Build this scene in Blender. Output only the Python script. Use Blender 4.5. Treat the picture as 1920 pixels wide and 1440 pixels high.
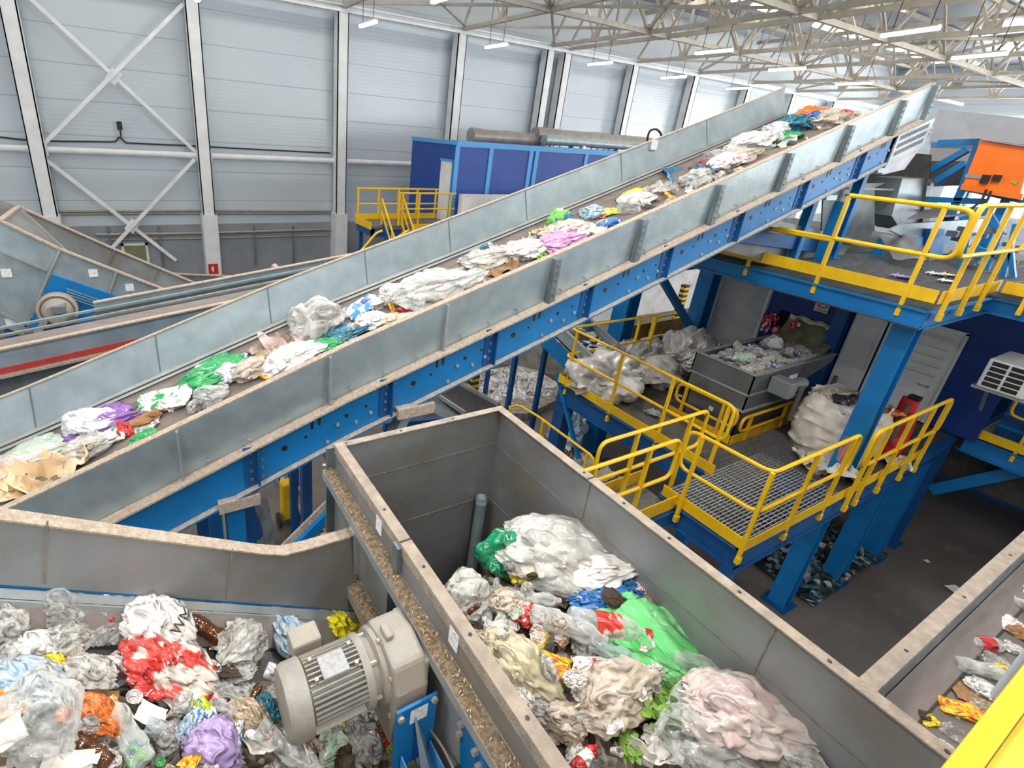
import bpy, math, random
from math import pi, sin, cos, radians as R, sqrt
from mathutils import Vector as V, Matrix, noise, Euler
D = bpy.data
for o in list(D.objects): D.objects.remove(o)
S = bpy.context.scene
COL = S.collection
# ------------------------------------------------------------------ camera
F, CX, CY = 963.0, 775.0, 648.0          # focal length and principal point in pixels of 1920x1440
CAM = V((0, 0, 7.0))
c_r = V((.878, -.474, .069)); c_d = V((-.128, -.370, -.920)); c_f = V((.461, .799, -.386))
c_f.normalize(); c_r = (c_r - c_f*c_r.dot(c_f)).normalized(); c_d = c_f.cross(c_r).normalized()
if c_d.z > 0: c_d = -c_d
cd = D.cameras.new('camera'); cam = D.objects.new('camera', cd); COL.objects.link(cam); S.camera = cam
m = Matrix((c_r, -c_d, -c_f)).transposed().to_4x4(); m.translation = CAM; cam.matrix_world = m
cd.sensor_fit = 'HORIZONTAL'; cd.sensor_width = 36; cd.lens = 36*F/1920
cd.shift_x = (960-CX)/1920; cd.shift_y = (CY-720)/1920; cd.clip_start = .05; cd.clip_end = 300
def at(x, y, X=None, Y=None, Z=None):
    """a point of the place that the photo shows at pixel x, y, on a known plane"""
    d = c_f + c_r*((x-CX)/F) + c_d*((y-CY)/F)
    t = (X-CAM.x)/d.x if X is not None else (Y-CAM.y)/d.y if Y is not None else (Z-CAM.z)/d.z
    return CAM + d*t
# ------------------------------------------------------------------ light
w = D.worlds.new('sky'); S.world = w; w.use_nodes = True
w.node_tree.nodes['Background'].inputs[0].default_value = (.93, .96, 1, 1)
w.node_tree.nodes['Background'].inputs[1].default_value = .72
S.view_settings.view_transform = 'Standard'; S.view_settings.look = 'None'
S.view_settings.gamma = 1; S.view_settings.exposure = .5; S.view_settings.use_curve_mapping = False
def area(name, loc, sx, sy, power, col, rot=(0, 0, 0)):
    l = D.lights.new(name, 'AREA'); l.shape = 'RECTANGLE'; l.size = sx; l.size_y = sy; l.energy = power; l.color = col
    o = D.objects.new(name, l); o.location = loc; o.rotation_euler = rot; COL.objects.link(o); return o
# daylight through the far gates, and an added side fill that brightens the conveyor head; the roof light strips and tube lamps glow by themselves (built below)
area('gate_daylight', (59.6, 6, 8), 7, 26, 4500, (1, 1, 1), (0, R(90), 0))
area('added_side_fill', (32, -15.7, 9), 28, 6, 3000, (.95, .98, 1), (R(90), 0, 0))
# ------------------------------------------------------------------ tags
def tag(o, label=None, cat=None, group=None, kind=None):
    if label: o['label'] = label
    if cat: o['category'] = cat
    if group: o['group'] = group
    if kind: o['kind'] = kind
    return o
LOC = {}
def thing(name, label, cat, loc=(0, 0, 0), group=None, kind=None):
    o = D.objects.new(name, None); o.empty_display_size = .1; COL.objects.link(o); o.location = loc
    LOC[o.name] = V(loc); return tag(o, label, cat, group, kind)
# ------------------------------------------------------------------ mesh builder
class MB:
    def __init__(s): s.v = []; s.f = []
    def add(s, vs, fs):
        n = len(s.v); s.v += [V(p) for p in vs]; s.f += [tuple(i+n for i in f) for f in fs]; return s
    def hexa(s, p): return s.add(p, [(0, 3, 2, 1), (4, 5, 6, 7), (0, 1, 5, 4), (1, 2, 6, 5), (2, 3, 7, 6), (3, 0, 4, 7)])
    def box(s, a, b):
        x0, x1 = sorted((a[0], b[0])); y0, y1 = sorted((a[1], b[1])); z0, z1 = sorted((a[2], b[2]))
        return s.hexa([(x0, y0, z0), (x1, y0, z0), (x1, y1, z0), (x0, y1, z0), (x0, y0, z1), (x1, y0, z1), (x1, y1, z1), (x0, y1, z1)])
    def beam(s, a, b, w, h, up=(0, 0, 1)):
        a = V(a); b = V(b); d = (b-a).normalized(); u = V(up); r = d.cross(u)
        if r.length < 1e-4: r = d.cross(V((1, 0, 0)))
        r.normalize(); u = r.cross(d).normalized(); r *= w/2; u *= h/2
        return s.hexa([a-r-u, a+r-u, a+r+u, a-r+u, b-r-u, b+r-u, b+r+u, b-r+u])
    def ibeam(s, a, b, w, h, up=(0, 0, 1), t=.02):
        a = V(a); b = V(b); d = (b-a).normalized(); u = V(up); r = d.cross(u)
        if r.length < 1e-4: r = d.cross(V((1, 0, 0)))
        r.normalize(); u = r.cross(d).normalized(); o = u*(h/2-t/2)
        s.beam(a+o, b+o, w, t, u); s.beam(a-o, b-o, w, t, u); return s.beam(a, b, t, h-2*t, u)
    def plate(s, pts, th):
        """polygon pts extruded by vector th"""
        th = V(th); n = len(pts); vs = [V(p) for p in pts]+[V(p)+th for p in pts]
        return s.add(vs, [tuple(range(n))[::-1], tuple(range(n, 2*n))]+[(i, (i+1) % n, n+(i+1) % n, n+i) for i in range(n)])
    def tube(s, pts, r, n=8, cap=True, rr=None):
        pts = [V(p) for p in pts]; rings = []; prev = None; base = len(s.v)
        for i, p in enumerate(pts):
            t = (pts[min(i+1, len(pts)-1)]-pts[max(i-1, 0)]).normalized()
            if prev is None:
                a = t.cross(V((0, 0, 1)));
                if a.length < .05: a = t.cross(V((1, 0, 0)))
            else: a = prev - t*prev.dot(t)
            a.normalize(); prev = a; b = t.cross(a); q = rr[i] if rr else r
            s.v += [p+(a*cos(2*pi*k/n)+b*sin(2*pi*k/n))*q for k in range(n)]
        for i in range(len(pts)-1):
            o = base+i*n; s.f += [(o+k, o+(k+1) % n, o+n+(k+1) % n, o+n+k) for k in range(n)]
        if cap: s.f += [tuple(base+k for k in range(n))[::-1], tuple(base+(len(pts)-1)*n+k for k in range(n))]
        return s
    def cyl(s, a, b, r, n=16, r2=None): return s.tube([a, b], r, n, True, [r, r if r2 is None else r2])
    def each(s, name, mat, parent=None, **k):
        """one object for every solid added"""
        for v, f in s.solids(): q = MB(); q.v = v; q.f = f; q.build(name, mat, parent, **k)
    def solids(s):
        par = list(range(len(s.v)))
        def fd(i):
            while par[i] != i: par[i] = par[par[i]]; i = par[i]
            return i
        for f in s.f:
            for j in f[1:]: par[fd(j)] = fd(f[0])
        g = {}
        for i in range(len(s.v)): g.setdefault(fd(i), []).append(i)
        for ids in g.values():
            mp = {o: k for k, o in enumerate(ids)}; yield [s.v[i] for i in ids], [tuple(mp[j] for j in f) for f in s.f if f[0] in mp]
    def build(s, name, mat, parent=None, smooth=False, label=None, bevel=0):
        me = D.meshes.new(name); off = LOC[parent.name] if parent else V((0, 0, 0))
        me.from_pydata([tuple(p-off) for p in s.v], [], s.f); me.update(); me.materials.append(mat)
        o = D.objects.new(name, me); COL.objects.link(o)
        if parent: o.parent = parent
        LOC[o.name] = off.copy()
        if smooth:
            for p in me.polygons: p.use_smooth = True
            me.set_sharp_from_angle(angle=R(40))
        if bevel:
            b = o.modifiers.new('b', 'BEVEL'); b.width = bevel; b.segments = 2; b.limit_method = 'ANGLE'
        if label: o['label'] = label
        return o
def rnd(pts, r=.12, n=5):
    """polyline with rounded corners"""
    pts = [V(p) for p in pts]; out = [pts[0]]
    for i in range(1, len(pts)-1):
        a, b, c = pts[i-1], pts[i], pts[i+1]; d1 = (a-b); d2 = (c-b); q = min(r, d1.length*.45, d2.length*.45)
        p1 = b+d1.normalized()*q; p2 = b+d2.normalized()*q
        for k in range(n+1):
            t = k/n; out.append(p1*(1-t)**2+b*2*t*(1-t)+p2*t*t)
    return out+[pts[-1]]
# ------------------------------------------------------------------ materials
MATS = {}
def hexc(h): 
    c = [int(h[i:i+2], 16)/255 for i in (0, 2, 4)]
    return tuple(((x+.055)/1.055)**2.4 if x > .04 else x/12.92 for x in c)+(1,)
def mat(name, c1, c2=None, scale=6, rough=.5, metal=0, bump=0, bscale=60, contrast=(.35, .65), coat=0, stretch=(1, 1, 1), dust=None, dlow=.52):
    if name in MATS: return MATS[name]
    m = D.materials.new(name); m.use_nodes = True; n = m.node_tree.nodes; l = m.node_tree.links; b = n['Principled BSDF']; MATS[name] = m
    b.inputs['Roughness'].default_value = rough; b.inputs['Metallic'].default_value = metal; b.inputs['Coat Weight'].default_value = coat
    b.inputs['Base Color'].default_value = hexc(c1)
    tc = n.new('ShaderNodeTexCoord'); mp = n.new('ShaderNodeMapping'); mp.inputs['Scale'].default_value = stretch; l.new(tc.outputs['Object'], mp.inputs[0])
    out = None
    if c2:
        t = n.new('ShaderNodeTexNoise'); t.inputs['Scale'].default_value = scale; t.inputs['Detail'].default_value = 6; l.new(mp.outputs[0], t.inputs[0])
        r = n.new('ShaderNodeValToRGB'); r.color_ramp.elements[0].position, r.color_ramp.elements[1].position = contrast
        r.color_ramp.elements[0].color = hexc(c1); r.color_ramp.elements[1].color = hexc(c2); l.new(t.outputs[0], r.inputs[0]); out = r.outputs[0]
        l.new(out, b.inputs['Base Color'])
    if dust:
        t = n.new('ShaderNodeTexNoise'); t.inputs['Scale'].default_value = 2.2; t.inputs['Detail'].default_value = 9; t.inputs['Roughness'].default_value = .65; l.new(tc.outputs['Object'], t.inputs[0])
        r = n.new('ShaderNodeValToRGB'); r.color_ramp.elements[0].position = dlow; r.color_ramp.elements[1].position = dlow+.22; l.new(t.outputs[0], r.inputs[0])
        mx = n.new('ShaderNodeMix'); mx.data_type = 'RGBA'; l.new(r.outputs[0], mx.inputs[0]); mx.inputs[6].default_value = hexc(c1)
        if out: l.new(out, mx.inputs[6])
        mx.inputs[7].default_value = hexc(dust); l.new(mx.outputs[2], b.inputs['Base Color'])
        if metal:
            q = n.new('ShaderNodeMath'); q.operation = 'MULTIPLY_ADD'; q.inputs[1].default_value = -metal*.8; q.inputs[2].default_value = metal; l.new(r.outputs[0], q.inputs[0]); l.new(q.outputs[0], b.inputs['Metallic'])
    if bump:
        t = n.new('ShaderNodeTexNoise'); t.inputs['Scale'].default_value = bscale; t.inputs['Detail'].default_value = 4; l.new(mp.outputs[0], t.inputs[0])
        bp = n.new('ShaderNodeBump'); bp.inputs['Strength'].default_value = bump; bp.inputs['Distance'].default_value = .02; l.new(t.outputs[0], bp.inputs['Height']); l.new(bp.outputs[0], b.inputs['Normal'])
    return m
def emis(name, c, s):
    if name in MATS: return MATS[name]
    m = D.materials.new(name); m.use_nodes = True; b = m.node_tree.nodes['Principled BSDF']; b.inputs['Base Color'].default_value = hexc(c)
    b.inputs['Emission Color'].default_value = hexc(c); b.inputs['Emission Strength'].default_value = s; MATS[name] = m; return m
galv = mat('galvanised_steel', 'a9b8be', '97a6ad', 4, .36, .45, .1, 35, dust='a19d95', dlow=.6)
galv2 = mat('galvanised_steel_dusty', 'a0a6a6', '8c9394', 4, .5, .3, .12, 35, dust='a0968a', dlow=.5)
galv_in = mat('galvanised_steel_stained', '94989a', '7f8180', 2.2, .42, .4, .1, 30, dust='857a6c', dlow=.5)
galv_d = mat('galvanised_steel_dark', '788286', '636d71', 5, .5, .35, .1, 30)
dust_m = mat('dust_caked_edge', 'c4b6a6', 'aa9b8a', 30, .95, 0, .9, 90)
grit = mat('gritty_dust_heap', 'a8947c', '7d6c58', 45, .98, 0, 1, 120, contrast=(.4, .6))
blue = mat('blue_painted_steel', '0a74b6', '096aa6', 3, .42, 0, .05, 30, dust='8f8f8c', dlow=.68)
blue_d = mat('deep_blue_painted_steel', '0a5290', '09467e', 3, .45, 0, .05, 30)
blue_c = mat('cabin_blue_panel', '10449a', '0e3e8e', 1.5, .5)
blue_l = mat('light_blue_strip', '4b97d4', None, rough=.5)
yel = mat('yellow_painted_steel', 'f0c414', 'e6b60e', 6, .42, 0, .05, 40, dust='a8873c', dlow=.72)
yel_w = mat('worn_yellow_paint', 'dcaa12', 'c99a18', 6, .5, 0, .1, 40, dust='6e5c38', dlow=.6)
belt = mat('rubber_belt', '746b66', '6a615c', 4, .8, 0, .1, 50, dust='8a7c6c', dlow=.5, stretch=(1, 3, 1))
belt_d = mat('dark_rubber_belt', '5d5d5f', '4c4c4f', 4, .7, 0, .1, 50)
skirt = mat('rubber_skirt', '857c78', '776e6a', 3, .75, 0, .05, 40, stretch=(1, 1, 8))
rubber = mat('black_rubber', '2c2c2e', '3a3937', 8, .8)
white_p = mat('white_painted_steel', 'dfe1df', 'cfd1cf', 2, .45)
col_m = mat('column_white_paint', 'e4e8ea', 'd6dadc', 2, .5)
truss_m = mat('truss_paint', 'bdb8ac', 'aca699', 3, .6)
mot_m = mat('motor_grey_enamel', '9a9994', '8a8882', 8, .5, .1, .15, 50, dust='a59a8a', dlow=.42)
orange = mat('orange_painted_steel', 'f47a1e', 'ea6e14', 3, .4)
black_m = mat('black_plastic', '1c1d20', None, rough=.5)
sticker = mat('white_sticker', 'e8ecec', 'c9cdd0', 60, .6, contrast=(.5, .56))
conc = mat('concrete_wall', 'a5a19b', '87827b', 2.5, .9, 0, .3, 30, dust='6b645c', dlow=.5)
red_p = mat('red_paint', 'c8202a', None, rough=.5)
redstripe = mat('red_rubber_strip', 'b83a36', 'a8322e', 6, .6)
strap_m = mat('grey_strap', '57524f', None, rough=.8)
pipe_m = mat('duct_grey', '9c9894', '8b8782', 3, .45, .3)
glass_l = emis('daylit_glazing', 'ffffff', 2.2)
lamp_e = emis('lamp_tube_glow', 'fdfdff', 9)
def wall_mat():
    m = D.materials.new('sandwich_wall_panel'); m.use_nodes = True; n = m.node_tree.nodes; l = m.node_tree.links; b = n['Principled BSDF']
    tc = n.new('ShaderNodeTexCoord'); sx = n.new('ShaderNodeSeparateXYZ'); l.new(tc.outputs['Object'], sx.inputs[0])
    def wave(per, lo, hi):
        a = n.new('ShaderNodeMath'); a.operation = 'DIVIDE'; a.inputs[1].default_value = per; l.new(sx.outputs['Z'], a.inputs[0])
        f = n.new('ShaderNodeMath'); f.operation = 'FRACT'; l.new(a.outputs[0], f.inputs[0])
        r = n.new('ShaderNodeMapRange'); r.inputs[1].default_value = lo; r.inputs[2].default_value = hi; l.new(f.outputs[0], r.inputs[0]); return r.outputs[0]
    seam = wave(1.19, .0, .035); t = n.new('ShaderNodeTexNoise'); t.inputs['Scale'].default_value = .35; t.inputs['Detail'].default_value = 4; l.new(tc.outputs['Object'], t.inputs[0])
    r = n.new('ShaderNodeValToRGB'); r.color_ramp.elements[0].color = hexc('b4c0cb'); r.color_ramp.elements[1].color = hexc('c9d4da'); l.new(t.outputs[0], r.inputs[0])
    mx = n.new('ShaderNodeMix'); mx.data_type = 'RGBA'; mx.inputs[6].default_value = hexc('8f99a3'); l.new(r.outputs[0], mx.inputs[7]); l.new(seam, mx.inputs[0]); l.new(mx.outputs[2], b.inputs['Base Color'])
    w2 = n.new('ShaderNodeTexWave'); w2.bands_direction = 'Z'; w2.inputs['Scale'].default_value = 2.1; l.new(tc.outputs['Object'], w2.inputs[0])
    ad = n.new('ShaderNodeMath'); ad.operation = 'MULTIPLY_ADD'; ad.inputs[1].default_value = .25; l.new(w2.outputs[1], ad.inputs[0]); l.new(seam, ad.inputs[2])
    bp = n.new('ShaderNodeBump'); bp.inputs['Strength'].default_value = .25; bp.inputs['Distance'].default_value = .02; l.new(ad.outputs[0], bp.inputs['Height']); l.new(bp.outputs[0], b.inputs['Normal'])
    b.inputs['Roughness'].default_value = .3; return m
wall_m = wall_mat()
def floor_mat():
    m = mat('worn_concrete_floor', '6e6761', '4b4642', .5, .55, 0, .2, 12, contrast=(.3, .7), dust='746c63', dlow=.55); return m
floor_m = floor_mat()
def roof_mat():
    m = D.materials.new('corrugated_roof_sheet'); m.use_nodes = True; n = m.node_tree.nodes; l = m.node_tree.links; b = n['Principled BSDF']
    tc = n.new('ShaderNodeTexCoord'); w2 = n.new('ShaderNodeTexWave'); w2.bands_direction = 'X'; w2.inputs['Scale'].default_value = 1.2; l.new(tc.outputs['Object'], w2.inputs[0])
    r = n.new('ShaderNodeValToRGB'); r.color_ramp.elements[0].color = hexc('6f7780'); r.color_ramp.elements[1].color = hexc('a4abb3'); l.new(w2.outputs[1], r.inputs[0]); l.new(r.outputs[0], b.inputs['Base Color'])
    b.inputs['Roughness'].default_value = .4; b.inputs['Metallic'].default_value = .3; return m
roof_m = roof_mat()
# ================================================================== THE HALL
def struct(name, mb, m): return tag(mb.build(name, m), kind='structure')
struct('floor', MB().box((-14, -16, -.2), (62, 24.6, 0)), floor_m)
struct('wall_left', MB().box((-14, 24.2, 0), (62, 24.4, 15)), wall_m)
struct('wall_far', MB().box((60, -16, 0), (60.2, 24.2, 15)), wall_m)
struct('wall_right', MB().box((6, -16.2, 0), (62, -16, 15)), wall_m)
struct('window_20', MB().box((18, -15.99, 6), (46, -15.9, 12)), glass_l)  # added glowing panel behind the side fill, out of view
struct('ceiling', MB().box((-14, -16, 14.6), (62, 24.4, 14.8)), roof_m)
struct('trim_plinth', MB().box((-14, 24.05, 0), (60, 24.2, 2.6)), mat('grey_plinth', '8e959c', '7e858c', .8, .7))
# far gates: daylight behind them
for k, (y0, y1, z0, z1) in enumerate(((-14, -4, 4, 11), (-2.5, 8, 4, 11), (9.5, 18, 4, 11))):
    struct('window_%d' % (k+1), MB().box((59.9, y0, z0), (59.98, y1, z1)), glass_l)
# roof lights
STRIP = 8
LAMPW = 145
k = 4
for yy in (20.5, 15.3, 9.5, 3.7, -2, -8):
    b = MB()
    for i in range(10):
        if i % 4 != 3 or yy > 20: b.box((-8+i*6.6, yy-.32, 14.52), (-8+i*6.6+5.2, yy+.32, 14.59))
    struct('window_%d' % k, b, emis('translucent_roof_strip', 'fff3e4', STRIP)); k += 1
# wall columns
CXS = [(-8.5, 0), (-2.45, 0), (3.15, 0), (9.05, 0), (15.0, 0), (20.5, 0), (21.7, 0), (27.0, 0), (32.6, 0), (38.4, 0), (44, 0), (50, 0)]
cnames = ['far left edge column', 'white steel column left of the cross braces', 'white steel column right of the cross braces, with red fire sign', 'white steel column behind the yellow stair platform', 'white steel column rising beside the blue cabin door', 'left one of the paired white columns behind the cabin ducts', 'right one of the paired white columns behind the cabin ducts', 'white wall column behind the middle of the long conveyor', 'white wall column next beyond the third hanging lamp', 'white wall column beyond the top of the long conveyor', 'distant wall column near the far end, nearer one', 'distant wall column near the far end, farther one']
for (x, _), nm in zip(CXS, cnames):
    if x < -5: continue
    t = thing('steel_column', nm, 'column', (x, 23.8, 0), 'white columns along the left wall')
    b = MB(); b.box((x-.24, 23.5, 1.0), (x+.24, 23.56, 11.3)); b.box((x-.24, 24.02, 1.0), (x+.24, 24.06, 11.3)); b.box((x-.24, 23.5, 1.0), (x-.2, 24.06, 11.3)); b.box((x+.2, 23.5, 1.0), (x+.24, 24.06, 11.3)); b.build('shaft', col_m, t)
    MB().box((x-.3, 23.4, 0), (x+.3, 24.05, 3.1)).build('base', col_m, t)
t = thing('fire_sign', 'small red fire equipment sign on the lower part of a white column', 'sign', tuple(at(400, 504, Y=23.38)))
p = at(400, 504, Y=23.38); MB().box((p.x-.2, 23.36, p.z-.22), (p.x+.2, 23.39, p.z+.22)).build('plate', red_p, t)
fsp = t.children[0]
MB().box((p.x-.04, 23.35, p.z-.12), (p.x+.02, 23.36, p.z+.12)).add([(p.x-.1, 23.352, p.z), (p.x-.04, 23.352, p.z-.1), (p.x-.04, 23.352, p.z+.1)], [(0, 1, 2)]).build('symbol', white_p, fsp)
# eave beam, horizontal tubes and braces
tag(MB().box((-10, 23.45, 11.3), (60, 23.62, 11.55)).box((-10, 23.35, 11.5), (60, 23.7, 11.56)).build('eave_beam', col_m), 'long cream eave beam running along the top of the wall columns', 'beam')
zb = at(500, 297, Y=23.7).z
for i in range(1, 10):
    x0, x1 = CXS[i][0]+.25, CXS[i+1][0]-.25
    if x1-x0 < 2 or i > 4: continue
    t = thing('wall_tube', ['pale horizontal tube between the crossed braces', 'pale horizontal tube right of the crossed braces', 'pale horizontal tube above the yellow stair platform', 'pale horizontal tube mostly behind the blue cabin'][min(i-1, 3)], 'tube', (x0, 23.75, zb), 'horizontal wall tubes')
    MB().cyl((x0, 23.75, zb), (x1, 23.75, zb), .12, 12).build('tube', col_m, t, smooth=True)
    for xx in (x0, x1-.06): MB().box((xx, 23.6, zb-.2), (xx+.06, 23.9, zb+.2)).build('end_plate', col_m, t)
t = thing('wall_tube', 'pale horizontal tube at the left edge of the photo', 'tube', (-8, 23.75, zb), 'horizontal wall tubes')
MB().cyl((-8, 23.75, zb), (-2.7, 23.75, zb), .12, 12).build('tube', col_m, t, smooth=True)
for k, (a, b_, nm) in enumerate((((60, 0), (365, 283), 'upper diagonal brace falling to the right'), ((343, 8), (82, 270), 'upper diagonal brace rising to the right'), ((85, 298), (330, 488), 'lower diagonal brace falling to the right'), ((365, 298), (205, 470), 'lower diagonal brace rising to the right'))):
    y = 23.66 if k % 2 else 23.82
    p, q = at(*a, Y=y), at(*b_, Y=y)
    if k == 0: p = p+(p-q)*.3
    t = thing('cross_brace', nm+' on the left wall', 'brace', tuple(p), 'crossed wall braces')
    MB().beam(p, q, .13, .13).build('bar', col_m, t)
    if k in (1, 3):
        c = at(213, 143, Y=23.75) if k == 1 else at(248, 424, Y=23.75)
        MB().plate([c+V((-.3, 0, -.1)), c+V((0, 0, -.3)), c+V((.3, 0, .1)), c+V((0, 0, .3))], (0, -.03, 0)).build('gusset', col_m, t)
# wall conduits and small fixtures
t = thing('wall_cable', 'dark cable run with a loop and hanging plug along the left wall', 'cable', (0, 24.1, 6))
pts = [at(x, y, Y=24.1) for x, y in ((0, 257), (40, 262), (110, 265), (217, 266), (224, 256), (230, 262), (236, 268), (350, 273), (480, 280), (620, 287))]
MB().tube(rnd(pts, .2), .035, 6).build('cable', rubber, t); p, q = at(223, 228, Y=24.0), at(227, 256, Y=24.05)
MB().cyl(p, p+(q-p)*.55, .09, 8).cyl(p, q, .03, 6).build('plug', rubber, t)
t = thing('wall_conduit', 'thin pipe run along the wall behind the crossed braces', 'pipe', (0, 24.1, 5)); MB().tube([at(x, y, Y=24.1) for x, y in ((95, 397), (380, 395), (620, 396))], .05, 6).tube([at(x, y, Y=24.1) for x, y in ((95, 402), (380, 400), (620, 400))], .04, 6).build('pipe', pipe_m, t)
t = thing('wall_conduit', 'lowest pipe run with bracket bars along the wall', 'pipe', (0, 24.1, 3)); MB().tube([at(x, y, Y=24.0) for x, y in ((180, 440), (380, 437), (620, 430))], .07, 6).tube([at(x, y, Y=24.0) for x, y in ((200, 450), (380, 447), (620, 441))], .03, 6).build('pipe', pipe_m, t)
for x in (202, 297, 476, 549): p = at(x, 424, Y=24.0); MB().box((p.x-.04, 23.95, p.z-1.8), (p.x+.04, 24.0, p.z)).build('bracket', galv_d, t)
t = thing('wall_window', 'small white framed window low on the left wall', 'window', tuple(at(255, 480, Y=24.1)))
p, q = at(232, 460, Y=24.1), at(278, 505, Y=24.1)
MB().box((p.x, 24.0, q.z), (q.x, 24.04, p.z)).build('pane', mat('window_glass_green', '8e8a5c', '6b7a6a', 2, .2), t)
b = MB()
for a, c in (((p.x-.1, q.z-.1), (p.x, p.z+.1)), ((q.x, q.z-.1), (q.x+.1, p.z+.1)), ((p.x-.1, p.z), (q.x+.1, p.z+.1))): b.box((a[0], 23.95, a[1]), (c[0], 24.05, c[1]))
b.build('frame', white_p, t)
# roof trusses
def truss(x, nm):
    t = thing('roof_truss', nm, 'truss', (x, 23.6, 11.4), 'roof trusses across the hall')
    b = MB(); b.beam((x, 23.6, 11.5), (x, -15, 11.5), .16, .16); b.build('bottom_chord', truss_m, t)
    b = MB(); b.beam((x, 23.9, 13.9), (x, -15, 14.3), .2, .2); b.build('top_chord', truss_m, t)
    b = MB(); n = 13; L = 38.6/n
    for i in range(n):
        y0 = 23.6-i*L; y1 = y0-L; ym = (y0+y1)/2
        b.beam((x, y0, 11.5), (x, ym, 14), .1, .1); b.beam((x, ym, 14), (x, y1, 11.5), .1, .1)
        if i % 2 == 0: b.beam((x, y1, 11.5), (x, y1, 14.1), .08, .08)
        b.box((x-.02, y1-.25, 11.4), (x+.02, y1+.25, 11.8))
    b.build('web', truss_m, t); return t
tn = ['first roof truss, over the yellow stair platform', 'roof truss over the blue cabin door', 'left one of the twin roof trusses', 'right one of the twin roof trusses', 'roof truss over the middle of the long conveyor', 'roof truss beyond the twin trusses, third one', 'roof truss over the top of the long conveyor', 'roof truss in the far part of the hall', 'roof truss next to the far wall']
for x, nm in zip((9.05, 15.0, 20.5, 21.7, 27.0, 32.6, 38.4, 44, 50), tn): truss(x, nm)
for k, (y, nm) in enumerate(((17.6, 'nearest the wall'), (11.7, 'in the middle'), (5.8, 'above the upper deck'), (-.2, 'farthest from the wall'))):
    t = thing('roof_tie_beam', 'long cream tie beam under the roof, '+nm, 'beam', (9, y, 11.5), 'lengthwise roof ties')
    MB().beam((9.05, y, 11.5), (55, y, 11.5), .16, .18).build('lower_tie', truss_m, t)
    MB().beam((9.05, y, 14.1), (55, y, 14.1), .16, .18).build('upper_tie', truss_m, t)
    b = MB()
    xs = (9.05, 15.0, 20.5, 27.0, 32.6, 38.4, 44, 50)
    for i in range(len(xs)-1):
        xm = (xs[i]+xs[i+1])/2; b.beam((xs[i], y, 11.5), (xm, y, 14.1), .08, .08); b.beam((xm, y, 14.1), (xs[i+1], y, 11.5), .08, .08)
    b.build('bracing', truss_m, t)
# plan bracing
for k, (x0, x1) in enumerate(((9.05, 15.0), (15.0, 20.5), (27.0, 32.6), (38.4, 44))):
    t = thing('plan_brace', ['diagonal roof bracing in the first bay', 'diagonal roof bracing in the second bay', 'diagonal roof bracing past the twin trusses', 'diagonal roof bracing in the far bay'][k], 'brace', (x0, 20, 11.6), 'diagonal roof bracing')
    b = MB(); y = 23.4
    while y > 0: b.beam((x0, y, 11.62), (x1, y-5.8, 11.62), .1, .1); b.beam((x1, y, 11.62), (x0, y-5.8, 11.62), .1, .1); y -= 5.8
    b.build('bar', truss_m, t)
for k in range(11):
    y = 22.5-k*3.4
    tag(MB().beam((-10, y, 14.45), (59, y, 14.45), .12, .18).build('roof_purlin', truss_m), 'cream steel purlin under the roof sheet, one of the parallel row', 'purlin', 'roof purlins')
# hanging lamps; the unseen near ones are added to brighten the foreground
for k, (x, y, nm) in enumerate(((3.3, 2.2, 'over the grey hopper'), (9.0, 2.2, 'over the corner of the upper deck'), (3.3, 8.4, 'over the middle of the long conveyor'), (-2.6, 2.2, 'behind the lower left conveyor'), (-2.6, 8.4, 'over the low end of the long conveyor'), (9.0, 8.4, 'over the upper deck, wall side'), (.5, -2.5, 'behind the yellow barrier'))):
    t = thing('pendant_lamp', 'added pendant tube lamp high '+nm, 'lamp', (x, y, 10.6), 'pendant tube lamps')
    h_ = MB().box((x-.09, y-.75, 10.63), (x+.09, y+.75, 10.7)).build('housing', white_p, t); MB().box((x-.07, y-.74, 10.56), (x+.07, y+.74, 10.63)).build('tube', lamp_e, h_)
    MB().cyl((x, y, 10.7), (x, y, 14.5), .012, 5).build('hanger', rubber, t)
    area('added_near_light', (x, y, 10.54), .3, 1.5, LAMPW, (1, .98, .95))
LP = [((690, 45), 'first pendant lamp of the wall row, left above the yellow platform'), ((930, 86), 'second pendant lamp of the wall row, beside the cabin door column'), ((1125, 119), 'third pendant lamp of the wall row, right of the paired columns'), ((1263, 145), 'fourth pendant lamp of the wall row'), ((1385, 166), 'fifth pendant lamp of the wall row, left of the conveyor end'), ((1338, 97), 'nearest pendant lamp of the middle row'), ((1475, 130), 'second pendant lamp of the middle row'), ((1600, 157), 'farthest pendant lamp of the middle row, above the long conveyor end'), ((1705, 60), 'large pendant lamp at upper right'), ((1835, 105), 'pendant lamp at the right edge under the roof'), ((375, -6), 'pendant lamp at the top edge of the photo, left column'), ((835, -4), 'pendant lamp at the top edge of the photo, above the eave')]
for (px, py), nm in LP:
    p = at(px, py, Z=10.6)
    t = thing('pendant_lamp', 'glowing white tube '+nm, 'lamp', tuple(p), 'pendant tube lamps')
    d = V((0, 1, 0)) if px < 1650 else V((.25, .97, 0))
    L = .75
    MB().beam(p+d*L+V((0, 0, .07)), p-d*L+V((0, 0, .07)), .14, .05).build('housing', white_p, t)
    MB().beam(p+d*L, p-d*L, .13, .09).build('tube', lamp_e, [c for c in t.children if 'housing' in c.name][0])
    b = MB()
    for s_ in (-.5, .5): b.cyl(p+d*s_+V((0, 0, .09)), p+d*s_+V((0, 0, 3.95)), .012, 5)
    b.build('hanger', rubber, t)
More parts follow.
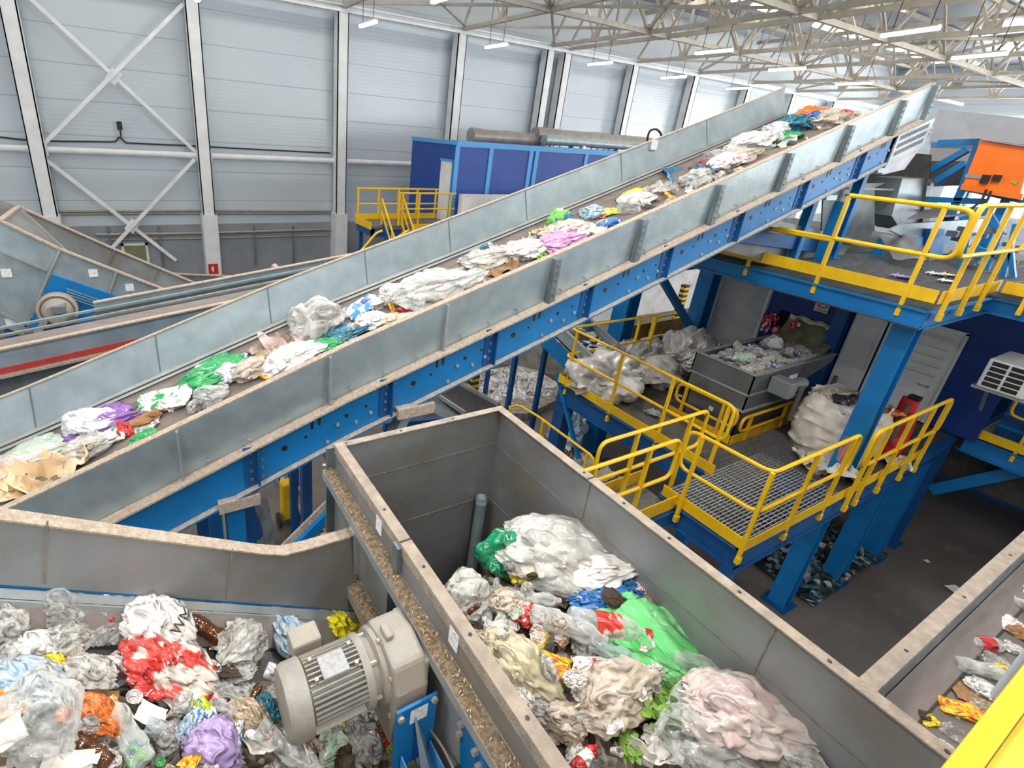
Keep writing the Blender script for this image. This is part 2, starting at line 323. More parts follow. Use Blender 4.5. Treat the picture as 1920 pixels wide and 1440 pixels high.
# ================================================================== LONG INCLINED CONVEYOR
def dz(X):
    ks = [(-3, .0), (-1, .0), (.5, .03), (1.6, .055), (3, .02), (4, -.01), (6.4, -.05), (9, -.08), (12, -.08)]
    for (a, u), (b, v) in zip(ks, ks[1:]):
        if X <= b: return u+(v-u)*(X-a)/(b-a)
    return -.08
def ztop(X): return 4.2+(X+1.08)*.333+dz(X)
def strip(mb, f0, f1, xs, th):
    """ribbon between two curves f0(X), f1(X), thickened by th"""
    for a, b in zip(xs, xs[1:]): mb.hexa([V(f0(a)), V(f0(b)), V(f0(b))+V(th), V(f0(a))+V(th), V(f1(a)), V(f1(b)), V(f1(b))+V(th), V(f1(a))+V(th)])
    return mb
xs = [-2.2+i*.55 for i in range(25)]; xs[-1] = 11.2
NY, FY = 4.0, 6.2
conv = thing('inclined_conveyor', 'long inclined belt conveyor with galvanised sides and blue beam crossing the whole hall', 'conveyor', (4, 5, 4))
strip(MB(), lambda X: (X, NY+.03, ztop(X)-.5), lambda X: (X, NY, ztop(X)), xs, (0, .012, 0)).build('side_panel', galv, conv, label='near galvanised side panel')
strip(MB(), lambda X: (X, FY-.14, ztop(X)-.43), lambda X: (X, FY, ztop(X)), xs, (0, .012, 0)).build('side_panel', galv, conv, label='far galvanised side panel')
b = strip(MB(), lambda X: (X, NY-.0, ztop(X)-.0), lambda X: (X, NY, ztop(X)+.012), xs, (0, .07, 0)); b.build('rim', dust_m, conv, label='dusty top edge of the near side')
b = strip(MB(), lambda X: (X, FY-.02, ztop(X)-.0), lambda X: (X, FY-.02, ztop(X)+.012), xs, (0, .05, 0)); b.build('rim', dust_m, conv, label='dusty top edge of the far side')
b = strip(MB(), lambda X: (X, NY-.09, ztop(X)-.525), lambda X: (X, NY-.09, ztop(X)-.505), xs, (0, .14, 0)); b.build('ledge', dust_m, conv, label='dust covered ledge above the blue beam')
# side beam
b = strip(MB(), lambda X: (X, NY-.03, ztop(X)-.93), lambda X: (X, NY-.03, ztop(X)-.52), xs[:-1], (0, .02, 0)); b = strip(b, lambda X: (X, NY-.09, ztop(X)-.95), lambda X: (X, NY-.09, ztop(X)-.93), xs[:-1], (0, .1, 0))
b.build('side_beam', blue, conv); strip(MB(), lambda X: (X, FY-.03, ztop(X)-.93), lambda X: (X, FY-.03, ztop(X)-.5), xs[:-1], (0, .02, 0)).build('side_beam', blue, conv)
strip(MB(), lambda X: (X, NY-.092, ztop(X)-.93), lambda X: (X, NY-.092, ztop(X)-.922), xs[:-1], (0, .06, 0)).build('flange_dust', dust_m, conv)
ribs = [(330, 805), (618, 668), (838, 575), (1037, 487), (1200, 417), (1347, 345), (1478, 285), (1592, 235), (1690, 192), (1752, 160)]
hol = MB(); bol = MB(); bold = MB()
for i, (px, py) in enumerate(ribs):
    X = at(px, py, Y=NY).x
    b = MB(); z = ztop(X)
    if i < 3: b.box((X-.008, NY-.03, z-.5), (X+.012, NY+.02, z-.015))
    else: b.box((X-.01, NY-.06, z-.5), (X+.07, NY+.01, z-.015))
    b.build('rib', galv2 if i < 3 else galv_d, conv)
    for q in range(5 if i > 2 else 0): bol.box((X+.02, NY-.07, z-.1-q*.08), (X+.045, NY-.056, z-.075-q*.08))
    X2 = X+.62; z = ztop(X2)
    if X2 > 10.7: continue
    MB().box((X2-.008, NY-.09, z-.93), (X2+.008, NY-.03, z-.52)).box((X2-.12, NY-.04, z-.93), (X2, NY-.03, z-.52)).build('joint_plate', blue_d, conv)
    for q in range(4): bol.box((X2+.03, NY-.04, z-.6-q*.09), (X2+.055, NY-.03, z-.575-q*.09)); bol.box((X2-.07, NY-.05, z-.6-q*.09), (X2-.045, NY-.03, z-.575-q*.09))
    for u, r_ in ((.25, .028), (.45, .014), (.85, .02), (1.05, .014)):
        xx = X2+u*1.0; zz = ztop(xx)-.7; hol.cyl((xx, NY-.035, zz), (xx, NY-.031, zz), r_, 10)
    for u in (.5, .57):
        xx = X2+u; zz = ztop(xx)-.6; hol.box((xx, NY-.035, zz-.045), (xx+.022, NY-.031, zz+.045))
    for u in (.66, .76, .95, 1.1): xx = X2+u; zz = ztop(xx)-.78+.1*sin(u*17); bold.cyl((xx, NY-.045, zz), (xx, NY-.03, zz), .02, 6)
    for u in (.2, .55, .9): xx = X+u; zz = ztop(xx)-.46; bold.box((xx, NY-.005, zz), (xx+.03, NY+.01, zz+.025))
tag(hol.build('holes', black_m, conv), kind='stuff'); tag(bol.build('bolts', galv_d, conv), kind='stuff'); tag(bold.build('bolts', galv2, conv), kind='stuff')
for (px, py) in ((50, 715), (290, 632), (500, 540), (682, 475), (840, 410), (985, 350), (1165, 280), (1325, 222)):
    X = at(px, py, Y=FY).x; z = ztop(X)
    MB().hexa([(X, FY-.145, z-.43), (X+.015, FY-.145, z-.43), (X+.015, FY-.13, z-.43), (X, FY-.13, z-.43), (X, FY-.012, z-.01), (X+.015, FY-.012, z-.01), (X+.015, FY, z-.01), (X, FY, z-.01)]).build('panel_joint', galv_d, conv)
# belt, skirts
BZ = -.56
def bz(X, Y): e = abs(Y-5.1)/.75; return ztop(X)+BZ-.06+.1*max(0, e-.45)**1.2
b = MB(); ys = [4.1, 4.4, 4.7, 5.1, 5.5, 5.75, 5.98]
for a, c in zip(xs, xs[1:]):
    for y0, y1 in zip(ys, ys[1:]): b.hexa([(a, y0, bz(a, y0)-.02), (c, y0, bz(c, y0)-.02), (c, y1, bz(c, y1)-.02), (a, y1, bz(a, y1)-.02), (a, y0, bz(a, y0)), (c, y0, bz(c, y0)), (c, y1, bz(c, y1)), (a, y1, bz(a, y1))])
b.build('belt', belt, conv, smooth=True)
strip(MB(), lambda X: (X, FY-.36, ztop(X)-.6), lambda X: (X, FY-.16, ztop(X)-.47), xs, (0, .01, 0)).build('skirt', skirt, conv, label='grey rubber skirt on the far side')
strip(MB(), lambda X: (X, FY-.37, ztop(X)-.605), lambda X: (X, FY-.37, ztop(X)-.59), xs, (0, .02, 0)).build('skirt_edge', rubber, conv)
b = strip(MB(), lambda X: (X, FY-.2, ztop(X)-.45), lambda X: (X, FY-.18, ztop(X)-.425), xs, (0, .04, 0)); b = strip(b, lambda X: (X, FY-.24, ztop(X)-.485), lambda X: (X, FY-.22, ztop(X)-.465), xs, (0, .05, 0)); b.build('clamp_strip', galv2, conv)
strip(MB(), lambda X: (X, FY-.215, ztop(X)-.468), lambda X: (X, FY-.195, ztop(X)-.448), xs, (0, .03, 0)).build('clamp_gap', rubber, conv)
strip(MB(), lambda X: (X, NY+.25, ztop(X)-.55), lambda X: (X, NY+.03, ztop(X)-.42), xs, (0, .01, 0)).build('skirt', skirt, conv, label='grey rubber skirt on the near side')
for i in range(8):
    X = -1.2+i*1.6
    MB().hexa([(X, 4.45, bz(X, 4.45)), (X+.03, 4.45, bz(X, 4.45)+.01), (X+.03, 5.8, bz(X, 5.8)+.01), (X, 5.8, bz(X, 5.8)), (X, 4.45, bz(X, 4.45)+.04), (X+.03, 4.45, bz(X, 4.45)+.05), (X+.03, 5.8, bz(X, 5.8)+.05), (X, 5.8, bz(X, 5.8)+.04)]).build('flight', belt_d, conv)
# underside pan, rollers
strip(MB(), lambda X: (X, NY+.06, ztop(X)-.9), lambda X: (X, NY+.06, ztop(X)-.88), xs[:-1], (0, 2.05, 0)).build('return_pan', rubber, conv)
# discharge head: perforated guard, chute end
e0 = 11.2
g = MB(); z0 = ztop(10.7)
p0, p1, p2, p3 = V((10.55, NY-.05, ztop(10.6)-.98)), V((11.55, NY-.05, ztop(11.5)-.98)), V((11.55, NY-.05, ztop(11.5)-.56)), V((10.55, NY-.05, ztop(10.6)-.56))
g.plate([p0, p1, p2, p3], (0, .02, 0)).build('guard_plate', galv, conv, label='bright perforated guard at the conveyor head')
s_ = MB()
for r_ in range(3):
    for q in range(15):
        u = .08+q*.055; vv = .2+r_*.27; c = p0+(p1-p0)*u+(p3-p0)*vv; s_.plate([c, c+V((.025, 0, .008)), c+V((.04, 0, .075)), c+V((.015, 0, .067))], (0, -.004, 0))
s_.build('slot_pattern', black_m, conv)
MB().cyl((11.2, NY+.1, ztop(11.2)-.75), (11.2, FY-.1, ztop(11.2)-.75), .19, 20).build('head_drum', rubber, conv, smooth=True)
MB().plate([(10.6, NY-.02, ztop(10.6)-1.15), (11.3, NY-.02, ztop(11.2)-1.25), (11.6, NY-.02, ztop(11.5)-.95), (10.6, NY-.02, ztop(10.6)-.9)], (0, .5, 0)).build('scraper_box', galv, conv)
# legs of the long conveyor
def leg(x, y, z0, z1, w=.16, m=blue, par=conv, nm='leg'):
    b = MB(); b.ibeam((x, y, z0), (x, y, z1), w, w, (0, 1, 0), .015); b.box((x-w*.8, y-w*.8, z0), (x+w*.8, y+w*.8, z0+.02)); b.build(nm, m, par)
for x in (.56,):
    for y in (4.15, 6.05): leg(x, y, 0, ztop(x)-.98)
    MB().box((x-.16, NY-.1, ztop(x)-1.04), (x+.2, NY+.2, ztop(x)-.93)).build('bracket', dust_m, conv)
for x in (9.05, 10.3):
    for y in (4.15, 6.05): leg(x+.1, y, 5.5, ztop(x)-.98, .12)
    MB().box((x-.05, NY-.08, ztop(x)-1.02), (x+.25, NY+.2, ztop(x)-.95)).build('bracket', galv, conv)
X = at(770, 760, Y=NY).x
MB().box((X-.2, NY-.12, ztop(X)-1.04), (X+.22, NY+.2, ztop(X)-.93)).build('bracket', dust_m, conv)
b = MB(); b.beam((X+.05, 4.1, ztop(X)-1.0), (X-.5, 4.1, ztop(X)-2.1), .1, .14, (0, 1, 0)); b.beam((X+.1, 6.0, ztop(X)-1.0), (X-.5, 6.0, ztop(X)-2.1), .1, .14, (0, 1, 0)); b.beam((X-.5, 4.1, ztop(X)-2.1), (X-.5, 6.0, ztop(X)-2.1), .12, .12); b.each('strut', galv, conv)
b = MB(); b.beam((X-.5, 4.1, 0), (X-.5, 4.1, ztop(X)-2.1), .14, .14, (0, 1, 0)); b.beam((X-.5, 6, 0), (X-.5, 6, ztop(X)-2.1), .14, .14, (0, 1, 0)); b.each('leg', blue_d, conv)
# white marks and sticker on the far panel
p = at(1222, 270, Y=6.19); MB().box((p.x-.08, 6.12, p.z-.09), (p.x+.06, 6.13, p.z+.07)).build('sticker', sticker, conv)

# ================================================================== GREY HOPPER (feed chute) in the foreground
HX0, HX1, HY1, HY0, HZ = 1.05, 2.46, 2.79, -.6, 5.0
hop = thing('feed_hopper', 'large open galvanised steel hopper heaped with mixed waste in the foreground', 'hopper', (1.7, 1.2, 3))
t_ = .012
MB().box((HX0, HY0, 3.1), (HX0+t_, HY1, HZ)).build('wall_panel', galv_in, hop, label='left hopper wall')
MB().box((HX1-t_, HY0, 3.1), (HX1, HY1, HZ)).build('wall_panel', galv_in, hop, label='right hopper wall')
MB().box((HX0, HY1-t_, 3.1), (HX1, HY1, HZ)).build('wall_panel', galv_in, hop, label='back hopper wall')
rim = MB(); rim.box((HX0-.005, HY0, HZ), (HX0+.062, HY1, HZ+.01)); rim.box((HX1-.062, HY0, HZ), (HX1+.005, HY1, HZ+.01)); rim.box((HX0+.062, HY1-.055, HZ), (HX1-.062, HY1, HZ+.01))
rim.box((HX0-.005, HY0, HZ-.06), (HX0, HY1, HZ)); rim.build('rim', mat('rim_dusty_steel', 'a89c8e', '8f857a', 12, .8, .1, .5, 70), hop, bevel=.003)
b = MB(); yj = at(760, 1016, Z=5).y; yj2 = at(1112, 897, Z=5).y
b.box((HX0-.006, yj-.006, HZ+.0105), (HX0+.063, yj+.004, HZ+.0125)); b.box((HX1-.063, yj2-.006, HZ+.0105), (HX1+.006, yj2+.004, HZ+.0125))
for px, py in ((708, 962), (777, 1072), (870, 1198), (984, 1352)): p = at(px, py, Z=5); b.cyl((HX0+.03, p.y, HZ+.0105), (HX0+.03, p.y, HZ+.013), .009, 10)
for px, py in ((1105, 885), (1180, 942), (1262, 1008), (1392, 1109), (1560, 1238), (1780, 1405)): p = at(px, py, Z=5); b.cyl((HX1-.03, p.y, HZ+.0105), (HX1-.03, p.y, HZ+.013), .009, 10)
for px, py in ((655, 842), (750, 808), (845, 784)): p = at(px, py, Z=5); b.cyl((p.x, HY1-.03, HZ+.0105), (p.x, HY1-.03, HZ+.013), .009, 10)
tag(b.build('bolt_holes', black_m, hop), kind='stuff')
b = MB()
for z in (4.66, 4.13): b.box((HX0, HY1-.016, z), (HX1, HY1-.012, z+.006)); b.box((HX1-.016, HY0, z+.0), (HX1-.012, HY1, z+.006))
b.box((HX1-.018, yj2, 4.1), (HX1-.012, yj2+.008, HZ)); b.box((HX1-.018, .63, 4.4), (HX1-.012, .636, HZ)); b.build('seam', mat('seam_line', '8a8176', '6f675d', 20, .8), hop)
b = MB(); b.beam((HX1-.03, 2.2, 4.35), (HX1-.03, HY0, 4.47), .02, .02); b.build('skirt_strip', rubber, hop)
MB().cyl((2.33, 2.70, 4.15), (2.33, 2.70, 3.2), .045, 14).cyl((2.33, 2.70, 4.15), (2.36, 2.74, 4.17), .05, 12).build('corner_pipe', galv, hop, smooth=True)
# bottom: sloping plate and belt
MB().plate([(HX0, HY1, 3.2), (HX1, HY1, 3.2), (HX1, HY0, 3.9), (HX0, HY0, 3.9)], (0, 0, .02)).build('belt', belt_d, hop)
# outer ledges on left side
b = MB(); b.box((HX0-.085, .0, 4.80), (HX0, HY1, 4.812)); b.box((HX0-.085, 0, 4.75), (HX0-.08, HY1, 4.80)); b.box((HX0-.1, 1.9, 4.25), (HX0, HY1, 4.262)); b.box((HX0-.1, 1.9, 4.19), (HX0-.09, HY1, 4.25)); b.box((HX0-.09, HY0, 4.80), (HX0, .0, 4.812)); b.each('ledge', galv2, hop)
grm = MB(); random.seed(4)
def heap(mb, x0, x1, y0, y1, z, n, h):
    """thin bumpy layer of settled dust"""
    nx, ny = n; vs = []; 
    for j in range(ny+1):
        for i in range(nx+1):
            u, v = i/nx, j/ny; x = x0+(x1-x0)*u; y = y0+(y1-y0)*v
            e = min(u, 1-u)*2; vs.append((x, y, z+h*(e**.5)*(0.6+.8*noise.noise(V((x*14, y*14, z*3)))) if 0 < i < nx else z))
    mb.add(vs, [(j*(nx+1)+i, j*(nx+1)+i+1, (j+1)*(nx+1)+i+1, (j+1)*(nx+1)+i) for j in range(ny) for i in range(nx)]); return mb
heap(grm, HX0-.083, HX0-.002, HY0, HY1, 4.812, (5, 120), .022); heap(grm, HX0-.1, HX0-.002, 1.9, HY1, 4.262, (5, 50), .02)
tag(grm.build('settled_dust', grit, hop), kind='stuff')
b = MB(); random.seed(7)
for k in range(260):
    y = random.uniform(0, HY1); x = random.uniform(HX0-.08, HX0-.01); z = 4.83; s = random.uniform(.003, .009)
    if k % 4 == 0: y = random.uniform(1.95, 2.75); z = 4.28
    a = random.uniform(0, pi); b.beam((x-s*cos(a), y-s*sin(a), z), (x+s*cos(a), y+s*sin(a), z+.002), .005, .003)
tag(b.build('dust_crumbs', mat('pale_crumbs', 'c9b596', 'a08a68', 40, .9), hop), kind='stuff')
b = MB(); b.box((HX0-.06, yj-.006, 4.1), (HX0, yj+.006, 4.80)); b.box((HX0-.03, yj-.03, 4.83), (HX0-.002, yj+.03, 4.995)); b.box((HX0-.06, HY1-.02, 3.2), (HX0+.0, HY1, 4.99)); b.each('rib', galv_d, hop)
for (px, py) in ((711, 985), (661, 985), (851, 1198)):
    p = at(px, py, X=HX0-.004); MB().box((HX0-.008, p.y-.035, p.z-.05), (HX0-.003, p.y+.035, p.z+.05)).build('sticker', sticker, hop)
# blue bearing plates on the left outer side below the ledge
b = MB()
for (q0, q1, q2, q3) in (((742, 1118), (745, 1185), (800, 1240), (812, 1237)), ((862, 1325), (862, 1432), (905, 1500), (930, 1490))):
    pts = [at(x, y, X=HX0-.02) for x, y in (q0, q1, q2, q3)]; b.plate(pts, (.012, 0, 0))
b.each('side_plate', blue, hop)
pts = [at(x, y, X=HX0-.015) for x, y in ((800, 1240), (795, 1330), (845, 1440), (862, 1432), (862, 1325), (840, 1290))]
MB().plate(pts, (.012, 0, 0)).build('inspection_plate', galv2, hop)
b = MB()
for px, py in ((864, 1358), (861, 1376), (890, 1410), (897, 1437), (765, 1180), (745, 1152)):
    p = at(px, py, X=HX0-.03); b.cyl((p.x-.012, p.y, p.z), (p.x+.02, p.y, p.z), .016, 6)
b.each('bolt', mat('dusty_bolt', 'a39a90', None, rough=.6), hop)
p = at(745, 1150, X=HX0-.05); q = at(800, 1250, X=HX0-.05)
MB().cyl(p, p+(q-p)*.35, .028, 12).cyl(p, q, .016, 10).build('tension_rod', galv2, hop, smooth=True)
tag(MB().tube(rnd([at(x, y, X=HX0-.09) for x, y in ((722, 1168), (745, 1175), (775, 1215), (787, 1250), (778, 1310), (790, 1345), (830, 1400), (850, 1440), (858, 1470))], .06), .006, 6).build('power_cable', pipe_m, smooth=True), 'thin grey cable looping down beside the gear motor', 'cable')

# ---- gear motor
mc = at(735, 1238, X=.86); my, mz = mc.y, mc.z
mot = thing('gear_motor', 'grey dusty gear motor with cooling fins bolted to the hopper side', 'motor', (.86, my, mz))
def ring(mb, x, r, n=24, sy=1): return [V((x, my+r*cos(2*pi*k/n)*sy, mz+r*sin(2*pi*k/n))) for k in range(n)]
def lathe_x(prof, n=28, cy=None, cz=None):
    cy = my if cy is None else cy; cz = mz if cz is None else cz
    b = MB(); b.tube([(x, cy, cz) for x, r in prof], 1, n, True, [r for x, r in prof]); return b
y2, z2 = my+.02, mz-.0
lathe_x([(.33, .12), (.335, .150), (.36, .163), (.43, .165), (.435, .155)], cy=y2, cz=z2).build('fan_cover', mot_m, mot, smooth=True)
b = lathe_x([(.435, .132), (.69, .132)], cy=y2, cz=z2)
for k in range(44):
    a = 2*pi*k/44
    if 3.1 < a < 3.45: continue
    d = V((0, cos(a), sin(a))); b.beam(V((.44, y2, z2))+d*.143, V((.68, y2, z2))+d*.143, .007, .03, d)
fb_ = b.build('finned_body', mot_m, mot)
lathe_x([(.675, .13), (.68, .16), (.70, .165), (.715, .165), (.72, .15), (.75, .14), (.76, .17), (.78, .175)], cy=y2, cz=z2).build('flange', mot_m, mot, smooth=True)
b = MB(); b.box((.5, y2-.075, z2+.14), (.62, y2+.035, z2+.163)); b.build('terminal_plate', mat('name_plate', 'a3a6a8', '94979a', 50, .45, contrast=(.42, .6)), fb_, bevel=.004)
b = MB(); b.box((.42, y2+.13, z2+.05), (.56, y2+.24, z2+.15)); b.build('terminal_box', mot_m, mot, bevel=.012)
# gearbox
b = MB(); pr = [(.78, -.17, -.34), (.78, .15, -.34), (.78, .19, -.1), (.78, .19, .05), (.78, .13, .17), (.78, -.02, .21), (.78, -.15, .17), (.78, -.2, .05), (.78, -.2, -.1)]
b.plate([(x, my+y, mz+z) for x, y, z in pr], (.17, 0, 0)); gb_ = b.build('gearbox', mot_m, mot, bevel=.02)
b = MB(); b.box((.93, my-.16, mz-.2), (.97, my+.16, mz+.14)); b.box((.80, my-.04, mz+.2), (.84, my+.04, mz+.235)); b.each('cover', mot_m, gb_, bevel=.01)
b = MB()
for y, z in ((-.14, .1), (.12, .12), (-.16, -.12), (.15, -.12), (0, .18)): b.cyl((.77, my+y, mz+z), (.8, my+y, mz+z), .012, 6)
for k in range(6): a = k*pi/3; b.cyl((.715, y2+.152*cos(a), z2+.152*sin(a)), (.745, y2+.152*cos(a), z2+.152*sin(a)), .01, 6)
for x, y in ((.47, -.06), (.655, -.06), (.47, .04), (.655, .04)): b.cyl((x, y2+y, z2+.145), (x, y2+y, z2+.168), .01, 6)
b.each('bolt', mat('bolt_head_grey', 'b3aca2', None, rough=.5, metal=.4), gb_)
# torque arm: blue plates, bracket box
arm = thing('motor_bracket', 'bright blue steel bracket plate and open box below the gear motor', 'bracket', (.86, my-.2, mz-.2))
b = MB(); b.box((.77, my-.235, mz-.42), (.98, my-.22, mz-.0)); b.build('plate', blue, arm)
p = at(770, 1370, Y=my-.3)
b = MB(); q = .007; x0, x1, y0, y1, z0, z1 = .8, .96, my-.42, my-.25, mz-.46, mz-.3
b.box((x0, y0, z0), (x0+q, y1, z1)); b.box((x1-q, y0, z0), (x1, y1, z1)); b.box((x0, y0, z0), (x1, y0+q, z1)); b.box((x0, y0, z0), (x1, y1, z0+q)); b.build('open_box', blue_l, arm, bevel=.002)
b = MB(); b.plate([(.86, my-.24, mz-.08), (.93, my-.24, mz-.3), (.9, my-.36, mz-.36), (.86, my-.36, mz-.36)], (.008, 0, 0)); b.build('guide_arm', galv, arm)
MB().box((.84, my-.2365, mz-.12), (.93, my-.2355, mz-.03)).build('sticker', sticker, arm)
b = MB(); b.cyl((.79, my-.25, mz-.04), (.79, my-.235, mz-.04), .017, 6); b.cyl((.96, my-.25, mz-.02), (.96, my-.235, mz-.02), .017, 6); b.each('bolt', MATS['bolt_head_grey'], arm)

# ================================================================== LEFT FRONT CONVEYOR
lf = thing('waste_conveyor', 'inclined belt conveyor at lower left buried under plastic waste', 'conveyor', (0, 1.2, 3.5))
LY = 2.3
rimp = [(-2.0, 6.17), (-.63, 5.355), (-.135, 5.06), (.42, 4.735), (.56, 4.665), (.70, 4.65), (1.0, 4.64)]
def lbz(X): return 4.43-.6*X
b = MB()
for (xa, za), (xb, zb_) in zip(rimp, rimp[1:]): b.hexa([(xa, LY-.05, lbz(xa)+.22), (xb, LY-.05, lbz(xb)+.22), (xb, LY-.04, lbz(xb)+.22), (xa, LY-.04, lbz(xa)+.22), (xa, LY, za), (xb, LY, zb_), (xb, LY+.01, zb_), (xa, LY+.01, za)])
b.build('side_panel', galv_in, lf)
b = MB()
for (xa, za), (xb, zb_) in zip(rimp, rimp[1:]): b.hexa([(xa, LY-.01, za), (xb, LY-.01, zb_), (xb, LY+.07, zb_), (xa, LY+.07, za), (xa, LY-.01, za+.012), (xb, LY-.01, zb_+.012), (xb, LY+.07, zb_+.012), (xa, LY+.07, za+.012)])
b.build('rim', dust_m, lf)
X2s = (-2.0, 1.0)
def lstrip(y0, d0, y1, d1, th, m, nm): 
    a, c = X2s; MB().hexa([(a, y0, lbz(a)+d0), (c, y0, lbz(c)+d0), (c, y0+.01, lbz(c)+d0), (a, y0+.01, lbz(a)+d0), (a, y1, lbz(a)+d1), (c, y1, lbz(c)+d1), (c, y1+.01, lbz(c)+d1), (a, y1+.01, lbz(a)+d1)]).build(nm, m, lf)
lstrip(LY-.045, .2, LY-.045, .225, 0, blue, 'blue_seal_strip')
lstrip(LY-.08, .17, LY-.06, .2, 0, galv2, 'clamp_strip'); lstrip(LY-.1, .13, LY-.09, .165, 0, galv2, 'clamp_strip'); lstrip(LY-.19, .02, LY-.09, .15, 0, skirt, 'skirt'); lstrip(LY-.2, 0, LY-.19, .02, 0, rubber, 'skirt_edge')
b = MB(); a, c = X2s
b.hexa([(a, .2, lbz(a)-.02), (c, .2, lbz(c)-.02), (c, LY-.1, lbz(c)-.02), (a, LY-.1, lbz(a)-.02), (a, .2, lbz(a)), (c, .2, lbz(c)), (c, LY-.1, lbz(c)), (a, LY-.1, lbz(a))]).build('belt', belt_d, lf)
b = MB(); b.hexa([(a, .15, lbz(a)-.1), (c, .15, lbz(c)-.1), (c, .18, lbz(c)-.1), (a, .18, lbz(a)-.1), (a, .05, lbz(a)+.4), (c, .05, lbz(c)+.4), (c, .08, lbz(c)+.4), (a, .08, lbz(a)+.4)]); b.build('side_panel', galv_in, lf, label='near side panel')
for px, py in ((88, 1040), (430, 1080)):
    p = at(px, py, Y=LY-.02); MB().beam((p.x+.03, LY-.005, p.z+.17), (p.x-.03, LY-.048, p.z-.13), .008, .006, (0, 1, 0)).build('panel_joint', MATS['seam_line'], lf)
for x in (-.7, .5):
    for y in (.4, 2.1): b = MB(); b.beam((x, y, 0), (x, y, lbz(x)-.1), .14, .14); b.build('leg', blue_d, lf)
# blue brace beam with dusty top between the two conveyors
p, q = at(640, 935, Y=3.6), at(530, 1045, Y=3.6)
b = MB(); d = (q-p); t = thing('brace_beam', 'blue diagonal beam with dusty top between hopper and left conveyor', 'beam', tuple(p)); b.beam(p-d*.2, q+d*2.2, .1, .12, (0, 1, 0)); b.build('beam', blue, t)
b = MB(); up = V((-d.z, 0, d.x)).normalized(); up = up if up.z > 0 else -up; b.beam(p-d*.2+up*.066, q+d*2.2+up*.066, .1, .02, (0, 1, 0)); b.build('dust_layer', dust_m, t)
# ================================================================== DECKS AND RAILINGS
def railing(name, label, path, z, posts, top=1.1, mid=.55, toe=None, m=None, group=None, loops=(1, 1), r=.024, foot=.2):
    """handrail, knee rail with looped ends, posts and kick board along path (x, y points) at deck height z"""
    m = m or yel
    path = [V((p[0], p[1], z)) for p in path]
    t = thing(name, label, 'railing', tuple(path[0]), group)
    up = V((0, 0, 1)); tp = [p+up*top for p in path]; lo = [p+up*mid for p in path]
    pts = list(tp)
    if loops[0] and loops[1]: pts = pts+lo[::-1]+[tp[0]]; pts = [(tp[0]+tp[1])/2]+tp[1:]+lo[::-1]+[tp[0], (tp[0]+tp[1])/2]
    elif loops[1]: pts = tp+lo[::-1]
    elif loops[0]: pts = tp[::-1]+lo
    else:
        MB().tube(rnd(lo, .1), r, 8).build('knee_rail', m, t, smooth=True)
    MB().tube(rnd(pts, .13), r, 8).build('handrail', m, t, smooth=True)
    for (x, y) in posts:
        b = MB(); b.beam((x, y, z-foot), (x, y, z+top), .042, .042, (0, 1, 0)); b.box((x-.035, y-.03, z-foot), (x+.035, y+.02, z-foot+.09)); b.build('post', m, t)
    if toe:
        for a, b_ in zip(toe, toe[1:]):
            MB().beam((a[0], a[1], z+.075), (b_[0], b_[1], z+.075), .012, .16).build('kick_board', m, t)
    return t
grat = mat('grating_steel', 'b4b8b8', '9a9ea0', 20, .45, .3)
grat_d = mat('grating_steel_dirty', '767778', '606060', 20, .6, .3)
def grating(name, label, x0, x1, y0, y1, z, along='x', m=None, group=None, sp=.045, cr=.12, plate=True):
    t = thing(name, label, 'grating', (x0, y0, z), group); b = MB()
    if along == 'x':
        n = int((y1-y0)/sp)
        for i in range(n+1): y = y0+i*(y1-y0)/n; b.box((x0, y-.006, z-.03), (x1, y+.006, z))
    else:
        n = int((x1-x0)/sp)
        for i in range(n+1): x = x0+i*(x1-x0)/n; b.box((x-.006, y0, z-.03), (x+.006, y1, z))
    b.build('bearing_bars', m or grat, t); b = MB()
    if along == 'x':
        n = int((x1-x0)/cr)
        for i in range(n+1): x = x0+i*(x1-x0)/n; b.box((x-.003, y0, z-.008), (x+.003, y1, z+.001))
    else:
        n = int((y1-y0)/cr)
        for i in range(n+1): y = y0+i*(y1-y0)/n; b.box((x0, y-.003, z-.008), (x1, y+.003, z+.001))
    b.build('cross_bars', m or grat, t); return t
# ---- lower deck
ld = thing('lower_deck', 'blue steel frame of the lower working platform with dirty grey floor', 'platform', (8, 4, 2.5))
b = MB()
b.ibeam((5.9, 2.14, 2.5), (12.4, 2.14, 2.5), .1, .3); b.ibeam((5.95, 2.14, 2.5), (5.95, 3.25, 2.5), .1, .3); b.ibeam((5.95, 3.25, 2.5), (7.1, 3.25, 2.5), .1, .3)
b.ibeam((7.06, 3.2, 2.48), (7.06, 6.4, 2.48), .12, .34); b.ibeam((7.06, 6.4, 2.48), (12.4, 6.4, 2.48), .1, .3); b.ibeam((8.3, 2.14, 2.5), (8.3, 6.4, 2.5), .1, .3); b.ibeam((10.4, 2.14, 2.5), (10.4, 6.4, 2.5), .1, .3)
b.build('frame', blue_d, ld)
MB().box((7.1, 3.25, 2.64), (12.4, 6.4, 2.665)).box((8.4, 2.2, 2.64), (12.4, 3.25, 2.665)).build('floor_plate', mat('dirty_deck_plate', '5a5856', '47443f', 5, .6, .2, .2, 40, dust='6e675e', dlow=.55), ld)
b = MB(); b.beam((5.96, 2.2, 2.4), (5.96, 2.2, 0), .14, .14, (0, 1, 0)); b.build('leg', blue_d, ld)
b = MB(); b.beam((7.2, 6.3, 2.3), (7.2, 6.3, 0), .26, .26, (0, 1, 0)); b.build('leg', blue_d, ld)
b = MB(); b.beam((7.2, 3.4, 2.3), (7.2, 3.4, 0), .16, .16, (0, 1, 0)); b.build('leg', blue_d, ld)
p, q = at(1045, 700, X=7.05), at(1085, 860, X=7.05); b = MB(); b.beam(p, q, .07, .07); b.build('brace', blue, ld)
